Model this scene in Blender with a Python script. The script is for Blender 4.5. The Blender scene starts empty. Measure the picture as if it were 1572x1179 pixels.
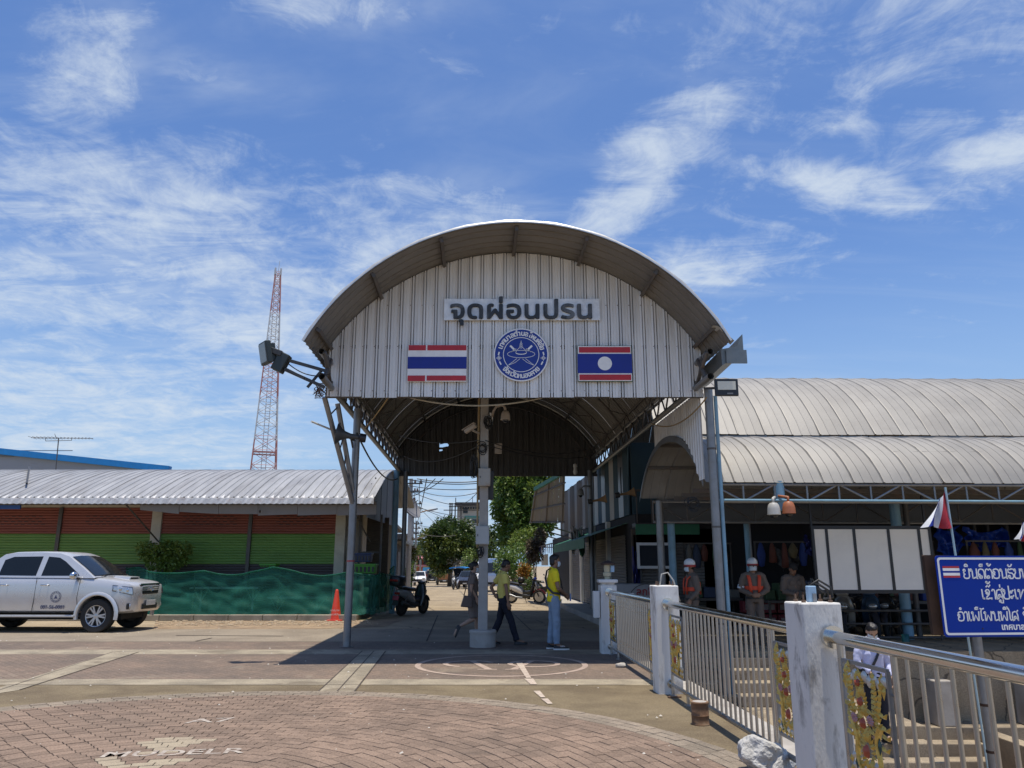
import bpy, bmesh, math, random
from mathutils import Vector, Matrix, noise
R = math.radians
random.seed(7)
scene = bpy.context.scene
col = scene.collection

# ------------------------------------------------------------------ camera
F, CX, CY, CAMH, PITCH = 1181.0, 786.0, 589.5, 1.55, math.atan((868 - 589.5) / 1181.0)
cam_d = bpy.data.cameras.new('camera')
cam_d.sensor_fit = 'HORIZONTAL'; cam_d.sensor_width = 36.0
cam_d.lens = F / 1572 * 36.0
cam_d.clip_start = 0.05; cam_d.clip_end = 3000
cam = bpy.data.objects.new('camera', cam_d); col.objects.link(cam)
cam.location = (0, 0, CAMH); cam.rotation_euler = (math.pi / 2 + PITCH, 0, 0)
scene.camera = cam

# ------------------------------------------------------------------ sun, sky, exposure
SUN_DIR = Vector((0.04, -0.06, 1.0)).normalized()      # towards the sun: nearly overhead, a little behind the camera
sun_d = bpy.data.lights.new('sun', 'SUN'); sun_d.energy = 3.5; sun_d.angle = R(0.5); sun_d.color = (1.0, 0.925, 0.80)
sun = bpy.data.objects.new('sun', sun_d); col.objects.link(sun)
sun.rotation_euler = SUN_DIR.to_track_quat('Z', 'Y').to_euler(); sun.location = (0, 0, 60)

world = bpy.data.worlds.new('World'); scene.world = world; world.use_nodes = True
wn = world.node_tree; wn.nodes.clear()
def wnode(t, **kw):
    n = wn.nodes.new(t)
    for k, v in kw.items(): setattr(n, k, v)
    return n
def wl(a, b): wn.links.new(a, b)
w_out = wnode('ShaderNodeOutputWorld'); w_bg = wnode('ShaderNodeBackground'); w_bg.inputs['Strength'].default_value = 0.108
w_sky = wnode('ShaderNodeTexSky'); w_sky.sky_type = 'NISHITA'; w_sky.sun_disc = False
w_sky.sun_elevation = math.asin(SUN_DIR.z); w_sky.sun_rotation = math.atan2(SUN_DIR.x, SUN_DIR.y)
w_sky.altitude = 100; w_sky.air_density = 1.0; w_sky.dust_density = 1.2; w_sky.ozone_density = 2.0
w_geo = wnode('ShaderNodeTexCoord')
w_sep = wnode('ShaderNodeSeparateXYZ'); wl(w_geo.outputs['Generated'], w_sep.inputs[0])
def wmath(op, a, b=None, clamp=False):
    n = wnode('ShaderNodeMath', operation=op); n.use_clamp = clamp
    for i, v in enumerate((a, b)):
        if v is None: continue
        if isinstance(v, (int, float)): n.inputs[i].default_value = v
        else: wl(v, n.inputs[i])
    return n.outputs[0]
zc = wmath('ADD', wmath('MAXIMUM', w_sep.outputs[2], 0.0), 0.12)
cu = wmath('DIVIDE', w_sep.outputs[0], zc); cv = wmath('DIVIDE', w_sep.outputs[1], zc)
w_uv = wnode('ShaderNodeCombineXYZ'); wl(cu, w_uv.inputs[0]); wl(cv, w_uv.inputs[1])
def wnoise(scale, detail, rough, loc=(0, 0, 0), rot=0.0, sc=(1, 1, 1), dist=0.0):
    m = wnode('ShaderNodeMapping'); m.inputs['Location'].default_value = loc; m.inputs['Rotation'].default_value = (0, 0, rot); m.inputs['Scale'].default_value = sc
    wl(w_uv.outputs[0], m.inputs[0])
    n = wnode('ShaderNodeTexNoise'); n.inputs['Scale'].default_value = scale; n.inputs['Detail'].default_value = detail
    n.inputs['Roughness'].default_value = rough; n.inputs['Distortion'].default_value = dist
    wl(m.outputs[0], n.inputs['Vector']); return n.outputs['Fac']
def wramp(x, a, b):
    n = wnode('ShaderNodeMapRange'); n.interpolation_type = 'SMOOTHSTEP'; wl(x, n.inputs[0]); n.inputs[1].default_value = a; n.inputs[2].default_value = b
    return n.outputs[0]
def px_dir(x, y):
    u = (x - CX) / F; v = (CY - y) / F; s, c = math.sin(PITCH), math.cos(PITCH)
    d = Vector((u, c - v * s, s + v * c)); return d
def px_uv(x, y):
    d = px_dir(x, y).normalized(); z = max(d.z, 0) + 0.12
    return (d.x / z, d.y / z)
def wblob(x, y, rx, ry, ang=0.0):                      # an extra bank of cloud centred in the direction of a pixel
    u0, v0 = px_uv(x, y)
    m = wnode('ShaderNodeMapping', vector_type='POINT')
    wl(wsub(w_uv.outputs[0], (u0, v0, 0)), m.inputs[0])
    m.vector_type = 'TEXTURE'; m.inputs['Rotation'].default_value = (0, 0, ang); m.inputs['Scale'].default_value = (rx, ry, 1)
    ln = wnode('ShaderNodeVectorMath', operation='LENGTH'); wl(m.outputs[0], ln.inputs[0])
    n = wnode('ShaderNodeMapRange'); n.interpolation_type = 'SMOOTHSTEP'; wl(ln.outputs['Value'], n.inputs[0])
    n.inputs[1].default_value = 0.2; n.inputs[2].default_value = 1.25; n.inputs[3].default_value = 1; n.inputs[4].default_value = 0
    return n.outputs[0]
def wsub(a, vec):
    n = wnode('ShaderNodeVectorMath', operation='SUBTRACT'); wl(a, n.inputs[0]); n.inputs[1].default_value = vec; return n.outputs[0]
low = wnoise(0.55, 2, 0.5, (3.1, 1.7, 0), 0.3)
wisp = wnoise(2.7, 10, 0.66, (7.3, 2.2, 0), -0.75, (1.0, 1.9, 1), 0.8)
fine = wnoise(9.0, 6, 0.68, (1.3, 4.2, 0), 0.7, (1.2, 0.9, 1), 0.6)
veil = wnoise(1.3, 6, 0.6, (9.1, 5.2, 0), 0.9, (0.5, 2.2, 1), 1.4)
bank = None
for b in ((250, 440, 1.25, 0.75, 0.15), (60, 640, 1.6, 1.3, 0.0), (150, 300, 0.4, 0.3, 0.5), (640, 350, 0.42, 0.30, 0.3), (1300, 290, 0.42, 0.09, 0.30), (1530, 260, 0.16, 0.20, 0),
          (960, 300, 0.13, 0.50, 0.25), (300, 110, 0.10, 0.07, 0.4), (130, 110, 0.12, 0.30, 0.75), (500, 10, 0.2, 0.07, 0), (1050, 420, 0.32, 0.20, 0), (640, 800, 2.5, 1.5, 0)):
    o = wblob(*b); bank = o if bank is None else wmath('MAXIMUM', bank, o)
cov = wmath('ADD', wmath('MULTIPLY', wramp(low, 0.40, 0.72), 0.14), wmath('MULTIPLY', bank, 0.22))
dens = wmath('ADD', wmath('ADD', wmath('MULTIPLY', wisp, 0.64), wmath('MULTIPLY', fine, 0.36)), cov)
cl = wmath('MULTIPLY', wramp(dens, 0.555, 0.90), 0.85)
vl = wmath('MULTIPLY', wramp(veil, 0.42, 0.85), wmath('ADD', wmath('MULTIPLY', bank, 0.5), 0.18))
hz = wmath('MULTIPLY', wramp(w_sep.outputs[2], 0.42, 0.0), 0.88)       # paler air low down
clm = wmath('MAXIMUM', cl, vl)
w_tint = wnode('ShaderNodeMix', data_type='RGBA', blend_type='MULTIPLY'); w_tint.inputs[0].default_value = 1
wl(w_sky.outputs[0], w_tint.inputs[6]); w_tint.inputs[7].default_value = (0.60, 0.77, 1.02, 1)
w_h = wnode('ShaderNodeMix', data_type='RGBA'); wl(hz, w_h.inputs[0]); wl(w_tint.outputs[2], w_h.inputs[6]); w_h.inputs[7].default_value = (2.6, 3.75, 5.2, 1)
w_mix = wnode('ShaderNodeMix', data_type='RGBA'); wl(clm, w_mix.inputs[0]); wl(w_h.outputs[2], w_mix.inputs[6]); w_mix.inputs[7].default_value = (4.3, 4.85, 5.5, 1)
wl(w_mix.outputs[2], w_bg.inputs['Color']); wl(w_bg.outputs[0], w_out.inputs['Surface'])

vs = scene.view_settings
vs.view_transform = 'Standard'; vs.look = 'None'; vs.gamma = 1.0; vs.use_curve_mapping = False; vs.exposure = 0.52
scene.cycles.max_bounces = 8; scene.cycles.diffuse_bounces = 4; scene.cycles.transparent_max_bounces = 12

# ------------------------------------------------------------------ pixel to place
def PX(x, y, Y):                     # the point of a pixel's ray on the vertical plane at distance Y
    d = px_dir(x, y); t = Y / d.y
    return Vector((d.x * t, Y, CAMH + d.z * t))
def PG(x, y, Z=0.0):                 # the point of a pixel's ray on level ground at height Z
    d = px_dir(x, y); t = (Z - CAMH) / d.z
    return Vector((d.x * t, d.y * t, Z))
def zroad(Y): return 0.0 if Y < 30 else max(-0.010 * (Y - 30), -0.8)

# ------------------------------------------------------------------ materials
MATS = {}
def mk(name, c, rough=0.6, metal=0.0, var=0.12, scale=4.0, bump=0.0, bscale=60.0, dirt=None, dirt_amt=0.5, dirt_scale=1.5, stretch=(1, 1, 1), rnd=0.0, spec=0.5, alpha=1.0, coat=0.0, trans=0.0, emit=None, dirt_lo=0.46, dirt_hi=0.70):
    if name in MATS: return MATS[name]
    m = bpy.data.materials.new(name); m.use_nodes = True; nt = m.node_tree; b = nt.nodes['Principled BSDF']; L = nt.links.new
    b.inputs['Roughness'].default_value = rough; b.inputs['Metallic'].default_value = metal; b.inputs['Specular IOR Level'].default_value = spec
    b.inputs['Alpha'].default_value = alpha; b.inputs['Coat Weight'].default_value = coat; b.inputs['Transmission Weight'].default_value = trans
    if emit: b.inputs['Emission Color'].default_value = (*emit[:3], 1); b.inputs['Emission Strength'].default_value = emit[3]
    tc = nt.nodes.new('ShaderNodeTexCoord'); mp = nt.nodes.new('ShaderNodeMapping'); mp.inputs['Scale'].default_value = stretch
    oi = nt.nodes.new('ShaderNodeObjectInfo')
    ad = nt.nodes.new('ShaderNodeVectorMath'); ad.operation = 'ADD'
    L(tc.outputs['Object'], mp.inputs[0]); L(mp.outputs[0], ad.inputs[0])
    sc = nt.nodes.new('ShaderNodeVectorMath'); sc.operation = 'SCALE'; L(oi.outputs['Random'], sc.inputs['Scale']); sc.inputs[0].default_value = (37, 11, 5) if rnd else (0, 0, 0)
    L(sc.outputs[0], ad.inputs[1]); P = ad.outputs[0]
    n = nt.nodes.new('ShaderNodeTexNoise'); n.inputs['Scale'].default_value = scale; n.inputs['Detail'].default_value = 7; n.inputs['Roughness'].default_value = 0.6; L(P, n.inputs['Vector'])
    mr = nt.nodes.new('ShaderNodeMapRange'); L(n.outputs['Fac'], mr.inputs[0]); mr.inputs[1].default_value = 0.25; mr.inputs[2].default_value = 0.75; mr.inputs[3].default_value = 1 - var; mr.inputs[4].default_value = 1 + var
    f = mr.outputs[0]
    if rnd:
        m2 = nt.nodes.new('ShaderNodeMapRange'); L(oi.outputs['Random'], m2.inputs[0]); m2.inputs[3].default_value = 1 - rnd; m2.inputs[4].default_value = 1 + rnd
        mm = nt.nodes.new('ShaderNodeMath'); mm.operation = 'MULTIPLY'; L(f, mm.inputs[0]); L(m2.outputs[0], mm.inputs[1]); f = mm.outputs[0]
    vm = nt.nodes.new('ShaderNodeVectorMath'); vm.operation = 'SCALE'; vm.inputs[0].default_value = c[:3]; L(f, vm.inputs['Scale']); C = vm.outputs[0]
    if dirt:
        dn = nt.nodes.new('ShaderNodeTexNoise'); dn.inputs['Scale'].default_value = dirt_scale; dn.inputs['Detail'].default_value = 9; dn.inputs['Roughness'].default_value = 0.68; dn.inputs['Distortion'].default_value = 0.4; L(P, dn.inputs['Vector'])
        dr = nt.nodes.new('ShaderNodeMapRange'); dr.interpolation_type = 'SMOOTHSTEP'; L(dn.outputs['Fac'], dr.inputs[0]); dr.inputs[1].default_value = dirt_lo; dr.inputs[2].default_value = dirt_hi; dr.inputs[4].default_value = dirt_amt
        mx = nt.nodes.new('ShaderNodeMix'); mx.data_type = 'RGBA'; L(dr.outputs[0], mx.inputs[0]); L(C, mx.inputs[6]); mx.inputs[7].default_value = (*dirt[:3], 1); C = mx.outputs[2]
    L(C, b.inputs['Base Color'])
    rr = nt.nodes.new('ShaderNodeMapRange'); L(n.outputs['Fac'], rr.inputs[0]); rr.inputs[1].default_value = 0.25; rr.inputs[2].default_value = 0.75
    rr.inputs[3].default_value = max(0.03, rough - 0.08); rr.inputs[4].default_value = min(1, rough + 0.08); L(rr.outputs[0], b.inputs['Roughness'])
    if bump:
        bn = nt.nodes.new('ShaderNodeTexNoise'); bn.inputs['Scale'].default_value = bscale; bn.inputs['Detail'].default_value = 5; L(P, bn.inputs['Vector'])
        bp = nt.nodes.new('ShaderNodeBump'); bp.inputs['Strength'].default_value = bump; bp.inputs['Distance'].default_value = 0.02; L(bn.outputs['Fac'], bp.inputs['Height']); L(bp.outputs[0], b.inputs['Normal'])
    MATS[name] = m; return m

# ------------------------------------------------------------------ object helpers
ORG = {}
def tag(o, label=None, cat=None, group=None, kind=None):
    if label: o['label'] = label
    if cat: o['category'] = cat
    if group: o['group'] = group
    if kind: o['kind'] = kind
    return o
def thing(name, label, cat, loc, rotz=0.0, group=None, local=False, kind=None):
    o = bpy.data.objects.new(name, None); col.objects.link(o); o.empty_display_size = 0.2
    o.location = loc; o.rotation_euler = (0, 0, rotz)
    ORG[o.name] = Vector((0, 0, 0)) if local else Vector(loc)
    return tag(o, label, cat, group, kind)
def piece(name, me, parent, loc=(0, 0, 0), rot=None, scale=None):   # one more object on shared mesh data
    o = bpy.data.objects.new(name, me); col.objects.link(o)
    if parent is not None: o.parent = parent; o.location = Vector(loc) - ORG.get(parent.name, Vector()); ORG[o.name] = ORG.get(parent.name, Vector())
    else: o.location = loc
    if rot is not None: o.rotation_euler = rot
    if scale is not None: o.scale = scale
    return o
def copy_tree(o, parent=None):
    c = o.copy(); col.objects.link(c)
    if parent is not None: c.parent = parent
    for ch in list(o.children): copy_tree(ch, c)
    return c

class MB:
    def __init__(s): s.v = []; s.f = []; s.M = None
    def add(s, vs, fs):
        b = len(s.v)
        s.v += [tuple(s.M @ Vector(p)) for p in vs] if s.M is not None else [tuple(p) for p in vs]
        s.f += [tuple(i + b for i in q) for q in fs]; return s
    def box(s, x0, x1, y0, y1, z0, z1, taper=None):
        t = taper or 0
        return s.add([(x0, y0, z0), (x1, y0, z0), (x1, y1, z0), (x0, y1, z0), (x0 + t, y0 + t, z1), (x1 - t, y0 + t, z1), (x1 - t, y1 - t, z1), (x0 + t, y1 - t, z1)],
                     [(3, 2, 1, 0), (4, 5, 6, 7), (0, 1, 5, 4), (1, 2, 6, 5), (2, 3, 7, 6), (3, 0, 4, 7)])
    def cbox(s, c, sz, rot=None):
        hx, hy, hz = sz[0] / 2, sz[1] / 2, sz[2] / 2
        q = [Vector(p) for p in ((-hx, -hy, -hz), (hx, -hy, -hz), (hx, hy, -hz), (-hx, hy, -hz), (-hx, -hy, hz), (hx, -hy, hz), (hx, hy, hz), (-hx, hy, hz))]
        if rot is not None: q = [rot @ p for p in q]
        c = Vector(c)
        return s.add([c + p for p in q], [(3, 2, 1, 0), (4, 5, 6, 7), (0, 1, 5, 4), (1, 2, 6, 5), (2, 3, 7, 6), (3, 0, 4, 7)])
    def bar(s, a, b, w, h, up=(0, 0, 1)):                 # rectangular bar from a to b
        a, b = Vector(a), Vector(b); d = (b - a).normalized(); u = Vector(up)
        if abs(d.dot(u)) > 0.97: u = Vector((0, 1, 0)) if abs(d.y) < 0.9 else Vector((1, 0, 0))
        x = d.cross(u).normalized(); y = x.cross(d).normalized()
        vs = []
        for p in (a, b):
            for sx, sy in ((-1, -1), (1, -1), (1, 1), (-1, 1)): vs.append(p + x * (sx * w / 2) + y * (sy * h / 2))
        return s.add(vs, [(0, 1, 2, 3), (7, 6, 5, 4), (0, 4, 5, 1), (1, 5, 6, 2), (2, 6, 7, 3), (3, 7, 4, 0)])
    def tube(s, pts, r, n=8, cap=True, flat=None):
        pts = [Vector(p) for p in pts]; m = len(pts)
        rs = r if isinstance(r, (list, tuple)) else [r] * m
        vs, fs = [], []; ref = None
        for i, p in enumerate(pts):
            d = (pts[min(i + 1, m - 1)] - pts[max(i - 1, 0)])
            d = d.normalized() if d.length > 1e-9 else Vector((0, 0, 1))
            if ref is None: ref = Vector((0, 0, 1)) if abs(d.z) < 0.9 else Vector((1, 0, 0))
            x = d.cross(ref)
            if x.length < 1e-6: x = d.cross(Vector((0, 1, 0)))
            x.normalize(); y = x.cross(d).normalized(); ref = y
            fx, fy = (flat[i] if flat else (1, 1))
            for k in range(n):
                a = 2 * math.pi * k / n; vs.append(p + x * (math.cos(a) * rs[i] * fx) + y * (math.sin(a) * rs[i] * fy))
        for i in range(m - 1):
            for k in range(n):
                a = i * n + k; b = i * n + (k + 1) % n; fs.append((a, b, b + n, a + n))
        if cap: fs.append(tuple(range(n - 1, -1, -1))); fs.append(tuple((m - 1) * n + k for k in range(n)))
        return s.add(vs, fs)
    def lathe(s, prof, n=16, M=None):                      # prof [(r,z)], around z
        vs, fs = [], []; m = len(prof)
        for r, z in prof:
            for k in range(n):
                a = 2 * math.pi * k / n; p = Vector((r * math.cos(a), r * math.sin(a), z)); vs.append(M @ p if M else p)
        for i in range(m - 1):
            for k in range(n): a = i * n + k; b = i * n + (k + 1) % n; fs.append((a, b, b + n, a + n))
        fs.append(tuple(range(n - 1, -1, -1))); fs.append(tuple((m - 1) * n + k for k in range(n)))
        return s.add(vs, fs)
    def grid(s, rows, close=False):                        # rows of points
        n = len(rows[0]); vs = [p for r in rows for p in r]; fs = []
        for i in range(len(rows) - 1):
            for k in range(n if close else n - 1):
                a = i * n + k; b = i * n + (k + 1) % n; fs.append((a, b, b + n, a + n))
        return s.add(vs, fs)
    def loft(s, rings):
        n = len(rings[0]); s.grid(rings, True)
        b = len(s.v) - len(rings) * n
        s.f.append(tuple(b + k for k in range(n - 1, -1, -1))); s.f.append(tuple(b + (len(rings) - 1) * n + k for k in range(n)))
        return s
    def prism(s, poly, a, b, axis='y'):                    # poly in the plane across axis, from a to b
        n = len(poly)
        def P(p, t): return {'x': (t, p[0], p[1]), 'y': (p[0], t, p[1]), 'z': (p[0], p[1], t)}[axis]
        vs = [P(p, a) for p in poly] + [P(p, b) for p in poly]
        fs = [tuple(range(n)), tuple(range(2 * n - 1, n - 1, -1))] + [(i, (i + 1) % n + 0, (i + 1) % n + n, i + n) for i in range(n)]
        return s.add(vs, fs)
    def ball(s, c, r, n=12, m=8, M=None):
        c = Vector(c); r = r if isinstance(r, (tuple, list)) else (r, r, r); rings = []
        vs, fs = [], []
        for i in range(m + 1):
            t = math.pi * i / m
            for k in range(n):
                a = 2 * math.pi * k / n; p = Vector((r[0] * math.sin(t) * math.cos(a), r[1] * math.sin(t) * math.sin(a), r[2] * math.cos(t)))
                vs.append(c + (M @ p if M else p))
        for i in range(m):
            for k in range(n): a = i * n + k; b = i * n + (k + 1) % n; fs.append((a, a + n, b + n, b))
        return s.add(vs, fs)
    def mesh(s, name, mat, smooth=False, org=None):
        me = bpy.data.meshes.new(name)
        o = org or Vector((0, 0, 0))
        me.from_pydata([tuple(Vector(p) - o) for p in s.v], [], s.f)
        bm = bmesh.new(); bm.from_mesh(me)
        bmesh.ops.remove_doubles(bm, verts=bm.verts, dist=1e-5)
        bmesh.ops.recalc_face_normals(bm, faces=bm.faces)
        bm.to_mesh(me); bm.free()
        if mat is not None: me.materials.append(mat)
        if smooth:
            me.polygons.foreach_set('use_smooth', [True] * len(me.polygons))
            if smooth is not True: 
                try: me.set_sharp_from_angle(angle=R(smooth))
                except Exception: pass
        me.update(); return me
    def build(s, name, mat, parent=None, smooth=False, bevel=0.0, kind=None, at=None):
        if parent is not None: org = ORG.get(parent.name, Vector())
        else: org = Vector(at) if at is not None else Vector((0, 0, 0))
        me = s.mesh(name, mat, smooth, org)
        o = bpy.data.objects.new(name, me); col.objects.link(o)
        if parent is not None: o.parent = parent
        else: o.location = org
        ORG[o.name] = org
        if bevel:
            b = o.modifiers.new('bevel', 'BEVEL'); b.width = bevel; b.segments = 2; b.limit_method = 'ANGLE'; b.angle_limit = R(35)
        if kind: o['kind'] = kind
        return o
def text_mesh(body, size, depth, M, name, mat, parent, align='CENTER', bold=0.0, kind=None, sx=1.0, smear=0.0):
    cu_ = bpy.data.curves.new('txt', 'FONT'); cu_.body = body; cu_.size = size; cu_.align_x = align; cu_.extrude = depth; cu_.offset = bold; cu_.resolution_u = 3
    o = bpy.data.objects.new('txt', cu_); col.objects.link(o)
    dg = bpy.context.evaluated_depsgraph_get(); dg.update()
    me = bpy.data.meshes.new_from_object(o.evaluated_get(dg)); 
    bpy.data.objects.remove(o); bpy.data.curves.remove(cu_)
    if smear:
        bm = bmesh.new(); bm.from_mesh(me); src = bm.copy(); tmp = bpy.data.meshes.new('t')
        src.to_mesh(tmp); src.free()
        for k, (dx, dy) in enumerate(((smear, 0), (-smear, 0), (0, smear), (0, -smear), (smear * .7, smear * .7), (-smear * .7, -smear * .7))):
            b2 = len(bm.verts); bm.from_mesh(tmp); bm.verts.ensure_lookup_table()
            for v in bm.verts[b2:]: v.co += Vector((dx, dy, -0.0006 * (k + 1)))
        bm.to_mesh(me); bm.free(); bpy.data.meshes.remove(tmp)
    S = Matrix.Diagonal((sx, 1, 1, 1)); org = ORG.get(parent.name, Vector()) if parent is not None else Vector()
    me.transform(Matrix.Translation(-org) @ M @ S); me.name = name
    me.materials.clear(); me.materials.append(mat)
    ob = bpy.data.objects.new(name, me); col.objects.link(ob)
    if parent is not None: ob.parent = parent
    if kind: ob['kind'] = kind
    return ob
FACE = Matrix(((1, 0, 0, 0), (0, 0, -1, 0), (0, 1, 0, 0), (0, 0, 0, 1)))     # text plane standing up, readable from -Y
def arc_pts(cx, cz, r, a0, a1, n): return [(cx + r * math.cos(a0 + (a1 - a0) * i / n), cz + r * math.sin(a0 + (a1 - a0) * i / n)) for i in range(n + 1)]

# common materials
M_galv = mk('galvanised', (0.25, 0.255, 0.26), 0.42, 0.55, 0.18, 6, 0.05, 50, dirt=(0.20, 0.17, 0.14), dirt_amt=0.45, dirt_scale=2.5)
M_steel = mk('steel_pipe', (0.095, 0.087, 0.08), 0.55, 0.1, 0.2, 8, dirt=(0.16, 0.10, 0.07), dirt_amt=0.5, dirt_scale=4)
M_dark = mk('dark_steel', (0.055, 0.055, 0.055), 0.5, 0.3, 0.2, 8)
M_conc = mk('concrete', (0.40, 0.37, 0.33), 0.88, 0, 0.16, 3, 0.25, 90, dirt=(0.22, 0.19, 0.16), dirt_amt=0.6, dirt_scale=1.4)
M_black = mk('black_plastic', (0.018, 0.018, 0.02), 0.4, 0, 0.2, 10)
M_rubber = mk('rubber', (0.022, 0.022, 0.022), 0.85, 0, 0.25, 20, 0.2, 200)
M_white = mk('white_paint', (0.72, 0.71, 0.68), 0.55, 0, 0.06, 5, dirt=(0.40, 0.37, 0.32), dirt_amt=0.35, dirt_scale=2)
M_wire = mk('cable', (0.02, 0.02, 0.02), 0.6)
# ================================================================== GROUND
def gmat(name, c1, c2, scale, bump, spots=None, rough=0.9, brick=None, cracks=False, pieces=0.0):
    m = bpy.data.materials.new(name); m.use_nodes = True; nt = m.node_tree; b = nt.nodes['Principled BSDF']; L = nt.links.new
    b.inputs['Roughness'].default_value = rough; b.inputs['Specular IOR Level'].default_value = 0.3
    tc = nt.nodes.new('ShaderNodeTexCoord'); P = tc.outputs['Object']
    def nz(s, d, r=0.6, dist=0.0):
        n = nt.nodes.new('ShaderNodeTexNoise'); n.inputs['Scale'].default_value = s; n.inputs['Detail'].default_value = d; n.inputs['Roughness'].default_value = r; n.inputs['Distortion'].default_value = dist; L(P, n.inputs['Vector']); return n.outputs['Fac']
    def mr(x, a, b_, c=0.0, d=1.0):
        n = nt.nodes.new('ShaderNodeMapRange'); n.interpolation_type = 'SMOOTHSTEP'; L(x, n.inputs[0]); n.inputs[1].default_value = a; n.inputs[2].default_value = b_; n.inputs[3].default_value = c; n.inputs[4].default_value = d; return n.outputs[0]
    def mix(f, a, c):
        n = nt.nodes.new('ShaderNodeMix'); n.data_type = 'RGBA'; L(f, n.inputs[0])
        for i, v in ((6, a), (7, c)):
            if isinstance(v, tuple): n.inputs[i].default_value = (*v[:3], 1)
            else: L(v, n.inputs[i])
        return n.outputs[2]
    big = nz(scale, 8, 0.62, 0.3); fine_ = nz(scale * 60, 3, 0.7)
    C = mix(mr(big, 0.33, 0.68), c1, c2)
    g = nt.nodes.new('ShaderNodeMix'); g.data_type = 'RGBA'; g.blend_type = 'MULTIPLY'; g.inputs[0].default_value = 1; L(C, g.inputs[6])
    gr = nt.nodes.new('ShaderNodeCombineColor'); q = mr(fine_, 0.3, 0.7, 0.72, 1.25)
    for i in range(3): L(q, gr.inputs[i])
    L(gr.outputs[0], g.inputs[7]); C = g.outputs[2]
    if spots: C = mix(mr(nz(spots[1], 6, 0.7, 0.6), spots[2], spots[2] + 0.10, 0, spots[3]), C, spots[0])
    H = fine_
    if pieces:
        gg = nt.nodes.new('ShaderNodeNewGeometry'); pm = nt.nodes.new('ShaderNodeMix'); pm.data_type = 'RGBA'; pm.blend_type = 'MULTIPLY'; pm.inputs[0].default_value = 1; L(C, pm.inputs[6])
        oi = nt.nodes.new('ShaderNodeObjectInfo'); ad_ = nt.nodes.new('ShaderNodeMath'); ad_.operation = 'ADD'; L(gg.outputs['Random Per Island'], ad_.inputs[0]); L(oi.outputs['Random'], ad_.inputs[1]); fr_ = nt.nodes.new('ShaderNodeMath'); fr_.operation = 'FRACT'; L(ad_.outputs[0], fr_.inputs[0])
        cc_ = nt.nodes.new('ShaderNodeCombineColor'); pq = mr(fr_.outputs[0], 0, 1, 1 - pieces, 1 + pieces)
        for i in range(3): L(pq, cc_.inputs[i])
        L(cc_.outputs[0], pm.inputs[7]); C = pm.outputs[2]
    if brick:
        bt = nt.nodes.new('ShaderNodeTexBrick'); mp = nt.nodes.new('ShaderNodeMapping'); mp.inputs['Rotation'].default_value = (0, 0, brick[2]); L(P, mp.inputs[0]); L(mp.outputs[0], bt.inputs['Vector'])
        bt.inputs['Scale'].default_value = 1; bt.inputs['Brick Width'].default_value = brick[0]; bt.inputs['Row Height'].default_value = brick[1]; bt.inputs['Mortar Size'].default_value = 0.006; bt.inputs['Mortar Smooth'].default_value = 0.3
        bt.inputs['Color1'].default_value = (1.08, 1.04, 1.03, 1); bt.inputs['Color2'].default_value = (0.88, 0.88, 0.9, 1); bt.inputs['Mortar'].default_value = (0.62, 0.6, 0.6, 1)
        mm = nt.nodes.new('ShaderNodeMix'); mm.data_type = 'RGBA'; mm.blend_type = 'MULTIPLY'; mm.inputs[0].default_value = 1; L(C, mm.inputs[6]); L(bt.outputs['Color'], mm.inputs[7]); C = mm.outputs[2]
    if cracks:
        vo = nt.nodes.new('ShaderNodeTexVoronoi'); vo.feature = 'DISTANCE_TO_EDGE'; vo.inputs['Scale'].default_value = 0.23
        vd = nt.nodes.new('ShaderNodeVectorMath'); vd.operation = 'ADD'; nn = nt.nodes.new('ShaderNodeTexNoise'); nn.inputs['Scale'].default_value = 0.9; nn.inputs['Detail'].default_value = 6; L(P, nn.inputs['Vector'])
        L(P, vd.inputs[0]); L(nn.outputs['Color'], vd.inputs[1]); L(vd.outputs[0], vo.inputs['Vector'])
        C = mix(mr(vo.outputs['Distance'], 0.0, 0.006, 0.75, 0.0), C, (0.035, 0.03, 0.027))
    L(C, b.inputs['Base Color'])
    bp = nt.nodes.new('ShaderNodeBump'); bp.inputs['Strength'].default_value = bump; bp.inputs['Distance'].default_value = 0.01; L(H, bp.inputs['Height']); L(bp.outputs[0], b.inputs['Normal'])
    return m
G_road = gmat('old_concrete_road', (0.373, 0.298, 0.201), (0.261, 0.207, 0.140), 0.9, 0.5, ((0.149, 0.122, 0.095), 0.35, 0.56, 0.5), cracks=True)
G_agg = gmat('exposed_aggregate', (0.203, 0.160, 0.098), (0.133, 0.101, 0.063), 1.1, 0.8, ((0.078, 0.058, 0.038), 0.6, 0.6, 0.45))
G_band = gmat('pale_concrete_band', (0.356, 0.303, 0.221), (0.224, 0.192, 0.143), 1.6, 0.4, ((0.156, 0.125, 0.088), 0.8, 0.52, 0.65))
G_red = gmat('red_stamped_concrete', (0.210, 0.158, 0.119), (0.149, 0.119, 0.095), 0.6, 0.4, ((0.298, 0.249, 0.184), 0.55, 0.56, 0.5), brick=(0.22, 0.11, R(45)))
G_pav = gmat('paver_red', (0.242, 0.171, 0.126), (0.178, 0.129, 0.097), 0.9, 0.5, ((0.113, 0.087, 0.069), 0.5, 0.56, 0.55), pieces=0.13)
G_grout = gmat('paver_joint', (0.10, 0.078, 0.065), (0.06, 0.05, 0.042), 2.0, 0.5)
G_border = gmat('paver_grey', (0.268, 0.217, 0.166), (0.204, 0.169, 0.129), 1.4, 0.5, pieces=0.10)
G_pale = gmat('paver_pale', (0.374, 0.314, 0.224), (0.309, 0.252, 0.183), 2.0, 0.4)
G_dirt = gmat('rubble_dirt', (0.365, 0.267, 0.171), (0.221, 0.160, 0.108), 1.6, 1.0, ((0.133, 0.096, 0.069), 1.4, 0.56, 0.6))
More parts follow.
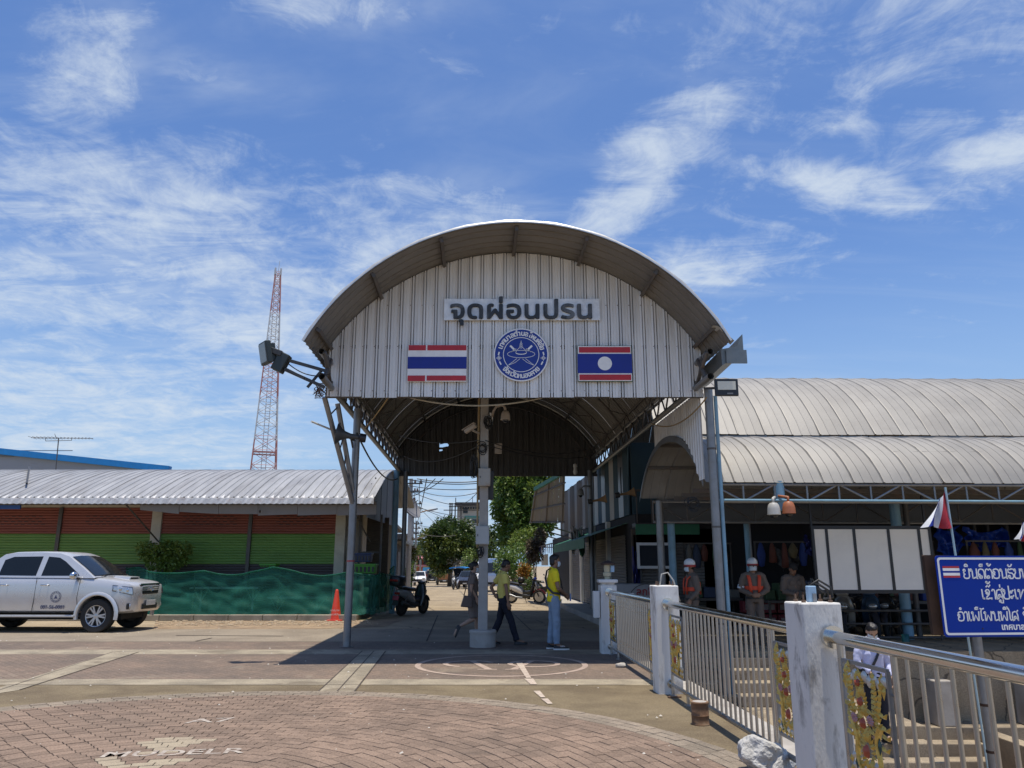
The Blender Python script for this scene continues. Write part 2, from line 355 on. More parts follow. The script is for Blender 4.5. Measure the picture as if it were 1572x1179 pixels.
G_step = gmat('dirty_concrete_steps', (0.360, 0.294, 0.207), (0.222, 0.180, 0.132), 1.4, 0.6, ((0.072, 0.062, 0.052), 0.9, 0.52, 0.75))
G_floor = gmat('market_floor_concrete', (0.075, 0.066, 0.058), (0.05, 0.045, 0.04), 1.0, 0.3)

# one ground sheet to the horizon, with the gentle fall of the street and the sunken landing behind the railing
xs = [-900, -300, -100, -40, -20, -10, -5, 0, 1.0, 2.35, 2.36, 3.2, 4.6, 6, 9, 16, 30, 100, 300, 900]
ys = [-60, -20, 0, 5, 8, 10, 11.2, 11.21, 12, 14.3, 14.98, 14.99, 20, 26, 30, 40, 60, 80, 110, 160, 300, 700, 1800]
def gz(x, y):
    if x >= 2.36 and y <= 14.98: return -2.2
    return zroad(y)
g = MB(); g.grid([[(x, y, gz(x, y)) for x in xs] for y in ys])
ground = tag(g.build('ground', G_road), kind='structure')

def sheet(name, poly, z, mat, h=0.004):
    m = MB(); n = len(poly); m.add([(p[0], p[1], z) for p in poly], [tuple(range(n))]); return tag(m.build(name, mat), kind='structure')
def row(y, z=0.0): return PG(786, y, z).y
yA, yB, yC, yD, yE, yF = row(1052), row(1043), row(1004.5), row(997.5), row(985.5), row(966)
XL, XR = -24.0, 2.33
sheet('aggregate_pavement', [(XL, -6), (XR, -6), (XR, yA), (XL, yA)], 0.004, G_agg)
sheet('concrete_band', [(XL, yA), (XR, yA), (XR, yB), (XL, yB)], 0.004, G_band)
sheet('stamped_pavement', [(XL, yB), (XR, yB), (XR, yC), (XL, yC)], 0.004, G_red)
sheet('concrete_band', [(XL, yC), (XR, yC), (XR, yD), (XL, yD)], 0.004, G_band)
sheet('stamped_pavement', [(XL, yD), (XR, yD), (XR, yE), (XL, yE)], 0.004, G_red)
G_lane = gmat('worn_grey_concrete', (0.289, 0.241, 0.181), (0.215, 0.177, 0.133), 0.7, 0.4, ((0.147, 0.118, 0.090), 0.5, 0.57, 0.5))
sheet('concrete_lane', [(XL, yE), (XR, yE), (XR, yF), (XL, yF)], 0.004, G_lane)
def diag(pts, mat, z): sheet('diagonal_band', [tuple(PG(*p))[:2] for p in pts], z, mat)
diag([(-60, 1075), (30, 1060), (213, 1001.5), (173, 1001.5)], G_band, 0.008)
diag([(487, 1064), (543, 1064), (592, 1000), (556, 1000)], G_band, 0.008)
sheet('rubble_strip', [tuple(PG(*p))[:2] for p in ((235, 966), (480, 966), (590, 962), (640, 945), (560, 943), (400, 952), (240, 955))], 0.006, G_dirt)
def gline(a, b, w, z=0.0105):
    a, b = PG(*a), PG(*b); d = (b - a).normalized(); n_ = Vector((-d.y, d.x, 0)) * w / 2; sheet('joint_line', [tuple(q)[:2] for q in (a - n_, b - n_, b + n_, a + n_)], z, G_grout)
for a_, b_, w_ in (((487, 1064), (556, 1000), 0.02), ((516, 1064), (574, 1000), 0.018), ((543, 1064), (592, 1000), 0.02), ((30, 1060), (213, 1001.5), 0.018), ((0, 1060), (173, 1001.5), 0.014), ((0, 985.5), (920, 985.5), 0.03), ((0, 1052.3), (960, 1052.3), 0.02), ((270, 976), (435, 977), 0.07), ((300, 985), (325, 980), 0.05), ((655, 985), (672, 945), 0.03), ((785, 940), (815, 968), 0.025)): gline(a_, b_, w_)
rgd = random.Random(77); deb = MB()
for q in range(150):
    yy = rgd.uniform(6.6, 23); xx = rgd.uniform(-0.66 * yy, min(1.6, 0.5 * yy)); r_ = rgd.uniform(0.006, 0.02); zz = 0.018 if yy < 11 else 0.006
    deb.add([(xx + r_ * math.cos(k * 1.26 + q) * rgd.uniform(.6, 1.3), yy + r_ * math.sin(k * 1.26 + q), zz) for k in range(5)] + [(xx, yy, zz + r_ * 0.7)], [(k, (k + 1) % 5, 5) for k in range(5)])
tag(deb.build('scattered_grit', mk('pale_grit', (0.5, 0.46, 0.4), 0.9, 0, 0.4, 3)), 'scattered pale grit and litter flecks on the paving', 'grit', kind='stuff')
rub = MB()
for q in range(420):
    f = rgd.random(); a_ = PG(240 + 330 * f, 954 + rgd.uniform(-1.5, 9) * (1 - 0.5 * f)); r_ = rgd.uniform(0.015, 0.05); rub.ball((a_.x, a_.y, r_ * 0.3), (r_ * rgd.uniform(.8, 1.5), r_, r_ * 0.6), 6, 4)
tag(rub.build('kerb_rubble', mk('rubble_stone', (0.36, 0.28, 0.19), 0.95, 0, 0.35, 4)), 'loose brown rubble and gravel along the foot of the kerb', 'rubble', kind='stuff')
# the emblem ring let into the stamped paving
M_ring = gmat('pale_inlay', (0.432, 0.338, 0.273), (0.338, 0.257, 0.215), 2.0, 0.4)
ec = PG(770, 1021); er = 1.38
em = thing('paving_emblem', 'pale oval ring emblem inlaid in the red paving under the canopy edge', 'paving emblem', (ec.x, ec.y, 0.008))
def ring2(cx, cy, r0, r1, z, n=48, a0=0, a1=2 * math.pi):
    m = MB(); m.grid([[(cx + r * math.cos(a0 + (a1 - a0) * i / n), cy + r * math.sin(a0 + (a1 - a0) * i / n), z) for i in range(n + 1)] for r in (r0, r1)]); return m
ring2(ec.x, ec.y, er - 0.09, er, 0.0085).build('ring', M_ring, em)
for sx in (-1, 1):
    ring2(ec.x + sx * 0.52, ec.y + 0.12, 0.34, 0.43, 0.0085, 24, R(20) if sx < 0 else R(-200), R(250) if sx < 0 else R(160)).build('scroll', M_ring, em)
    MB().add([(ec.x + sx * 0.45, ec.y + 0.5, 0.009), (ec.x + sx * 0.12, ec.y - 0.6, 0.009), (ec.x + sx * 0.24, ec.y - 0.6, 0.009), (ec.x + sx * 0.55, ec.y + 0.5, 0.009)], [(0, 1, 2, 3)]).build('stroke', M_ring, em)
    MB().add([(ec.x + sx * 0.06, ec.y - 0.62, 0.0093), (ec.x + sx * 0.36, ec.y - 0.62, 0.0093), (ec.x + sx * 0.36, ec.y - 0.55, 0.0093), (ec.x + sx * 0.06, ec.y - 0.55, 0.0093)], [(0, 1, 2, 3)]).build('stroke', M_ring, em)
# chipped paint line crossing the paving
M_paint = gmat('chipped_paint', (0.528, 0.444, 0.360), (0.396, 0.318, 0.264), 6.0, 0.3)
pl = thing('paint_line', 'broken chipped pale paint line running out over the aggregate paving', 'paint mark', (*PG(810, 1060)[:2], 0.012))
for seg in (((797, 1018), (812, 1042), 5), ((812, 1043), (820, 1052), 6), ((824, 1062), (834, 1072), 4), ((836, 1074), (845, 1082), 4), ((852, 1098), (868, 1116), 3)):
    a, b = PG(*seg[0]), PG(*seg[1]); d = (b - a).normalized(); n_ = Vector((-d.y, d.x, 0)) * (seg[2] * 0.011)
    MB().add([tuple(p + Vector((0, 0, 0.0125))) for p in (a - n_, b - n_ * 0.7, b + n_ * 0.6, a + n_ * 0.9)], [(0, 1, 2, 3)]).build('paint_fragment', M_paint, pl)

# ---------------- curved paved apron: concentric courses of single pavers
A0, A1, A2 = PG(0, 1088), PG(440, 1063), PG(1150, 1168)
def circ3(a, b, c):
    ax, ay, bx, by, cx, cy = a.x, a.y, b.x, b.y, c.x, c.y; d = 2 * (ax * (by - cy) + bx * (cy - ay) + cx * (ay - by))
    ux = ((ax * ax + ay * ay) * (by - cy) + (bx * bx + by * by) * (cy - ay) + (cx * cx + cy * cy) * (ay - by)) / d
    uy = ((ax * ax + ay * ay) * (cx - bx) + (bx * bx + by * by) * (ax - cx) + (cx * cx + cy * cy) * (bx - ax)) / d
    return ux, uy, math.hypot(ax - ux, ay - uy)
AX, AY, AR = circ3(A0, A1, A2)
apron = thing('paved_apron', None, None, (AX, AY, 0), kind='structure')
nseg = 96
ap = MB(); ap.add([(AX + AR * math.cos(2 * math.pi * i / nseg), AY + AR * math.sin(2 * math.pi * i / nseg), 0.009) for i in range(nseg)], [tuple(range(nseg))])
ap.build('joint_bed', G_grout, apron)
CW, PL, JT = 0.105, 0.165, 0.008
pav = []
rng = random.Random(3)
k = 0; r = AR
while r > 0.6:
    r1 = r; r0 = r - CW; rm = (r0 + r1) / 2
    n = max(6, int(2 * math.pi * rm / PL)); off = (k % 2) * 0.5 + 0.07 * math.sin(k)
    for i in range(n):
        a = 2 * math.pi * (i + off) / n; da = math.pi / n
        cx_, cy_ = AX + rm * math.cos(a), AY + rm * math.sin(a)
        if cy_ < 4.0 or cx_ > 2.3 or cx_ < -9: continue
        u_ = (cx_ / max(cy_, 0.1)) 
        if abs(u_) > 0.80: continue
        g2 = JT / 2
        aa0, aa1 = a - da + g2 / rm, a + da - g2 / rm
        sk = 0.05 * da * math.sin(a * 9 + k * 0.5)
        zt = 0.0150 + rng.uniform(0, 0.0055)
        pts = [(AX + (r0 + g2) * math.cos(aa0 + sk), AY + (r0 + g2) * math.sin(aa0 + sk)), (AX + (r1 - g2) * math.cos(aa0), AY + (r1 - g2) * math.sin(aa0)),
               (AX + (r1 - g2) * math.cos(aa1), AY + (r1 - g2) * math.sin(aa1)), (AX + (r0 + g2) * math.cos(aa1 + sk), AY + (r0 + g2) * math.sin(aa1 + sk))]
        pav.append((cy_, k, pts, zt))
    r = r0; k += 1
def paver_into(m, pts, zt):
    c = Vector((sum(p[0] for p in pts) / 4, sum(p[1] for p in pts) / 4, 0)); ch = 0.004
    top = []
    for p in pts: d = Vector((p[0], p[1], 0)) - c; q = c + d * (1 - ch / max(d.length, 0.01)); top.append((q.x, q.y, zt))
    mid = [(p[0], p[1], zt - 0.003) for p in pts]; bot = [(p[0], p[1], 0.0095) for p in pts]
    m.add(bot + mid + top, [(8, 9, 10, 11)] + [(i, (i + 1) % 4, (i + 1) % 4 + 4, i + 4) for i in range(4)] + [(i + 4, (i + 1) % 4 + 4, (i + 1) % 4 + 8, i + 8) for i in range(4)])
# pale replacement pavers that once spelled a mark, and the painted characters on them
def near(p, L_): return any((Vector(p) - Vector(q)).length < 0.13 for q in L_)
pale = [tuple(PG(*q))[:2] for q in ((232, 1143), (250, 1142), (268, 1140), (286, 1141), (300, 1142), (262, 1147), (254, 1153), (246, 1157), (280, 1144), (162, 1171), (176, 1177), (240, 1176), (262, 1172))]
inview = [p for p in pav if p[0] > 6.3]
inview.sort(key=lambda p: p[0])
single, rest = inview[:290], inview[290:] + [p for p in pav if p[0] <= 6.3]
for cy_, kk, pts, zt in single:
    m = MB(); paver_into(m, pts, zt); c = (sum(p[0] for p in pts) / 4, sum(p[1] for p in pts) / 4)
    m.build('paver', G_pale if near(c, pale) else (G_border if kk < 3 else G_pav), apron)
for nm, sel, mt in (('paver_field', [p for p in rest if p[1] >= 3], G_pav), ('border_courses', [p for p in rest if p[1] < 3], G_border)):
    m = MB(); mp_ = MB()
    for cy_, kk, pts, zt in sel:
        c = (sum(p[0] for p in pts) / 4, sum(p[1] for p in pts) / 4)
        paver_into(mp_ if near(c, pale) else m, pts, zt)
    m.build(nm, mt, apron, kind='stuff')
    if mp_.v: mp_.build('pale_pavers', G_pale, apron, kind='stuff')
M_chalk = gmat('worn_white_lettering', (0.46, 0.41, 0.35), (0.27, 0.215, 0.18), 14.0, 0.2)
def ground_text(body, px, size, rot, name_label, sx=1.0, sy=1.0):
    p = PG(*px); root = thing('painted_lettering', name_label, 'painted lettering', (p.x, p.y, 0.02))
    M = Matrix.Translation((p.x, p.y, 0.0205)) @ Matrix.Rotation(rot, 4, 'Z') @ Matrix.Diagonal((1, sy, 1, 1))
    text_mesh(body, size, 0.0, M, 'letters', M_chalk, root, sx=sx, bold=0.004)
ground_text('A7', (320, 1112), 0.30, R(12), 'worn white characters A7 on the curved pavers', 1.3, 1.0)
ground_text('MUDELR', (262, 1163), 0.24, R(8), 'worn slanting white lettering beside pale replacement pavers', 1.25, 1.1)

# ---------------- kerb and raised verge before the left market hall
kx = [PG(0, 958), PG(240, 955), PG(400, 952), PG(520, 950), PG(560, 945)]
KY = 23.0
M_kerb = mk('kerb_concrete', (0.330, 0.297, 0.230), 0.9, 0, 0.2, 3, 0.4, 60, dirt=(0.154, 0.132, 0.090), dirt_amt=0.6, dirt_scale=1.2, rnd=0.08)
kerb = thing('kerb', None, None, (-12, KY, 0), kind='structure')
x = -22.0
while x < -4.6:
    x1 = min(x + 0.98, -4.45); MB().box(x + 0.006, x1 - 0.006, KY, KY + 0.16, 0, 0.17).build('kerb_stone', M_kerb, kerb, bevel=0.015); x += 0.99
verge = MB().box(-22, -4.45, KY + 0.165, 26.2, 0.0, 0.15); tag(verge.build('verge_pavement', G_lane), kind='structure')

# ---------------- landing and steps behind the railing
steps = thing('landing_steps', None, None, (3.0, 12, -2.2), kind='structure')
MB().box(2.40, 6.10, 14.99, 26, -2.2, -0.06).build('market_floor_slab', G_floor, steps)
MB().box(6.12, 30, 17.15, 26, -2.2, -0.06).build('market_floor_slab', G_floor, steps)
MB().box(6.12, 30, 16.97, 17.147, -1.25, -0.03).build('retaining_wall', G_step, steps, bevel=0.02)
MB().box(2.9, 6.10, 12.2, 14.98, -2.2, -0.75).build('landing', G_step, steps, bevel=0.015)
MB().box(6.12, 30, 14.45, 16.96, -2.2, -1.2).build('sunken_landing', G_step, steps, bevel=0.015)
for i in range(6): MB().box(2.9, 6.05, 12.2 - 0.30 * (i + 1), 12.2 - 0.30 * i - 0.003, -2.2, -0.75 - 0.18 * (i + 1)).build('step', G_step, steps, bevel=0.015)
for i in range(5): MB().box(6.12, 8.05, 14.45 - 0.32 * (i + 1), 14.45 - 0.32 * i - 0.003, -2.2, -1.2 - 0.20 * (i + 1)).build('step', G_step, steps, bevel=0.015)
for i in range(4): MB().box(2.6, 4.9, 14.98 - 0.32 * (4 - i), 14.98 - 0.32 * (3 - i) - 0.003, -0.748, -0.74 + 0.165 * (i + 1)).build('step', G_step, steps, bevel=0.015)
MB().box(8.07, 8.32, 12.6, 14.44, -2.2, -1.22).build('cheek_wall', G_step, steps, bevel=0.015)
for pxx, wv in ((1460, 0.36), (1600, 0.36)):
    p = PG(pxx, 1117, -1.2); MB().box(p.x - wv / 2, p.x + wv / 2, p.y + 0.05, p.y + 0.40, -1.198, -0.44, taper=0.02).build('concrete_stub', M_conc, steps, bevel=0.02)
# ledge that carries the railing
def xrail(y): return 1.76 + (14.68 - y) * 0.044
MB().add([(xrail(y) + dx, y, z) for z in (-2.2, 0.05) for y, dx in ((0.5, 0.16), (0.5, 0.46), (14.97, 0.46), (14.97, 0.16))], [(3, 2, 1, 0), (4, 5, 6, 7), (0, 1, 5, 4), (1, 2, 6, 5), (2, 3, 7, 6), (3, 0, 4, 7)]).build('ledge', M_conc, steps, bevel=0.01)
# ================================================================== BARREL CANOPY
SK = -0.045                                   # the canopy's axis runs slightly to the left
Y0, Y1, YG0, YG1 = 12.70, 27.9, 14.0, 27.0    # roof front/back edge, front/back gable
ZE, ZC, HW = 5.30, 7.50, 3.66
CR = (HW * HW + (ZC - ZE) ** 2) / (2 * (ZC - ZE)); CZ = ZC - CR; CXO = 0.03
AE = math.asin(HW / CR)
def cx_at(y): return CXO + SK * (y - YG0)
def roof_p(t, y, dr=0.0):                      # t -1..1 across the arc
    a = math.pi / 2 - t * AE; return (cx_at(y) + (CR + dr) * math.cos(a), y, CZ + (CR + dr) * math.sin(a))
M_roof = mk('zincalume_roof', (0.20, 0.187, 0.17), 0.55, 0.15, 0.14, 2.0, 0.06, 30, dirt=(0.13, 0.115, 0.10), dirt_amt=0.4, dirt_scale=1.1, rnd=0.06)
M_clad = mk('zincalume_cladding', (0.74, 0.725, 0.70), 0.45, 0.15, 0.12, 2.2, 0.08, 14, dirt=(0.46, 0.445, 0.42), dirt_amt=0.55, dirt_scale=1.2, stretch=(2.2, 1, 0.28), rnd=0.05)
canopy = thing('barrel_canopy', 'grey barrel vaulted metal canopy over the street crossing with ribbed gable', 'canopy', (CXO, YG0, 0))
# roof sheets: ribs run round the arc
NA = 40; SW = 0.76
y = Y0; rows_prof = [(0.0, 0.0), (0.02, 0.0), (0.035, 0.042), (0.065, 0.042), (0.08, 0.0), (0.24, 0.0), (0.255, 0.042), (0.285, 0.042), (0.30, 0.0), (0.49, 0.0), (0.505, 0.042), (0.535, 0.042), (0.55, 0.0), (0.772, -0.002)]
i = 0
while y < Y1 - 0.1:
    m = MB(); jit = random.uniform(-0.012, 0.012)
    rows = []
    for dy, dr in rows_prof:
        rows.append([roof_p(-1 + 2 * q / NA, y + dy, dr + (0.004 if i % 2 else 0) + jit * abs(-1 + 2 * q / NA)) for q in range(NA + 1)])
    under = [[(p[0], p[1], p[2] - 0.004) for p in r_] for r_ in rows]
    m.grid(rows); m.build('roof_sheet', M_roof, canopy, smooth=30)
    y += SW; i += 1
# front edge lip, slightly crumpled, catching the sun
lip = MB(); lip.grid([[roof_p(-1 + 2 * q / NA, Y0 - 0.015, 0.0) for q in range(NA + 1)], [roof_p(-1 + 2 * q / NA, Y0 - 0.02, 0.045 + 0.008 * math.sin(q * 1.7)) for q in range(NA + 1)], [roof_p(-1 + 2 * q / NA, Y0 + 0.05, 0.05) for q in range(NA + 1)]])
lip.build('edge_flashing', mk('bright_flashing', (0.55, 0.55, 0.54), 0.4, 0.4, 0.1), canopy, smooth=True)
# purlins
for t in (-0.93, -0.62, -0.31, 0.0, 0.29, 0.60, 0.92):
    a, b = Vector(roof_p(t, Y0 + 0.10, -0.055)), Vector(roof_p(t, Y1 - 0.1, -0.055))
    n_ = Vector((a.x - cx_at(a.y), 0, a.z - CZ)).normalized()
    MB().bar(a, b, 0.06, 0.09, up=n_).build('purlin', M_steel, canopy)
# arch ribs: two chords with lacing
for ya in (14.12, 17.4, 20.6, 23.8, 26.85):
    m = MB()
    for dr in (-0.13, -0.42): m.tube([roof_p(-1 + 2 * q / 24, ya, dr) for q in range(25)], 0.024, 6)
    if 14.5 < ya < 26.5:
        for q in range(24): m.tube([roof_p(-1 + 2 * q / 24, ya, -0.13 if q % 2 else -0.42), roof_p(-1 + 2 * (q + 1) / 24, ya, -0.42 if q % 2 else -0.13)], 0.013, 5)
    m.build('arch_rib', M_steel, canopy)
# eave lattice girders left and right
for sx in (-1, 1):
    m = MB()
    ex = 3.40 * sx
    for z_, rr, ys_ in ((5.20, 0.055, 13.15), (4.72, 0.06, 13.05)):
        m.tube([(cx_at(ys_) + ex + (0.05 * sx if z_ > 5 else 0), ys_, z_ + 0.05), (cx_at(27.4) + ex, 27.4, z_ + 0.05)], rr, 10, cap=False)
    m.build('girder_chord', M_galv, canopy, smooth=True)
    m = MB(); ny = 34
    for q in range(ny):
        ya, yb = 13.5 + q * 13.8 / ny, 13.5 + (q + 1) * 13.8 / ny
        m.tube([(cx_at(ya) + ex, ya, 4.77 if q % 2 else 5.25), (cx_at(yb) + ex, yb, 5.25 if q % 2 else 4.77)], 0.02, 6)
    m.tube([(cx_at(13.3) + ex, 13.3, 4.77), (cx_at(13.7) + ex, 13.75, 5.25)], 0.045, 8); m.tube([(cx_at(13.2) + ex, 13.2, 5.25), (cx_at(14) + ex, 13.95, 4.77)], 0.04, 8)
    m.build('girder_lacing', M_steel, canopy, smooth=True)
    # second, lower inner girder chord carried down to the posts
# gable cladding: separate ribbed sheets
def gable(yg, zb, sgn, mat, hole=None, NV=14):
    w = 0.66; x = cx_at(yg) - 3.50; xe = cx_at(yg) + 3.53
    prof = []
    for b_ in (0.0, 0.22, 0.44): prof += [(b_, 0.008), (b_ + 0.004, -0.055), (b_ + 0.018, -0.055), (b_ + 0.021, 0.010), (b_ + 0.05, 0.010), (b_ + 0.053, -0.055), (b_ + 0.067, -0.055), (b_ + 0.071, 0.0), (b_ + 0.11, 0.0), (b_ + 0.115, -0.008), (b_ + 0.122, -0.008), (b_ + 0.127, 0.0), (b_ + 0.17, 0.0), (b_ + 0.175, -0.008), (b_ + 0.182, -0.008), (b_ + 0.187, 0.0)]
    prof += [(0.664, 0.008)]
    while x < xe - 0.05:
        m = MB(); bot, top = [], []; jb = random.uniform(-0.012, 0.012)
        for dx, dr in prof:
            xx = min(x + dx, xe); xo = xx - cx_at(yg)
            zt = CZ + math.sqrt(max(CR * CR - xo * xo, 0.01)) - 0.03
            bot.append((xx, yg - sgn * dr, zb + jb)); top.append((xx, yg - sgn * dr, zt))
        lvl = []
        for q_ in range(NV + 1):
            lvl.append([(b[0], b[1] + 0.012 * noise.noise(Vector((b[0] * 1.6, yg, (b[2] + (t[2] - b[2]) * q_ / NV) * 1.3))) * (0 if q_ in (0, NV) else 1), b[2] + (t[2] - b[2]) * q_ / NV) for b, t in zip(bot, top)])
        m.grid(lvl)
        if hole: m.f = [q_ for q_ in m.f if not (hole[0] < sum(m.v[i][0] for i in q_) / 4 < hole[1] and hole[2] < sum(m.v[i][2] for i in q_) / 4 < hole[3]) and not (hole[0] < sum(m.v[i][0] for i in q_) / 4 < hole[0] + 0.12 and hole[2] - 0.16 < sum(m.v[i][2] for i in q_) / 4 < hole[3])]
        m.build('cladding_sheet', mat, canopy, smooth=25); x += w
gable(YG0, 4.60, 1, M_clad)
scr = MB(); xg = -3.42
while xg < 3.5:
    for zg in (4.72, 5.58, 6.4):
        if zg < CZ + math.sqrt(CR * CR - xg * xg) - 0.1: scr.lathe([(0.011, 0.0), (0.011, 0.008), (0.004, 0.012)], 6, Matrix.Translation((cx_at(YG0) + xg + 0.13, YG0 + 0.003, zg)) @ Matrix.Rotation(R(90), 4, 'X'))
    xg += 0.22
scr.build('fixing_screws', mk('rusty_screw', (0.16, 0.11, 0.08), 0.7), canopy, kind='stuff')
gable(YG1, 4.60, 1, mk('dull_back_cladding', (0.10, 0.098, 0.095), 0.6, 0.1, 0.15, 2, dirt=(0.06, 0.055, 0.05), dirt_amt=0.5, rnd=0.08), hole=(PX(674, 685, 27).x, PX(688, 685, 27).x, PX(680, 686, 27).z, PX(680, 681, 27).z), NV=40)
M_trim = mk('bottom_trim', (0.42, 0.42, 0.42), 0.45, 0.4)
for yg in (YG0, YG1):
    MB().box(cx_at(yg) - 3.52, cx_at(yg) + 3.55, yg + 0.03, yg + 0.10, 4.60, 4.68).build('bottom_rail', M_steel, canopy)
    MB().box(cx_at(yg) - 3.52, cx_at(yg) + 3.55, yg + 0.03, yg + 0.08, 5.55, 5.62).build('mid_rail', M_steel, canopy)
# gap of daylight in the far gable is a torn sheet: a bright patch plate of bent sheet
# posts
def post(name, x, y, z0, z1, r, mat, parent=canopy, n=14): return MB().tube([(x, y, z0), (x, y, z1)], r, n).build(name, mat, parent, smooth=40)
M_bluep = mk('light_blue_pipe', (0.20, 0.36, 0.46), 0.45, 0, 0.15, 4, dirt=(0.18, 0.2, 0.2), dirt_amt=0.4)
pl_ = PG(532, 994)
post('post', pl_.x, pl_.y, 0.0, 4.72, 0.075, M_galv)
MB().lathe([(0.14, 0.0), (0.14, 0.015), (0.085, 0.02)], 14, Matrix.Translation((pl_.x, pl_.y, 0))).build('base_plate', M_steel, canopy)
MB().lathe([(0.079, 0), (0.079, 0.03)], 14, Matrix.Translation((pl_.x, pl_.y, 1.62))).build('red_band', mk('red_tape', (0.4, 0.05, 0.05), 0.6), canopy)
# V struts from the left post up to the girder
for q, (tx, ty) in enumerate(((-0.42, -1.15), (-0.30, -0.55))):
    MB().tube([(pl_.x, pl_.y - 0.02, 2.75 if q == 0 else 2.95), (pl_.x + tx, pl_.y + ty, 4.72)], 0.05, 10).build('strut', M_galv, canopy, smooth=40)
m = MB()
for q in range(6):
    f0, f1 = q / 6, (q + 0.8) / 6
    a = Vector((pl_.x, pl_.y - 0.02, 2.75)).lerp(Vector((pl_.x - 0.42, pl_.y - 1.15, 4.72)), f0); b = Vector((pl_.x, pl_.y, 2.95)).lerp(Vector((pl_.x - 0.30, pl_.y - 0.55, 4.72)), f1); m.tube([a, b], 0.015, 6)
m.build('strut_lacing', M_steel, canopy)
rx, ry = 3.64, 13.92
post('post', rx, ry, -1.0, 4.75, 0.078, M_galv)
for zz in (0.55, 2.2, 3.6): MB().lathe([(0.101, 0), (0.101, 0.035)], 14, Matrix.Translation((rx, ry, zz)) @ Matrix.Diagonal((0.84, 0.84, 1, 1))).build('clamp_band', M_steel, canopy)
post('downpipe', rx + 0.118, ry - 0.02, -0.8, 4.6, 0.034, M_bluep)
fx = PX(607, 780, 26.6).x
post('post', fx, 26.6, 0, 4.75, 0.10, M_bluep); post('post', fx + 0.28, 26.9, 0, 4.75, 0.08, M_galv)
fr = PX(907, 800, 26.6).x
post('post', fr, 26.6, 0, 4.75, 0.09, M_galv)
# right side screen of ribbed sheets hung under the right girder
LYF, LYB, LZ, LR = 14.5, 18.1, 3.07, 1.13
def vault_z(y):
    half = (LYB - LYF) / 2; Rr = (half * half + LR * LR) / (2 * LR); d_ = min(max(y, LYF), LYB) - (LYF + LYB) / 2; return LZ + LR - Rr + math.sqrt(Rr * Rr - d_ * d_)
m_prof = [(0.0, 0.0), (0.10, 0.0), (0.112, 0.022), (0.138, 0.022), (0.15, 0.0)]
for q in range(4):
    m = MB(); bot, top = [], []
    for j in range(6):
        for dx, dr in m_prof[:-1]:
            yy = 14.15 + q * 0.95 + j * 0.158 + dx; xx = cx_at(yy) + 3.52 - dr
            bot.append((xx, yy, vault_z(yy) + 0.03)); top.append((xx, yy, 4.76))
    m.grid([bot, top]); m.build('side_sheet', M_clad, canopy, smooth=25)
# gutter box sticking out at the right front corner
gx = cx_at(13.3) + 3.58
gm = MB(); Mg = mk('gutter_metal', (0.17, 0.19, 0.195), 0.45, 0.5, 0.2, 4, dirt=(0.2, 0.15, 0.1), dirt_amt=0.4)
gm.add([(gx + 0.03, 13.0, 4.95), (gx + 0.42, 13.0, 5.18), (gx + 0.42, 13.0, 5.52), (gx + 0.30, 13.0, 5.30), (gx + 0.02, 13.0, 5.24),
        (gx + 0.03, 15.5, 4.95), (gx + 0.42, 15.5, 5.18), (gx + 0.42, 15.5, 5.52), (gx + 0.30, 15.5, 5.30), (gx + 0.02, 15.5, 5.24)],
       [(0, 1, 6, 5), (1, 2, 7, 6), (0, 5, 9, 4), (0, 1, 3, 4), (1, 2, 3), (5, 6, 8, 9), (6, 7, 8)])
gm.build('gutter', Mg, canopy)
MB().box(gx + 0.10, gx + 0.46, 12.96, 12.99, 4.98, 5.22).build('gutter_end', Mg, canopy)
# curled loose corner of the roof edge
cl_ = MB(); e = Vector(roof_p(0.985, Y0)); cl_.grid([[(e.x - 0.25 + 0.07 * q, Y0 - 0.02 + 0.25 * s, e.z + 0.22 - 0.045 * q + (0.05 * math.sin(q * 0.9))) for q in range(6)] for s in range(2)])
cl_.build('loose_sheet', mk('bright_flashing', (0.7, 0.7, 0.68)), canopy, smooth=True)

# ------------------------------------------------------------------ signs on the gable
YS = YG0 - 0.052
def gp(x, y, Y=YS): return PX(x, y, Y)
M_plate = mk('zinc_sign_plate', (0.78, 0.80, 0.82), 0.4, 0.15, 0.2, 5, dirt=(0.36, 0.38, 0.40), dirt_amt=0.5, dirt_scale=3)
a, b = gp(682, 459), gp(921, 492)
sg = thing('gable_lettering_sign', 'long grey metal plate with raised dark Thai letters high on the gable', 'sign', ((a.x + b.x) / 2, YS, b.z))
MB().box(a.x, b.x, YS - 0.02, YS, b.z, a.z).build('plate', M_plate, sg, bevel=0.004)
M_let = mk('worn_dark_letters', (0.035, 0.037, 0.04), 0.45, 0.2, 0.25, 3, dirt=(0.20, 0.21, 0.22), dirt_amt=0.75, dirt_scale=1.6)
th = (a.z - b.z)
text_mesh('จุดผ่อนปรน', 0.50, 0.02, Matrix.Translation(((a.x + b.x) / 2, YS - 0.045, b.z + 0.03)) @ FACE, 'letters', M_let, sg, smear=0.011, sx=1.17)
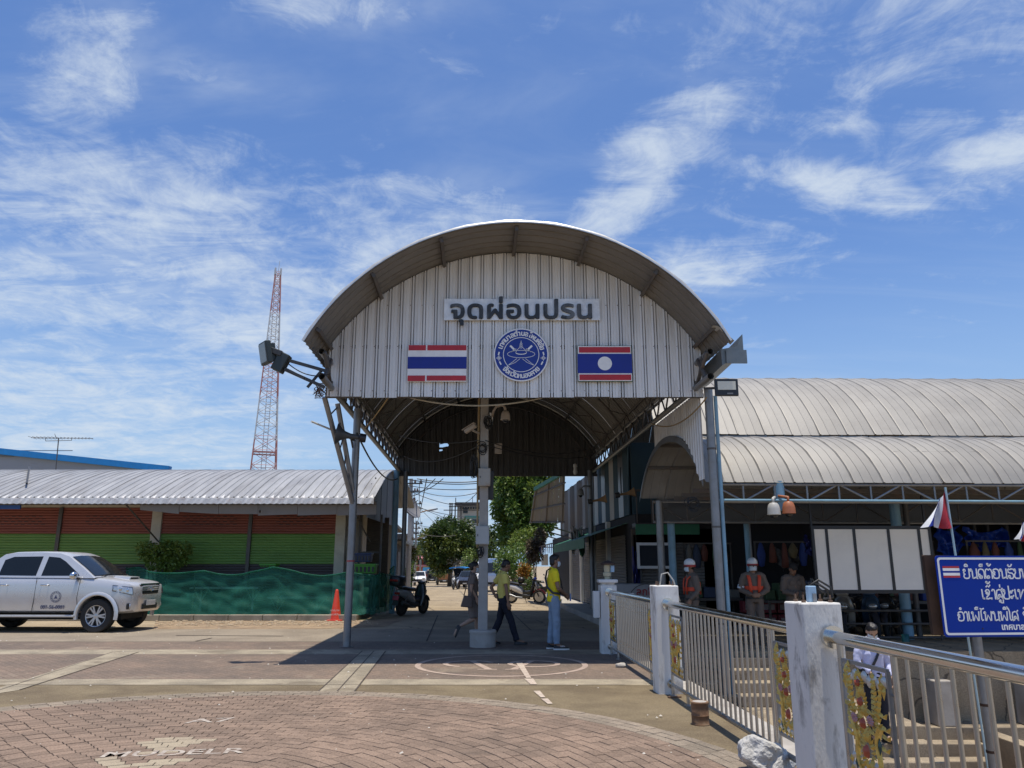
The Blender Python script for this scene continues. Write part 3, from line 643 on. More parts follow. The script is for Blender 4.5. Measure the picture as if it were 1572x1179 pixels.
# Thai flag panel
M_fr = mk('flag_red', (0.46, 0.022, 0.035), 0.5, 0, 0.18, 5, dirt=(0.22, 0.05, 0.05), dirt_amt=0.4); M_fw = mk('flag_white', (0.84, 0.84, 0.84), 0.5, 0, 0.08, 4, dirt=(0.5, 0.5, 0.49), dirt_amt=0.4); M_fb = mk('flag_blue', (0.006, 0.022, 0.26), 0.5, 0, 0.12, 4)
a, b = gp(627, 530), gp(716, 586)
tf = thing('thai_flag_panel', 'red white and blue striped flag board fixed to the gable', 'flag board', ((a.x + b.x) / 2, YS, b.z))
H_ = a.z - b.z; x0, x1 = a.x, b.x
MB().box(x0, x1, YS - 0.02, YS, b.z, a.z).build('backing', M_fw, tf, bevel=0.003)
xs_ = x0 + (x1 - x0) * 0.315
for z0, z1 in ((b.z + 0.005, b.z + H_ * 0.16), (a.z - H_ * 0.15, a.z - 0.005)):
    MB().box(x0 + 0.008, xs_ - 0.015, YS - 0.026, YS - 0.0205, z0, z1).build('red_stripe', M_fr, tf)
    MB().box(xs_ + 0.015, x1 - 0.008, YS - 0.026, YS - 0.0205, z0 + (0.01 if z0 < a.z - 0.3 else 0), z1).build('red_stripe', M_fr, tf)
MB().box(x0, x1, YS - 0.027, YS - 0.0205, b.z + H_ * 0.345, b.z + H_ * 0.67).build('blue_stripe', M_fb, tf)
# Lao flag panel
a, b = gp(886, 531), gp(971, 586)
lf = thing('lao_flag_panel', 'red and blue flag board with a white disc fixed to the gable', 'flag board', ((a.x + b.x) / 2, YS, b.z))
H_ = a.z - b.z; x0, x1 = a.x, b.x
M_gr = mk('dark_green_frame', (0.02, 0.10, 0.05), 0.6)
MB().box(x0, x1, YS - 0.02, YS, b.z, a.z).build('frame', M_gr, lf, bevel=0.003)
MB().box(x0 + 0.01, x1 - 0.01, YS - 0.024, YS - 0.0205, b.z + 0.01, a.z - 0.01).build('white_edge', M_fw, lf)
for z0, z1 in ((b.z + 0.025, b.z + H_ * 0.19), (a.z - H_ * 0.20, a.z - 0.03)): MB().box(x0 + 0.03, x1 - 0.025, YS - 0.029, YS - 0.0245, z0, z1).build('red_stripe', M_fr, lf)
MB().box(x0, x1, YS - 0.031, YS - 0.0245, b.z + H_ * 0.225, b.z + H_ * 0.765).build('blue_stripe', M_fb, lf)
def disc(cx, cz, r, y0, y1, n=40):
    return MB().prism([(cx + r * math.cos(2 * math.pi * i / n), cz + r * math.sin(2 * math.pi * i / n)) for i in range(n)], y0, y1, 'y')
disc((x0 + x1) / 2, b.z + H_ * 0.495, H_ * 0.19, YS - 0.036, YS - 0.0315).build('white_disc', M_fw, lf)
# round municipal emblem
c0 = gp(800, 545); rad = (gp(842, 545).x - gp(758, 545).x) / 2
eb = thing('round_emblem_sign', 'round blue municipal emblem sign with white ring lettering on the gable', 'sign', (c0.x, YS, c0.z - rad))
M_eb = mk('emblem_blue', (0.008, 0.035, 0.27), 0.45, 0, 0.1, 4); M_ew = mk('emblem_white', (0.86, 0.86, 0.86), 0.5, 0, 0.05)
disc(c0.x, c0.z, rad, YS - 0.022, YS, 64).build('rim', M_ew, eb); disc(c0.x, c0.z, rad * 0.955, YS - 0.027, YS - 0.0225, 64).build('field', M_eb, eb)
def ringv(r0, r1, y, n=64): 
    m = MB(); m.grid([[(c0.x + r_ * math.cos(2 * math.pi * i / n), y, c0.z + r_ * math.sin(2 * math.pi * i / n)) for i in range(n + 1)] for r_ in (r0, r1)]); return m
YW = YS - 0.031
ringv(rad * 0.635, rad * 0.66, YW).build('inner_ring', M_ew, eb)
def stroke(pts, w, name='line', close=False):
    m = MB(); pts = [Vector((p[0], 0, p[1])) for p in pts]; L_, R_ = [], []
    for i, p in enumerate(pts):
        d = (pts[min(i + 1, len(pts) - 1)] - pts[max(i - 1, 0)]).normalized(); n_ = Vector((-d.z, 0, d.x)) * w / 2
        L_.append((c0.x + (p + n_).x * rad, YW, c0.z + (p + n_).z * rad)); R_.append((c0.x + (p - n_).x * rad, YW, c0.z + (p - n_).z * rad))
    m.grid([L_, R_]); m.build(name, M_ew, eb)
W = 0.016
ell = [(0.5 * math.cos(2 * math.pi * i / 40), 0.02 + 0.14 * math.sin(2 * math.pi * i / 40)) for i in range(41)]
stroke(ell, W, 'hat_brim')
stroke([(-0.20, 0.06), (-0.16, 0.17), (-0.06, 0.26), (0, 0.30), (0.06, 0.26), (0.16, 0.17), (0.20, 0.06)], W, 'hat_crown')
stroke([(-0.19, 0.05), (-0.1, 0.02), (0, 0.01), (0.1, 0.02), (0.19, 0.05)], 0.03, 'hat_band')
for dz, w_ in ((0.28, 0.07), (0.35, 0.05), (0.41, 0.04)): stroke([(-w_, dz), (0, dz + 0.075), (w_, dz), (0, dz - 0.045), (-w_, dz)], W, 'finial')
stroke([(0, 0.44), (0, 0.53)], 0.02, 'finial')
for s in (-1, 1):
    stroke([(s * 0.22, 0.16), (s * 0.40, 0.34)], 0.07, 'sword_hilt'); stroke([(s * 0.36, 0.10), (s * 0.18, 0.22)], 0.025, 'sword_guard')
    stroke([(s * 0.05, -0.16), (s * -0.22 * -1, -0.30), (s * 0.46, -0.40)], W, 'sword_blade'); stroke([(s * 0.16, -0.15), (s * 0.30, -0.27), (s * 0.47, -0.40)], W, 'sword_blade')
    for q in range(8):
        an = math.pi * q / 4; stroke([(s * 0.81 + 0.02 * math.cos(an), -0.13 + 0.02 * math.sin(an)), (s * 0.81 + (0.10 if q % 2 == 0 else 0.07) * math.cos(an), -0.13 + (0.10 if q % 2 == 0 else 0.07) * math.sin(an))], 0.022, 'flower')
    stroke([(s * 0.83, -0.02), (s * 0.80, 0.10)], 0.05, 'flower'); stroke([(s * 0.79, -0.26), (s * 0.73, -0.38)], 0.05, 'flower')
def arc_text(s, r, a_c, size, flip, step):
    # clusters of base letter plus marks placed round the ring
    cl = []; marks = set('ัิีึืฺุู็่้๊๋์ํำ')
    for ch in s:
        if ch in marks and ch != 'ำ' and cl: cl[-1] += ch
        else: cl.append(ch)
    tot = (len(cl) - 1) * step; 
    for i, c in enumerate(cl):
        an = a_c + (tot / 2 - i * step) * (1 if not flip else -1)
        rot = (an - math.pi / 2) if not flip else (an + math.pi / 2)
        p = (c0.x + r * math.cos(an), c0.z + r * math.sin(an))
        text_mesh(c, size, 0.0, Matrix.Translation((p[0], YW - 0.001, p[1])) @ Matrix.Rotation(-rot, 4, 'Y') @ Matrix.Translation((0, 0, -size * 0.30)) @ FACE, 'letter', M_ew, eb, bold=0.004)
arc_text('เทศบาลตำบลโพนพิสัย', rad * 0.80, math.pi / 2, 0.135, False, R(9.6))
arc_text('จังหวัดหนองคาย', rad * 0.80, -math.pi / 2, 0.135, True, R(8.6))

# ------------------------------------------------------------------ floodlights and fittings on the canopy corners
M_lens = mk('lamp_glass', (0.22, 0.24, 0.245), 0.15, 0, 0.1, 6); M_lamp = mk('lamp_body', (0.035, 0.045, 0.045), 0.45, 0.2, 0.15)
la = PX(408, 542, 13.0); ra = Vector((cx_at(13.2) - 3.42, 13.2, 4.95))
fl = thing('floodlight', 'large square dark floodlight on a bracket arm off the canopy corner', 'floodlight', tuple(la))
rotm = Matrix.Rotation(R(38), 3, 'Z') @ Matrix.Rotation(R(-12), 3, 'Y')
m = MB(); m.cbox(la, (0.10, 0.34, 0.40), rotm); m.build('housing', M_lamp, fl, bevel=0.02)
m = MB(); m.cbox(la + rotm @ Vector((-0.055, 0, 0)), (0.012, 0.28, 0.33), rotm); m.build('lens', M_lens, fl)
m = MB()
for q in range(5): m.cbox(la + rotm @ Vector((0.09, -0.12 + q * 0.06, 0.0)), (0.09, 0.012, 0.30), rotm)
m.build('cooling_fins', M_lamp, fl)
bx_ = la + Vector((0.27, 0.05, -0.16))
m = MB(); m.cbox(bx_, (0.20, 0.20, 0.34), Matrix.Rotation(R(25), 3, 'Y')); m.build('ballast_box', M_lamp, fl, bevel=0.015)
m = MB(); m.cbox(la + Vector((0.17, 0.0, 0.02)), (0.26, 0.14, 0.10), Matrix.Rotation(R(20), 3, 'Y')); m.build('yoke', M_dark, fl, bevel=0.01)
m = MB()
for dz in (0.0, -0.30): m.bar(bx_ + Vector((0.06, 0, dz * 0.6 + 0.06)), (ra.x + 0.06, ra.y, ra.z + dz - 0.05), 0.05, 0.05)
m.bar(bx_ + Vector((0.1, 0, -0.12)), bx_ + Vector((0.42, 0, -0.28)), 0.04, 0.04); m.bar((ra.x - 0.25, ra.y, ra.z - 0.35), (ra.x, ra.y, ra.z - 0.02), 0.04, 0.04)
m.build('bracket_arm', M_dark, fl)
def sag(a, b, s, n=14):
    a, b = Vector(a), Vector(b); return [a.lerp(b, i / n) - Vector((0, 0, s * 4 * (i / n) * (1 - i / n))) for i in range(n + 1)]
cm = MB(); cm.tube(sag(bx_ + Vector((0.1, 0, 0)), ra + Vector((0.15, 0, -0.1)), 0.12), 0.010, 6); cm.build('cable', M_wire, fl)
# small LED floodlight on the right
lb = PX(1115, 595, 12.9)
f2 = thing('floodlight', 'small flat black lamp panel bolted beside the right gutter', 'floodlight', tuple(lb))
MB().cbox(lb, (0.40, 0.06, 0.30)).build('housing', M_black, f2, bevel=0.012)
MB().cbox(lb + Vector((0, -0.032, 0.03)), (0.31, 0.008, 0.15)).build('lens', mk('led_glass', (0.62, 0.60, 0.50), 0.25, 0, 0.06), f2)
MB().cbox(lb + Vector((0.05, -0.032, -0.11)), (0.10, 0.006, 0.025)).build('maker_plate', mk('grey_print', (0.2, 0.2, 0.2)), f2)
MB().bar(lb + Vector((-0.1, 0.03, 0)), lb + Vector((-0.25, 0.5, 0.1)), 0.04, 0.04).build('bracket', M_dark, f2)
# cable tangle at the left corner
tg = thing('cable_tangle', 'small tangle of rusty wire hanging at the canopy corner', 'cable', tuple(PX(492, 595, 13.6)))
m = MB(); rg = random.Random(5); p0 = PX(492, 598, 13.6)
for q in range(9): m.tube([p0 + Vector((rg.uniform(-.12, .1), rg.uniform(-.06, .06), rg.uniform(-.16, .14))) for _ in range(6)], 0.007, 5)
m.build('wire_loops', mk('rusty_wire', (0.12, 0.07, 0.05), 0.8), tg)
# horn loudspeaker and tube lamp at the left post
hp = PX(530, 668, 14.7)
hs = thing('horn_loudspeaker', 'dark horn loudspeaker clamped to the left canopy post', 'loudspeaker', tuple(hp))
MH = Matrix.Translation(hp) @ Matrix.Rotation(R(-82), 4, 'Y') @ Matrix.Rotation(R(10), 4, 'X')
MB().lathe([(0.045, -0.28), (0.05, -0.10), (0.075, 0.0), (0.12, 0.08), (0.20, 0.15), (0.205, 0.17), (0.19, 0.165), (0.10, 0.06)], 20, MH).build('horn', mk('speaker_grey', (0.05, 0.055, 0.06), 0.5), hs, smooth=40)
MB().lathe([(0.075, -0.40), (0.085, -0.38), (0.085, -0.28), (0.05, -0.26)], 16, MH).build('driver', M_black, hs, smooth=40)
MB().bar(hp + Vector((0.1, 0, 0)), (pl_.x - 0.04, pl_.y - 0.12, hp.z - 0.1), 0.03, 0.05).build('bracket', M_dark, hs)
tl = thing('tube_lamp', 'thin white tube lamp batten slanting out from the left canopy post', 'lamp', tuple(PX(497, 655, 14.9)))
MB().tube([PX(478, 647, 14.4), PX(519, 664, 15.1)], 0.02, 8).build('tube', mk('tube_white', (0.7, 0.69, 0.64), 0.4), tl)
MB().bar(PX(519, 664, 15.1), (pl_.x, pl_.y, PX(519, 664, 15.1).z - 0.08), 0.03, 0.03).build('bracket', M_dark, tl)

# ------------------------------------------------------------------ concrete utility pole under the canopy
pp = PG(741, 993)
up = thing('concrete_utility_pole', 'square concrete pole in a round concrete footing under the canopy', 'utility pole', (pp.x, pp.y, 0))
M_pole = mk('pole_concrete', (0.36, 0.34, 0.31), 0.85, 0, 0.14, 5, 0.2, 80, dirt=(0.22, 0.20, 0.18), dirt_amt=0.5, dirt_scale=2)
YP = pp.y
m = MB(); m.box(pp.x - 0.095, pp.x + 0.095, YP - 0.08, YP + 0.08, 0.2, 7.0, taper=0.018); m.build('shaft', M_pole, up, bevel=0.012)
m = MB()
for q in range(14): 
    z_ = 0.75 + q * 0.40; m.lathe([(0.014, -0.082), (0.014, -0.0795)], 10, Matrix.Translation((pp.x + 0.01, YP, z_)) @ Matrix.Rotation(R(-90), 4, 'X') @ Matrix.Diagonal((1, 1, -1, 1)))
m.build('bolt_holes', M_black, up)
MB().lathe([(0.255, 0.0), (0.255, 0.26), (0.268, 0.262), (0.268, 0.30), (0.25, 0.32), (0.02, 0.325)], 28, Matrix.Translation((pp.x, YP, 0))).build('footing', M_conc, up, smooth=40)
MB().tube([(pp.x - 0.13, YP - 0.02, 3.3), (pp.x - 0.125, YP - 0.03, 1.9)], 0.02, 8).build('conduit', mk('conduit_ochre', (0.32, 0.22, 0.10), 0.6), up)
MB().tube([(pp.x - 0.10, YP - 0.03, 6.8), (pp.x - 0.13, YP - 0.02, 3.3)], 0.024, 8).build('conduit', mk('conduit_ochre', (0.32, 0.22, 0.10), 0.6), up)
def ebox(x0, y0, x1, y1, dep, label, mat, rust=False, dy=0.0):
    a, b = PX(x0, y0, YP - 0.10), PX(x1, y1, YP - 0.10); c = (a + b) / 2
    t = thing('meter_box', label, 'meter box', (c.x, YP - 0.10 + dy, b.z))
    MB().box(a.x, b.x, YP - 0.085 - dep + dy, YP - 0.085 + dy, b.z, a.z).build('case', mat, t, bevel=0.008)
    MB().box(a.x + 0.015, b.x - 0.015, YP - 0.085 - dep - 0.006 + dy, YP - 0.0855 - dep + dy, b.z + 0.015, a.z - 0.015).build('door', mat, t, bevel=0.003)
    MB().cbox((a.x + 0.04, YP - 0.085 - dep - 0.012 + dy, (a.z + b.z) / 2), (0.015, 0.012, 0.04)).build('latch', M_dark, t)
    return t
M_box1 = mk('painted_steel_box', (0.36, 0.345, 0.31), 0.5, 0.1, 0.1, 5, dirt=(0.30, 0.16, 0.06), dirt_amt=0.6, dirt_scale=3); M_box2 = mk('light_grey_box', (0.40, 0.41, 0.40), 0.5, 0.1, 0.08, 5)
ebox(735, 720, 753, 747, 0.16, 'upper rust stained meter box on the concrete pole', M_box1)
ebox(731, 808, 751, 836, 0.14, 'lower light grey meter box on the concrete pole', M_box2)
bb = PX(745, 750, YP + 0.12); t = thing('cable_cabinet', 'tall narrow grey cabinet strapped behind the concrete pole', 'cabinet', (bb.x, YP + 0.1, 2.6))
MB().box(bb.x - 0.17, bb.x + 0.17, YP + 0.085, YP + 0.26, PX(745, 766, YP).z, PX(745, 722, YP).z).build('case', M_dark, t, bevel=0.01)
rg = random.Random(11)
def loop_bundle(c, rw, rh, n, label):
    t = thing('cable_loop', label, 'cable', tuple(c)); m = MB()
    for q in range(n):
        w_, h_, ox, oz, ph = rw * rg.uniform(.7, 1.1), rh * rg.uniform(.7, 1.1), rg.uniform(-.03, .03), rg.uniform(-.05, .05), rg.uniform(-.06, .06)
        m.tube([Vector(c) + Vector((ox + w_ * math.cos(2 * math.pi * i / 16), ph * math.sin(i) - 0.02, oz + h_ * math.sin(2 * math.pi * i / 16))) for i in range(17)], 0.009, 5)
    m.build('loops', M_wire, t); return t
loop_bundle(PX(749, 649, YP - 0.1), 0.08, 0.12, 6, 'black cable loops tied high on the concrete pole near the dome camera')
loop_bundle(PX(727, 718, YP - 0.1), 0.07, 0.22, 6, 'grey cable coil hanging beside the rust stained meter box')
loop_bundle(PX(738, 848, YP - 0.1), 0.05, 0.10, 4, 'cable loops hanging under the light grey meter box')
loop_bundle(PX(740, 688, YP - 0.1), 0.09, 0.10, 5, 'black cable loops tied to the concrete pole above the rusty box')
# cameras on the pole
M_cam = mk('camera_beige', (0.36, 0.30, 0.24), 0.4, 0, 0.15, 6)
def dome_camera(c, r, label, arm=None, mat=M_cam):
    t = thing('dome_camera', label, 'security camera', tuple(c)); c = Vector(c)
    MB().lathe([(0.02, 1.25 * r), (0.55 * r, 1.2 * r), (0.8 * r, 0.9 * r), (0.95 * r, 0.3 * r), (r, -0.5 * r), (1.02 * r, -0.62 * r), (0.8 * r, -0.66 * r)], 20, Matrix.Translation(c)).build('housing', mat, t, smooth=40)
    MB().ball(c + Vector((0, 0, -0.66 * r)), (0.62 * r, 0.62 * r, 0.55 * r), 16, 10).build('dome', mk('smoked_dome', (0.02, 0.02, 0.022), 0.1, 0, 0.1), t, smooth=True)
    if arm: MB().tube(arm, 0.028, 8).build('arm', mat, t, smooth=True)
    return t
dc = PX(776, 640, YP - 0.35)
wx = pp.x + 0.15
dome_camera(dc, 0.10, 'beige dome camera on a gooseneck arm off the concrete pole', [(wx, YP - 0.05, dc.z + 0.03), (wx + 0.04, YP - 0.12, dc.z + 0.17), (wx + 0.10, YP - 0.2, dc.z + 0.245), (dc.x - 0.07, YP - 0.3, dc.z + 0.26), (dc.x - 0.015, YP - 0.34, dc.z + 0.21), (dc.x, YP - 0.35, dc.z + 0.12)])
t = thing('camera_bracket', 'pale junction box holding the gooseneck camera arm on the pole', 'bracket', (wx - 0.03, YP - 0.05, dc.z - 0.1)); MB().cbox((wx - 0.01, YP - 0.04, dc.z + 0.02), (0.07, 0.09, 0.24)).build('plate', M_white, t, bevel=0.005)
bc = PX(722, 658, YP - 0.3)
t = thing('bullet_camera', 'long bullet shaped camera pointing down left from the pole', 'security camera', tuple(bc))
rot = Matrix.Rotation(R(-20), 3, 'Z') @ Matrix.Rotation(R(-28), 3, 'Y')
MB().cbox(bc, (0.27, 0.10, 0.09), rot).build('housing', M_cam, t, bevel=0.02); MB().cbox(bc + rot @ Vector((-0.01, 0, 0.055)), (0.31, 0.12, 0.015), rot).build('sun_shield', M_cam, t, bevel=0.004)
MB().cbox(bc + rot @ Vector((-0.14, 0, 0)), (0.012, 0.085, 0.075), rot).build('lens', mk('smoked_dome', (0, 0, 0)), t); MB().bar(bc + Vector((0.05, 0, -0.04)), (pp.x - 0.09, YP - 0.02, bc.z - 0.06), 0.03, 0.03).build('bracket', M_cam, t)
hb = PX(765, 690, 19.0)
t = thing('hanging_junction_box', 'small pale junction box hanging on a rod inside the canopy', 'junction box', tuple(hb))
MB().cbox(hb, (0.17, 0.12, 0.20)).build('case', M_cam, t, bevel=0.01); MB().cbox(hb + Vector((0, 0, 0.12)), (0.19, 0.14, 0.05)).build('lid', M_cam, t, bevel=0.005); MB().tube([hb + Vector((0, 0, 0.1)), (hb.x, hb.y, 7.2)], 0.012, 6).build('rod', M_steel, t)
bu = PX(883, 722, 25.5); t = thing('bulb_lamp', 'small white bulb lamp hanging near the far right canopy corner', 'lamp', tuple(bu))
MB().lathe([(0.02, 0.22), (0.06, 0.2), (0.07, 0.12), (0.05, 0.09), (0.06, 0.02), (0.075, -0.05), (0.05, -0.13), (0.01, -0.15)], 12, Matrix.Translation(bu)).build('bulb', mk('tube_white', (0.7, 0.7, 0.7)), t, smooth=True); MB().tube([bu + Vector((0, 0, 0.2)), (bu.x, bu.y, 5.3)], 0.008, 5).build('cord', M_wire, t)
# slack cables under the roof
def cable(a, b, s, r_, label, mat=M_wire, n=16):
    c = (Vector(a) + Vector(b)) / 2
    o = MB().tube(sag(a, b, s, n), r_, 5).build('cable', mat, None, at=tuple(c)); return tag(o, label, 'cable')
M_wcab = mk('pale_cable', (0.42, 0.38, 0.30), 0.6)
cable(PX(627, 610, 14.3), PX(870, 600, 14.3), 0.22, 0.016, 'thick pale cable sagging just under the front gable', M_wcab)
cable(PX(1085, 610, 13.7), PX(1000, 650, 16.5), 0.25, 0.014, 'yellowish cable drooping from the right canopy post to the side screen', mk('conduit_ochre', (0, 0, 0)))
cable(PX(560, 658, 15.2), PX(595, 612, 14.3), 0.02, 0.014, 'yellowish cable slanting up inside the left front corner', mk('conduit_ochre', (0, 0, 0)))
for i, (a, b, s) in enumerate((((612, 668, 20), (735, 676, 15.5), 0.12), ((745, 676, 15.5), (900, 690, 22), 0.2), ((620, 700, 24), (735, 684, 15.5), 0.25), ((748, 684, 15.5), (905, 700, 25), 0.15))):
    cable(PX(*a), PX(*b), s, 0.010, ('black cable strung from the pole to the left eave girder', 'black cable strung from the pole to the right eave girder', 'lower black cable slung from the pole toward the far left corner', 'lower black cable slung from the pole toward the far right corner')[i])
cable(PX(548, 665, 15.3), PX(610, 735, 26.5), 0.35, 0.02, 'thick black cable looping along under the left girder')
# ================================================================== LEFT MARKET HALL
WY = 25.45; XE = -4.15
hall = thing('market_hall', 'long low market hall with red and green roller shutters and curved metal roof', 'building', (-13, WY, 0))
M_shr = mk('shutter_red', (0.27, 0.080, 0.055), 0.6, 0, 0.15, 2, dirt=(0.17, 0.055, 0.04), dirt_amt=0.5, stretch=(0.4, 1, 3)); M_shg = mk('shutter_green', (0.155, 0.28, 0.065), 0.55, 0, 0.15, 2, dirt=(0.10, 0.19, 0.05), dirt_amt=0.5, stretch=(0.4, 1, 3)); M_shd = mk('shutter_dark', (0.075, 0.058, 0.058), 0.6)
M_cream = mk('cream_wall', (0.55, 0.50, 0.40), 0.85, 0, 0.1, 2, 0.1, 40, dirt=(0.25, 0.21, 0.16), dirt_amt=0.5)
M_lroof = mk('left_roof_metal', (0.31, 0.315, 0.325), 0.55, 0.2, 0.16, 1.2, 0.05, 20, dirt=(0.19, 0.185, 0.185), dirt_amt=0.65, dirt_scale=0.8, stretch=(3, 0.5, 1), rnd=0.06)
def zw(y): return PX(300, y, WY).z
zT, zG, zD = PX(240, 779, WY).z, PX(200, 819.5, WY).z, PX(200, 866, WY).z
edges = [PX(q, 820, WY).x for q in (-203, -55, 91, 240, 384, 523)]
def slat_band(x0, x1, z0, z1, mat, name, slots=False):
    m = MB(); pit = 0.085; prof = []
    z = z0
    while z < z1 - 0.01:
        for f, d in ((0.0, 0.0), (0.15, 0.018), (0.5, 0.03), (0.85, 0.018)): prof.append((min(z + f * pit, z1), -d))
        z += pit
    prof.append((z1, 0.0))
    m.grid([[(x0, WY + d, zz) for zz, d in prof], [(x1, WY + d, zz) for zz, d in prof]])
    o = m.build(name, mat, hall, smooth=50)
    if slots:
        s = MB(); n = int((x1 - x0) / 0.22)
        for r_ in range(4):
            for k in range(n):
                if k < n * 0.22 or k > n * 0.8: continue
                xx = x0 + (k + 0.5 * (r_ % 2)) * 0.22 + 0.1; zz = z1 - 0.30 - r_ * 0.085 * 1.0
                s.box(xx, xx + 0.13, WY - 0.034, WY - 0.0305, zz, zz + 0.018)
        s.build('vent_slots', M_black, o)
for a, b in zip(edges[:-1], edges[1:]):
    slat_band(a + 0.06, b - 0.06, 0.15, zD, M_shd, 'shutter_foot'); slat_band(a + 0.06, b - 0.06, zD, zG, M_shg, 'green_shutter'); slat_band(a + 0.06, b - 0.06, zG, zT, M_shr, 'red_shutter', True)
for i, e in enumerate(edges):
    w = 0.16 if i in (3, 5) else 0.06
    MB().box(e - w, e + w, WY - 0.09, WY + 0.2, 0.15, zT + (0.3 if i == 3 else 0.0)).build('pillar', M_cream if i in (3, 5) else M_steel, hall, bevel=0.01)
MB().box(edges[0], edges[-1] + 0.16, WY - 0.02, WY + 0.2, zT, 4.2).build('lintel', M_cream, hall)
MB().box(edges[0], XE - 0.35, WY + 4.8, WY + 5.0, 0.15, 4.2).build('rear_wall', M_cream, hall)
MB().box(edges[-1] + 0.165, edges[-1] + 0.30, WY + 0.2, WY + 4.79, 0.15, 3.9).build('end_wall', M_cream, hall)
# curved roof: eave rises to a crest and falls away behind
def lroof(s):                    # s 0..1 from front eave over the crest
    y = 23.45 + s * 9.6; return y, 3.55 + 1.55 * math.sin(min(s * 1.0, 1) * math.pi * 0.86 + 0.10) / 1.0 - 0.155
NS = 26
lp = [lroof(i / NS) for i in range(NS + 1)]
x = XE; k = 0
while x > -24:
    m = MB(); cols = []
    for dx, dz in ((0, 0.026), (0.02, 0.026), (0.035, 0), (0.215, 0), (0.23, 0.026), (0.26, 0.026), (0.275, 0), (0.465, 0), (0.48, 0.026), (0.51, 0.026), (0.525, 0), (0.735, 0), (0.75, 0.022)):
        cols.append([(x - dx, y_, z_ + dz + (0.004 if k % 2 else 0)) for y_, z_ in lp])
    m.grid(cols); m.build('roof_sheet', M_lroof, hall, smooth=30); x -= 0.755; k += 1
# bright serrated eave flashing, one crimped strip per sheet
M_fl = mk('eave_flashing', (0.62, 0.61, 0.59), 0.5, 0.2, 0.15, 6, dirt=(0.40, 0.30, 0.25), dirt_amt=0.5, dirt_scale=5)
x = XE - 0.02; 
while x > -24:
    m = MB(); top, bot, mid = [], [], []
    for q in range(9):
        xx = x - q * 0.0944; rz = 0.022 if q % 3 == 1 else 0
        top.append((xx, 23.72, 3.595 + 0.05 + rz)); mid.append((xx, 23.42, 3.53 + rz)); bot.append((xx, 23.40 - rz, 3.35 + (0.02 if q % 2 else 0)))
    m.grid([top, mid, bot]); m.build('eave_flashing', M_fl, hall); x -= 0.7552
MB().box(-24, XE + 0.04, 23.55, 23.62, 3.34, 3.44).build('eave_beam', M_steel, hall)
# crest capping
x = XE
while x > -24:
    i_ = max(range(len(lp)), key=lambda q: lp[q][1]); yc, zc_ = lp[i_]
    MB().cbox((x - 0.2, yc, zc_ + 0.03), (0.34, 0.25, 0.05)).build('ridge_cap', M_fl, hall); x -= 0.40
# grey boarded awning strip below the eave and end gable
M_awn = mk('grey_awning_board', (0.19, 0.19, 0.195), 0.6, 0, 0.12, 2)
ax0, ax1 = PX(215, 770, 23.7).x, PX(578, 780, 23.7).x
nb = 6
for q in range(nb):
    xa, xb = ax0 + (ax1 - ax0) * q / nb, ax0 + (ax1 - ax0) * (q + 1) / nb
    MB().add([(xa + 0.006, 23.70, 3.36), (xb - 0.006, 23.70, 3.36), (xb - 0.006, 23.75, 3.08 - 0.02 * (q / nb)), (xa + 0.006, 23.75, 3.20 - 0.17 * min(1, q / 3)), (xa + 0.006, 23.73, 3.36), (xb - 0.006, 23.73, 3.36), (xb - 0.006, 23.78, 3.08 - 0.02 * (q / nb)), (xa + 0.006, 23.78, 3.20 - 0.17 * min(1, q / 3))],
             [(0, 1, 2, 3), (7, 6, 5, 4), (0, 4, 5, 1), (1, 5, 6, 2), (2, 6, 7, 3), (3, 7, 4, 0)]).build('awning_board', M_awn, hall)
MB().box(-17, PX(31, 768, 23.6).x, 23.64, 23.70, 3.22, 3.34).build('blue_board', mk('blue_board', (0.02, 0.08, 0.28), 0.5), hall)
for q in range(9):                 # ribbed cladding at the hall's open end
    y0_ = 24.1 + q * 0.62; zt = [z_ for y_, z_ in lp if y_ >= y0_][0] - 0.05
    MB().box(XE - 0.36, XE - 0.33 - (0.01 if q % 2 else 0), y0_, y0_ + 0.61, 3.0, zt).build('gable_sheet', M_awn, hall)
for q, (xx, l) in enumerate(((PX(222, 800, 25).x, 1), (PX(540, 790, 24).x, 1))):
    MB().tube([(xx, 23.7, 3.35), (xx + 0.35, WY - 0.1, 2.3)], 0.025, 6).build('brace', M_steel, hall)
MB().tube([PX(399, 784, 23.66), PX(399, 786, 23.4)], 0.03, 6).build('spotlight', M_black, hall)
bk = PX(44, 735, 25.5); MB().bar(PX(45, 717, 27.5), PX(41, 742, 24.3), 0.06, 0.04).build('dark_strap', M_dark, hall)
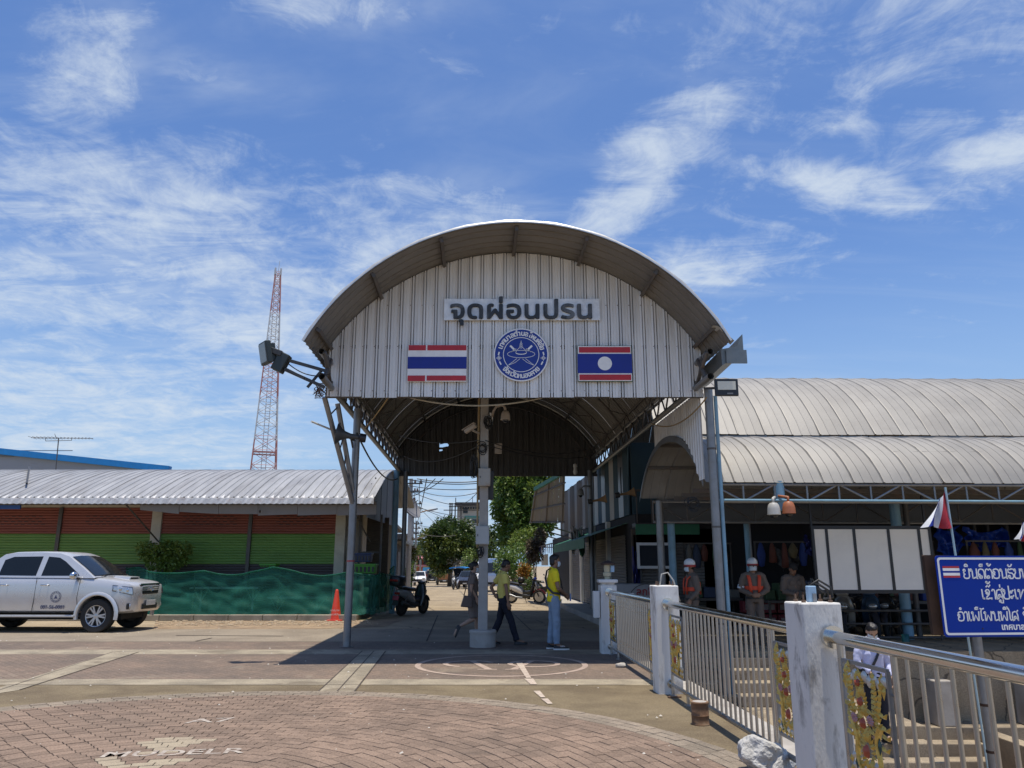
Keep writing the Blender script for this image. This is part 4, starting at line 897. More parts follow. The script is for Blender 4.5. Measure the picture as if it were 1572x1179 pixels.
# dark open stall at the hall's end
stall = thing('corner_stall', 'dark open stall with crates and hanging goods at the end of the market hall', 'stall', (-4.7, 27, 0))
M_net = mk('stall_mesh_dark', (0.05, 0.045, 0.04), 0.8)
MB().box(-5.12, -4.35, 27.6, 27.7, 0.15, 3.2).build('back_panel', mk('bamboo_panel', (0.13, 0.10, 0.07), 0.85, 0, 0.4, 14, stretch=(0.4, 1, 4)), stall)
for xx in (-5.05, -4.35): MB().box(xx - 0.03, xx + 0.03, 26.0, 26.06, 0.15, 3.2).build('frame_post', M_steel, stall)
MB().box(-5.05, -4.35, 26.0, 26.05, 1.95, 2.0).build('frame_rail', M_steel, stall)
rg = random.Random(21)
for nm, lab, c, px, w, h in (('plastic_crate', 'bright green plastic crate behind the net at the hall corner', (0.08, 0.30, 0.03), (562, 873), 0.62, 0.30), ('plastic_tub', 'dark blue plastic tub stacked above the green crate', (0.01, 0.03, 0.10), (558, 856), 0.5, 0.28), ('plastic_crate', 'small green crate lid lying on the net edge', (0.08, 0.30, 0.03), (414, 868), 0.45, 0.10)):
    p = PX(px[0], px[1], 24.9); t = thing(nm, lab, 'crate', (p.x, 24.9, p.z - h / 2)); mt = mk(nm + str(c), c, 0.5)
    MB().box(p.x - w / 2, p.x + w / 2, 24.7, 25.1, p.z - h / 2, p.z + h / 2, taper=-0.02).build('body', mt, t, bevel=0.02)
    MB().box(p.x - w / 2 - 0.035, p.x + w / 2 + 0.035, 24.66, 25.14, p.z + h / 2 - 0.05, p.z + h / 2).build('rim', mt, t, bevel=0.01)
    m = MB()
    for q in range(5): m.box(p.x - w / 2 + 0.03 + q * w / 5, p.x - w / 2 + 0.03 + q * w / 5 + w / 9, 24.67, 24.69, p.z - h * 0.32, p.z + h * 0.2)
    m.build('slots', M_black, t)
# stacks that carry the crates
tb = thing('market_table', 'low trestle table behind the green net at the hall corner', 'table', (-4.8, 24.9, 0.15)); p = PX(562, 873, 24.9)
MB().box(-5.35, -4.3, 24.6, 25.2, p.z - 0.21, p.z - 0.155).build('table_top', M_steel, tb)
for sx in (-5.3, -4.35):
    for yy in (24.65, 25.15): MB().box(sx - 0.025, sx + 0.025, yy - 0.025, yy + 0.025, 0.15, p.z - 0.212).build('leg', M_steel, tb)
def trestle(px0, px1, ytop, Y, label):
    a, b = PX(px0, ytop, Y), PX(px1, ytop, Y); t = thing('market_table', label, 'table', ((a.x + b.x) / 2, Y, 0.15))
    mt = mk('pale_table', (0.42, 0.44, 0.42), 0.6)
    MB().box(a.x, b.x, Y - 0.35, Y + 0.35, a.z - 0.05, a.z).build('table_top', mt, t)
    for xx in (a.x + 0.25, b.x - 0.25):
        MB().box(xx - 0.03, xx + 0.03, Y - 0.03, Y + 0.03, 0.15, a.z - 0.052).build('leg', mt, t)
        for s in (-1, 1): MB().bar((xx, Y - 0.02, a.z - 0.45), (xx + s * 0.22, Y - 0.02, a.z - 0.07), 0.03, 0.03).build('brace', mt, t)
trestle(298, 402, 901, 25.0, 'pale trestle table seen through the green net beside the bush')
trestle(415, 500, 916, 24.8, 'low pale trestle table seen through the green net behind the cone')
# ------------------------------------------------------------------ green shade net on stakes
def netmat():
    m = bpy.data.materials.new('green_shade_net'); m.use_nodes = True; nt = m.node_tree; b = nt.nodes['Principled BSDF']; L = nt.links.new
    b.inputs['Base Color'].default_value = (0.025, 0.22, 0.155, 1); b.inputs['Roughness'].default_value = 0.55
    out = nt.nodes['Material Output']; tr = nt.nodes.new('ShaderNodeBsdfTransparent'); tr.inputs[0].default_value = (0.45, 0.75, 0.62, 1); tl_ = nt.nodes.new('ShaderNodeBsdfTranslucent'); tl_.inputs[0].default_value = (0.01, 0.16, 0.09, 1)
    m1 = nt.nodes.new('ShaderNodeMixShader'); m1.inputs[0].default_value = 0.3; L(b.outputs[0], m1.inputs[1]); L(tl_.outputs[0], m1.inputs[2])
    tc = nt.nodes.new('ShaderNodeTexCoord'); n = nt.nodes.new('ShaderNodeTexNoise'); n.inputs['Scale'].default_value = 2.2; n.inputs['Detail'].default_value = 5; L(tc.outputs['Object'], n.inputs['Vector'])
    r = nt.nodes.new('ShaderNodeMapRange'); L(n.outputs['Fac'], r.inputs[0]); r.inputs[1].default_value = 0.3; r.inputs[2].default_value = 0.7; r.inputs[3].default_value = 0.38; r.inputs[4].default_value = 0.72
    m2 = nt.nodes.new('ShaderNodeMixShader'); L(r.outputs[0], m2.inputs[0]); L(m1.outputs[0], m2.inputs[1]); L(tr.outputs[0], m2.inputs[2]); L(m2.outputs[0], out.inputs['Surface']); return m
M_netg = netmat()
net = thing('shade_net', 'green shade net draped along the verge before the shuttered hall', 'net', (-8, 23.6, 0.15))
path = [(198, 872, 25.2), (205, 868, 24.6), (230, 874, 23.6), (300, 876, 23.55), (360, 878, 23.6), (430, 871, 23.55), (500, 880, 23.6), (560, 878, 23.65), (585, 880, 23.9), (597, 878, 25.2), (606, 868, 26.3)]
tops = [PX(*p) for p in path]
def catm(P, n):
    out = []
    for i in range(len(P) - 1):
        p0, p1, p2, p3 = P[max(i - 1, 0)], P[i], P[i + 1], P[min(i + 2, len(P) - 1)]
        for k in range(n):
            t = k / n; out.append(0.5 * ((2 * p1) + (p2 - p0) * t + (2 * p0 - 5 * p1 + 4 * p2 - p3) * t * t + (3 * p1 - p0 - 3 * p2 + p3) * t ** 3))
    return out + [P[-1]]
tp = catm(tops, 16); NR = 22
rows = []
for j in range(NR + 1):
    f = j / NR; r_ = []
    for i, t in enumerate(tp):
        s = i * 0.22
        fold = 0.55 * (0.07 * noise.noise(Vector((s * 0.5, f * 0.8, 3.3))) + 0.045 * math.sin(9 * f + 1.1 * s + 3.0 * noise.noise(Vector((s * 0.35, f, 9)))) * math.sin(math.pi * f) + 0.018 * math.sin(22 * f - 2.3 * s + 4 * noise.noise(Vector((s * 0.6, f * 2, 4)))) + 0.02 * noise.noise(Vector((s * 4, f * 9, 1.3))))
        sagz = -0.10 * abs(math.sin(s * 0.55)) * (1 - f) 
        zb = 0.17 + 0.02 * math.sin(s * 3)
        r_.append((t.x + 0.10 * noise.noise(Vector((s, f * 3, 7))), t.y - 0.10 - fold * (0.25 if f < 0.1 else 1) - 0.25 * f * f, (t.z + sagz) * (1 - f) + zb * f))
    rows.append(r_)
m = MB(); m.grid(rows); m.build('net_cloth', M_netg, net, smooth=True)
# gathered upper hem: a rolled double layer
m = MB(); m.tube([(p[0], p[1] - 0.01, p[2] + 0.01) for p in rows[0]], 0.022, 6); m.build('hem', M_netg, net, smooth=True)
for i in (20, 48, 80, 112, 140):
    t = tp[min(i, len(tp) - 1)]; MB().tube([(t.x, t.y + 0.02, 0.15), (t.x, t.y + 0.02, t.z - 0.02)], 0.018, 6).build('stake', M_steel, net)
# ------------------------------------------------------------------ leaves
def leafmat(name, c, c2, tr=0.35):
    m = bpy.data.materials.new(name); m.use_nodes = True; nt = m.node_tree; b = nt.nodes['Principled BSDF']; L = nt.links.new
    b.inputs['Roughness'].default_value = 0.45
    g_ = nt.nodes.new('ShaderNodeNewGeometry'); mx = nt.nodes.new('ShaderNodeMix'); mx.data_type = 'RGBA'; L(g_.outputs['Random Per Island'], mx.inputs[0]); mx.inputs[6].default_value = (*c, 1); mx.inputs[7].default_value = (*c2, 1)
    L(mx.outputs[2], b.inputs['Base Color']); t = nt.nodes.new('ShaderNodeBsdfTranslucent'); L(mx.outputs[2], t.inputs[0])
    ms = nt.nodes.new('ShaderNodeMixShader'); ms.inputs[0].default_value = tr; L(b.outputs[0], ms.inputs[1]); L(t.outputs[0], ms.inputs[2]); L(ms.outputs[0], nt.nodes['Material Output'].inputs['Surface']); return m
LM = {'olive': leafmat('leaf_olive', (0.055, 0.085, 0.012), (0.13, 0.15, 0.025)), 'deep': leafmat('leaf_deep', (0.026, 0.055, 0.012), (0.075, 0.115, 0.022)), 'bright': leafmat('leaf_bright', (0.05, 0.12, 0.018), (0.15, 0.22, 0.04)), 'dark': leafmat('leaf_dark', (0.015, 0.04, 0.012), (0.05, 0.09, 0.022)),
      'grey': leafmat('leaf_grey', (0.20, 0.19, 0.15), (0.34, 0.31, 0.25)), 'orange': leafmat('leaf_orange', (0.25, 0.10, 0.015), (0.35, 0.2, 0.03)), 'dry': leafmat('leaf_dry', (0.09, 0.075, 0.05), (0.17, 0.14, 0.10)), 'lime': leafmat('leaf_lime', (0.10, 0.16, 0.02), (0.2, 0.26, 0.05))}
def leaves(m, c, rad, n, L_, rg, w=0.45, surf=0.55, droop=0.3):
    c = Vector(c); vs, fs = m.v, m.f
    for _ in range(n):
        d = Vector((rg.gauss(0, 1), rg.gauss(0, 1), rg.gauss(0, 1))).normalized(); rr = surf + (1 - surf) * rg.random() if rg.random() < 0.8 else rg.random() ** 0.5
        p = c + Vector((d.x * rad[0], d.y * rad[1], d.z * rad[2])) * rr
        ax = (d + Vector((rg.uniform(-1, 1), rg.uniform(-1, 1), rg.uniform(-1, 0.6) - droop))).normalized(); sd = ax.cross(Vector((rg.uniform(-1, 1), rg.uniform(-1, 1), rg.uniform(-1, 1)))).normalized()
        l = L_ * rg.uniform(0.6, 1.25); b = len(vs); q = sd * (l * w / 2)
        vs += [tuple(p), tuple(p + ax * l * 0.5 + q), tuple(p + ax * l), tuple(p + ax * l * 0.5 - q)]; fs.append((b, b + 1, b + 2, b + 3))
def raw_build(m, name, mat, parent):
    me = bpy.data.meshes.new(name); o0 = ORG.get(parent.name, Vector()); me.from_pydata([tuple(Vector(p) - o0) for p in m.v], [], m.f); me.materials.append(mat); me.update()
    o = bpy.data.objects.new(name, me); col.objects.link(o); o.parent = parent; ORG[o.name] = o0; return o
def plant(name, label, cat, base, clumps, mat, n, L_, stems=3, group=None, seed=1, w=0.45):
    rg_ = random.Random(seed); t = thing(name, label, cat, tuple(base), group=group); m = MB()
    for c, rad in clumps: leaves(m, c, rad, n, L_, rg_, w)
    raw_build(m, 'foliage', LM[mat], t); s = MB()
    for k in range(stems):
        c, rad = clumps[k % len(clumps)]; s.tube([Vector(base) + Vector((rg_.uniform(-.08, .08), 0, 0)), (Vector(base) + Vector(c)) / 2 + Vector((rg_.uniform(-.1, .1), 0, 0)), c], [0.03, 0.02, 0.008], 6)
    s.build('stem', mk('stem_brown', (0.10, 0.075, 0.05), 0.9), t); return t
bc_ = PX(248, 850, 24.4)
rg = random.Random(4)
cl = [((bc_.x + dx, 24.4 + dy, bc_.z - 0.06 + dz * 0.8), (0.32, 0.3, 0.22)) for dx, dy, dz in ((-0.35, 0, 0.05), (0, -0.1, 0.12), (0.38, 0, 0.08), (0.15, 0.1, 0.3), (-0.5, 0.1, 0.28), (0.5, 0.05, -0.1), (-0.1, -0.1, -0.25), (0.3, -0.05, -0.3), (0.62, 0, 0.25))]
plant('potted_shrub', 'leafy green shrub rising over the net before the cream pillar', 'shrub', (bc_.x, 24.4, 0.15), cl, 'lime', 330, 0.12, 5, seed=9)
# ------------------------------------------------------------------ traffic cone
cp = PG(515, 953); M_cone = mk('cone_orange', (0.55, 0.045, 0.02), 0.5, 0, 0.12, 4, dirt=(0.3, 0.05, 0.03), dirt_amt=0.4)
tc_ = thing('traffic_cone', 'orange traffic cone on the rubble by the left canopy post', 'traffic cone', (cp.x, cp.y, 0))
MB().lathe([(0.17, 0.03), (0.155, 0.06), (0.045, 0.84), (0.03, 0.87), (0.01, 0.875)], 24, Matrix.Translation(cp)).build('cone', M_cone, tc_, smooth=50)
MB().box(cp.x - 0.22, cp.x + 0.22, cp.y - 0.22, cp.y + 0.22, 0.0, 0.035).build('base', M_cone, tc_, bevel=0.012)
text_mesh('เทศบาล', 0.085, 0, Matrix.Translation((cp.x, cp.y - 0.150, 0.27)) @ Matrix.Rotation(R(-8), 4, 'X') @ FACE, 'lettering', mk('cone_print', (0.6, 0.5, 0.45)), tc_)
text_mesh('โพนพิสัย', 0.08, 0, Matrix.Translation((cp.x, cp.y - 0.165, 0.16)) @ Matrix.Rotation(R(-8), 4, 'X') @ FACE, 'lettering', mk('cone_print', (0.6, 0.5, 0.45)), tc_)
# ------------------------------------------------------------------ background behind the hall
bh = thing('blue_roof_building', 'large grey sheet clad building with a bright blue roof edge behind the market hall', 'building', (-34, 46, 0))
a, b = PX(-120, 678, 46), PX(262, 719.5, 46)
M_bg = mk('grey_sheet_wall', (0.30, 0.31, 0.33), 0.6, 0.2, 0.1, 0.5, stretch=(0.2, 1, 4)); M_be = mk('blue_edge', (0.01, 0.22, 0.55), 0.5)
MB().add([(a.x, 46, 0), (b.x, 46, 0), (b.x, 46, b.z - 0.05), (a.x, 46, a.z - 0.3), (a.x, 70, 0), (b.x, 70, 0), (b.x, 70, b.z - 0.05), (a.x, 70, a.z - 0.3)], [(0, 1, 2, 3), (7, 6, 5, 4), (1, 5, 6, 2), (2, 6, 7, 3), (3, 7, 4, 0)]).build('wall', M_bg, bh)
MB().bar((a.x, 45.9, a.z - 0.1), (b.x, 45.9, b.z - 0.05), 0.45, 0.36).build('roof_edge', M_be, bh)
for q in range(5): MB().bar((a.x, 45.96, a.z - 0.55 - q * 0.35), (b.x - 6 - q * 3.5, 45.96, a.z - 0.55 - q * 0.35 - 0.0), 0.05, 0.04).build('sheet_joint', mk('sheet_joint', (0.18, 0.19, 0.2)), bh)
# TV antenna
an = PX(88, 712, 30); at_ = PX(90, 673, 30)
ta = thing('tv_antenna', 'long thin television antenna on a mast above the hall roof', 'antenna', (an.x, 30, 4.8)); m = MB(); m.tube([(an.x, 30, 4.6), at_], 0.02, 6); m.build('mast', M_steel, ta)
m = MB(); l, r_ = PX(48, 672, 29), PX(143, 673, 31); m.tube([l, r_], 0.012, 5); m.build('boom', M_steel, ta)
for q in range(17):
    c = l.lerp(r_, 0.02 + q / 17); h = 0.32 if q < 8 else 0.22; m = MB(); m.tube([c + Vector((0.03, -h, 0)), c + Vector((-0.03, h, 0))], 0.008, 5); m.build('element', M_steel, ta)
m = MB(); m.tube([PX(70, 677, 29.6), PX(110, 676, 30.4)], 0.012, 5); m.tube([PX(70, 677, 29.6), PX(70, 672, 29.6)], 0.01, 5); m.tube([PX(110, 676, 30.4), PX(110, 672.5, 30.4)], 0.01, 5); m.tube([PX(84, 666, 30), PX(87, 674, 30)], 0.01, 5); m.build('stay', M_steel, ta)
# ------------------------------------------------------------------ telecom tower
TY = 85.0; tb_, tt = PX(404, 722, TY), PX(427, 418, TY)
tw = thing('lattice_tower', 'tall red and white lattice telecom tower beyond the market hall', 'tower', (tb_.x, TY, 0))
M_tr = mk('tower_red', (0.42, 0.17, 0.14), 0.6); M_tw = mk('tower_white', (0.50, 0.50, 0.49), 0.6)
zlist = []; z = 0.0; top = tt.z
def tw_c(z): f = (z - tb_.z) / (tt.z - tb_.z); return tb_.x + (tt.x - tb_.x) * f * 0.62 + (0.0), TY
def tw_h(z): f = max(0, (z) / top); return 2.55 * (1 - f) ** 1.0 + 0.42 * f + 0.0
lev = [0.0]; 
while lev[-1] < top: lev.append(lev[-1] + max(0.9, tw_h(lev[-1]) * 0.92))
lev[-1] = top
def corner(z, k):
    cx_, cy_ = tw_c(z); h = tw_h(z); a = math.pi / 4 + k * math.pi / 2 + 0.35; return Vector((cx_ + h * 1.2 * math.cos(a) * 0.85, cy_ + h * 1.2 * math.sin(a) * 0.85, z))
nsec = 7
for s_ in range(nsec):
    z0, z1 = top * s_ / nsec, top * (s_ + 1) / nsec; mt = M_tr if s_ % 2 == 0 else M_tw
    m = MB(); br = MB()
    for k in range(4): m.tube([corner(z0, k), corner(z1, k)], 0.06, 5)
    for a_, b_ in zip(lev[:-1], lev[1:]):
        if not (z0 <= (a_ + b_) / 2 < z1): continue
        for k in range(4):
            br.tube([corner(a_, k), corner(b_, (k + 1) % 4)], 0.026, 4); br.tube([corner(a_, (k + 1) % 4), corner(b_, k)], 0.026, 4); br.tube([corner(b_, k), corner(b_, (k + 1) % 4)], 0.026, 4)
    m.build('leg_section', mt, tw); br.build('bracing', mt, tw)
m = MB(); 
for q in range(int(top / 0.8)): c = Vector((*tw_c(q * 0.8), q * 0.8)); m.bar(c + Vector((-0.25, 0, 0)), c + Vector((0.25, 0, 0)), 0.05, 0.05)
for sx in (-0.25, 0.25): m.tube([Vector((tw_c(0)[0] + sx, TY, 0)), Vector((tw_c(top)[0] + sx, TY, top))], 0.04, 4)
m.build('ladder', M_tw, tw)
c = corner(top, 0); MB().tube([(tw_c(top)[0], TY, top - 0.5), (tw_c(top)[0] + 0.1, TY, top + 1.4)], 0.03, 5).build('lightning_rod', M_tw, tw)
for k in range(4): q = corner(top - 0.2, k); MB().cbox(q + Vector((0.0, 0, 0.2)), (0.16, 0.16, 0.8)).build('antenna_panel', M_tw, tw)
zp = tb_.z + 1.9
m = MB(); 
for k in range(4): m.bar(corner(zp, k) * 1.0, corner(zp, (k + 1) % 4), 0.12, 0.14)
m.build('platform', M_tr, tw)
# ================================================================== RIVERSIDE RAILING
RDX = -0.044; RYAW = math.atan(0.044)
M_chrome = mk('stainless_rail', (0.62, 0.62, 0.61), 0.16, 1.0, 0.06, 10); M_brush = mk('stainless_baluster', (0.42, 0.41, 0.39), 0.3, 0.9, 0.08, 10)
M_post = mk('white_post_paint', (0.70, 0.69, 0.66), 0.75, 0, 0.06, 3, 0.12, 60, dirt=(0.22, 0.19, 0.165), dirt_amt=0.7, dirt_scale=4.5, stretch=(1, 1, 0.4), dirt_lo=0.50, dirt_hi=0.66)
M_post3 = mk('grimy_post_paint', (0.66, 0.64, 0.60), 0.8, 0, 0.10, 3, 0.2, 60, dirt=(0.17, 0.155, 0.14), dirt_amt=0.75, dirt_scale=6.5, stretch=(1, 1, 0.35), dirt_lo=0.50, dirt_hi=0.66)
M_gold = mk('gold_paint', (0.62, 0.43, 0.10), 0.34, 0.35, 0.25, 30, 0.3, 90, dirt=(0.22, 0.12, 0.03), dirt_amt=0.55, dirt_scale=14); M_silv = mk('silver_paint', (0.50, 0.50, 0.48), 0.35, 0.6, 0.2, 12); M_redc = mk('red_cabochon', (0.36, 0.07, 0.03), 0.3); M_teal = mk('teal_mirror', (0.015, 0.06, 0.07), 0.12, 0.3, 0.1); M_pink = mk('flower_enamel', (0.42, 0.22, 0.22), 0.5)
PY = [14.68, 10.25, 5.62, 1.0]
PH = 1.30
labels_post = ['white railing post with a stepped cap beside the canopy', 'white railing post with bare square top beside the rusty can', 'large grimy white railing post with bolts and a cable on top', 'white railing post at the near end of the railing']
posts = []
def rail_p(y, z, off=0.0): return Vector((xrail(y) + off, y, z))
for i, y in enumerate(PY):
    w = (0.15, 0.155, 0.145, 0.155)[i]; x = xrail(y) - (0.05 if i == 2 else 0)
    t = thing('railing_post', labels_post[i], 'railing post', (x, y, 0), group='white railing posts'); posts.append(t)
    m = MB(); m.M = Matrix.Translation((x, y, 0)) @ Matrix.Rotation(RYAW + R(4 if i == 2 else 1), 4, 'Z')
    m.box(-w, w, -w, w, -0.02, PH - (0.10 if i == 0 else 0), taper=0.004); m.build('shaft', M_post3 if i == 2 else M_post, t, bevel=0.012)
    if i == 0:
        m = MB(); m.M = Matrix.Translation((x, y, 0)); 
        for z0, z1, ww in ((PH - 0.10, PH - 0.06, 0.12), (PH - 0.06, PH, 0.175)): m.box(-ww, ww, -ww, ww, z0, z1)
        m.build('cap', M_post, t, bevel=0.012)
    else:
        for bx, by in ((-0.09, -0.09), (0.10, -0.08), (-0.08, 0.09), (0.1, 0.1)): MB().tube([(x + bx, y + by, PH - 0.01), (x + bx, y + by, PH + 0.05)], 0.007, 8).build('anchor_bolt', mk('rusty_bolt', (0.20, 0.13, 0.09), 0.7, 0.4), t); 
        for bx, by in ((-0.09, -0.09), (0.10, -0.08), (-0.08, 0.09), (0.1, 0.1)): MB().lathe([(0.016, 0), (0.016, 0.016)], 6, Matrix.Translation((x + bx, y + by, PH))).build('nut', mk('rusty_bolt', (0, 0, 0)), t)
# bits left on the posts
x3, y3 = xrail(PY[2]) - 0.05, PY[2]
t = thing('post_top_box', 'small pale blue socket box standing on the grimy railing post', 'box', (x3 - 0.01, y3 - 0.03, PH)); MB().cbox((x3 - 0.01, y3 - 0.03, PH + 0.055), (0.06, 0.05, 0.11)).build('case', mk('pale_blue_box', (0.30, 0.45, 0.60), 0.5, 0, 0.15, 20), t, bevel=0.006); MB().cbox((x3 - 0.0, y3 - 0.06, PH + 0.03), (0.025, 0.012, 0.06)).build('tongue', M_galv, t)
t = thing('cable_stub', 'stiff black cable ends curling above the grimy railing post', 'cable', (x3 + 0.05, y3, PH)); m = MB()
for q in range(3): m.tube([(x3 + 0.02, y3, PH), (x3 - 0.02 + 0.02 * q, y3 + 0.02, PH + 0.10 + 0.03 * q), (x3 + 0.06, y3, PH + 0.15 - 0.03 * q), (x3 + 0.14 - 0.02 * q, y3, PH + 0.10 - 0.02 * q), (x3 + 0.16 - 0.03 * q, y3 + 0.02, PH + 0.03), (x3 + 0.08, y3 - 0.02, PH + 0.02)], 0.008, 6)
m.build('strands', M_wire, t, smooth=True)
x2, y2 = xrail(PY[1]), PY[1]
t = thing('cable_stub', 'thin grey cable bent over the top of the bare square post', 'cable', (x2 + 0.08, y2, PH)); MB().tube([(x2 - 0.05, y2, PH), (x2 - 0.02, y2, PH + 0.14), (x2 + 0.06, y2, PH + 0.16), (x2 + 0.13, y2, PH + 0.06), (x2 + 0.2, y2, PH - 0.2)], 0.009, 6).build('strand', mk('grey_cable', (0.35, 0.35, 0.33), 0.5), t, smooth=True)
x1, y1 = xrail(PY[0]), PY[0]
t = thing('lamp_head', 'weathered lamp head with dark cap on the capped railing post', 'lamp', (x1, y1, PH)); MB().lathe([(0.05, 0), (0.05, 0.05), (0.075, 0.06), (0.075, 0.12), (0.05, 0.13), (0.06, 0.2), (0.055, 0.26)], 14, Matrix.Translation((x1, y1, PH))).build('stem', mk('yellowed_plastic', (0.45, 0.41, 0.28), 0.6), t, smooth=40)
MB().lathe([(0.13, 0.27), (0.14, 0.30), (0.05, 0.34), (0.01, 0.35)], 10, Matrix.Translation((x1 + 0.02, y1, PH - 0.01))).build('cap', mk('dark_cap', (0.06, 0.04, 0.035), 0.7), t)
MB().cbox((x1 + 0.1, y1, PH + 0.19), (0.07, 0.06, 0.12)).build('side_box', mk('pale_blue_box', (0, 0, 0)), t, bevel=0.005)
t = thing('distribution_box', 'white boxes fixed to the side of the capped railing post', 'box', (x1 - 0.24, y1, 0.5)); MB().box(x1 - 0.27, x1 - 0.155, y1 - 0.1, y1 + 0.1, 0.62, 1.09).build('tall_case', M_post, t, bevel=0.01); MB().box(x1 + 0.155, x1 + 0.50, y1 + 0.05, y1 + 0.2, 0.72, 1.05).build('wide_case', M_post, t, bevel=0.01)
# bays
base_bal = MB().tube([(0, 0, 0), (0, 0, 0.80)], 0.0125, 10).mesh('baluster', M_brush, smooth=40)
def leafp(m, base, tip, w, th, curl=0.0, side=(0, 1, 0)):   # a raised petal
    base, tip = Vector(base), Vector(tip); d = tip - base; n_ = Vector(side); s = d.cross(n_).normalized() * w / 2
    mid = base + d * 0.42 + n_ * -th
    m.add([base, base + d * 0.4 + s, tip, base + d * 0.4 - s, mid], [(0, 1, 4), (1, 2, 4), (2, 3, 4), (3, 0, 4), (3, 2, 1, 0)])
def ornament(parent_lbl, y_far, y_near, z0, z1):
    """gold relief panel; local coords u (0..1 along the rail), v (0..1 up); its face looks to -x"""
    ya, yb = y_near, y_far
    W_, H_ = yb - ya, z1 - z0
    def P(u, v, o=0.0): y = yb - (yb - ya) * u; return Vector((xrail(y) - 0.012 - o, y, z0 + v * H_))
    t = thing('gold_relief_panel', parent_lbl, 'relief panel', tuple(P(0.5, 0)), group=None)
    nrm = (1, 0, 0)
    m = MB()
    for a, b in (((0, 0), (1, 0)), ((1, 0), (1, 1)), ((1, 1), (0, 1)), ((0, 1), (0, 0))): m.bar(P(*a), P(*b), 0.022, 0.022, up=nrm)
    m.build('frame', M_galv, t)
    rg_ = random.Random(int(y_far * 100)); g_ = MB()
    def petal(u, v, du, dv, w, th=0.02): leafp(g_, P(u, v, 0.01), P(u + du, v + dv, 0.015), w, th, side=(1, 0, 0))
    # central flame column of four stacked medallions
    for k, (v, s) in enumerate(((0.27, 0.15), (0.50, 0.125), (0.68, 0.105), (0.84, 0.085))):
        u = 0.46 - 0.02 * k
        n = 18
        for q in range(n):
            an = 2 * math.pi * q / n; petal(u + s * 0.45 * math.cos(an), v + s * 0.45 * math.sin(an), s * 0.85 * math.cos(an), s * 0.75 * math.sin(an) + 0.015, 0.026)
        petal(u, v + s * 0.6, 0.0, s * 0.9, 0.05)
        mm = MB(); n2 = 14; c = P(u, v, 0.045)
        ring_o = [P(u + s * 0.34 * math.cos(2 * math.pi * q / n2), v + s * 0.40 * math.sin(2 * math.pi * q / n2), 0.02) for q in range(n2)]; ring_i = [P(u + s * 0.2 * math.cos(2 * math.pi * q / n2), v + s * 0.26 * math.sin(2 * math.pi * q / n2), 0.042) for q in range(n2)]
        mm.add(ring_o + ring_i + [c], [(q, (q + 1) % n2, (q + 1) % n2 + n2, q + n2) for q in range(n2)] + [(q + n2, (q + 1) % n2 + n2, 2 * n2) for q in range(n2)]); mm.build('cabochon', M_redc, t, smooth=True)
    # side spires
    for u, hh in ((0.18, 0.95), (0.72, 0.90)):
        for q in range(11):
            v = 0.46 + (hh - 0.46) * q / 10; s = 0.13 * (1 - q / 12)
            for sg_ in (-1, 1): petal(u, v, sg_ * s, 0.05, 0.028)
            petal(u, v, 0.0, 0.07, 0.026)
    for u in (0.10, 0.30, 0.60, 0.86):
        for q in range(4):
            v = 0.33 + 0.085 * q + rg_.uniform(-0.02, 0.02)
            for sg_ in (-1, 1): petal(u + 0.05 * math.sin(q), v, sg_ * 0.09, 0.055, 0.030)
    # corner sprays hanging from the top, long naga bodies, bottom waves
    for u0, sg_ in ((0.05, 1), (0.95, -1)):
        for q in range(9): petal(u0 + sg_ * 0.02 * q, 0.98 - 0.05 * abs(q - 2), sg_ * 0.03, -0.13, 0.028)
    for u0, u1, sg_ in ((0.16, 0.34, 1), (0.80, 0.64, -1)):
        pts = [P(u0 + (u1 - u0) * f + sg_ * 0.05 * math.sin(f * 6), 0.52 - 0.46 * f, 0.02) for f in [q / 10 for q in range(11)]]
        g_.tube(pts, [0.022 - 0.001 * q for q in range(11)], 6)
    g_.build('gold_ornament', M_gold, t)
    # wave scales at the foot, gold and silver rows
    for rowi in range(4):
        s_ = MB(); mt = M_gold if rowi % 2 == 0 else M_silv
        for q in range(8):
            u = (q + 0.5 * (rowi % 2)) / 8 + 0.04; v = 0.025 + rowi * 0.042 + 0.02 * (1 - u)
            if u > 0.98: continue
            leafp(s_, P(u - 0.05, v, 0.008), P(u + 0.07, v + 0.03, 0.012), 0.05, 0.015, side=(1, 0, 0))
        s_.build('wave_row', mt, t)
    s_ = MB()
    for q in range(9):
        u = 0.08 + q * 0.105
        n = 10; c = P(u, 0.92 - 0.03 * (q % 2), 0.028); rr = [P(u + 0.075 * math.cos(2 * math.pi * k / n), 0.90 - 0.03 * (q % 2) + 0.055 * math.sin(2 * math.pi * k / n), 0.006) for k in range(n)]
        s_.add(rr + [c], [(k, (k + 1) % n, n) for k in range(n)])
    s_.build('silver_cloud', M_silv, t, smooth=True)
    for u, v in ((0.20, 0.13), (0.70, 0.10), (0.74, 0.36), (0.22, 0.42)):
        s_ = MB(); s_.add([P(u - 0.05, v, 0.02), P(u, v - 0.075, 0.02), P(u + 0.06, v, 0.02), P(u + 0.01, v + 0.085, 0.02), P(u, v, 0.03)], [(0, 1, 4), (1, 2, 4), (2, 3, 4), (3, 0, 4)]); s_.build('mirror_tile', M_teal, t)
    for u, v in ((0.28, 0.53), (0.64, 0.55)):
        s_ = MB()
        for q in range(10): an = 2 * math.pi * q / 10; leafp(s_, P(u, v, 0.03), P(u + 0.09 * math.cos(an), v + 0.05 * math.sin(an), 0.035), 0.03, 0.012, side=(1, 0, 0))
        s_.build('enamel_flower', M_pink, t)
bay_l = ['stainless railing bay between the capped post and the bare square post', 'stainless railing bay between the bare square post and the grimy post', 'stainless railing bay running on from the grimy post toward the viewer']
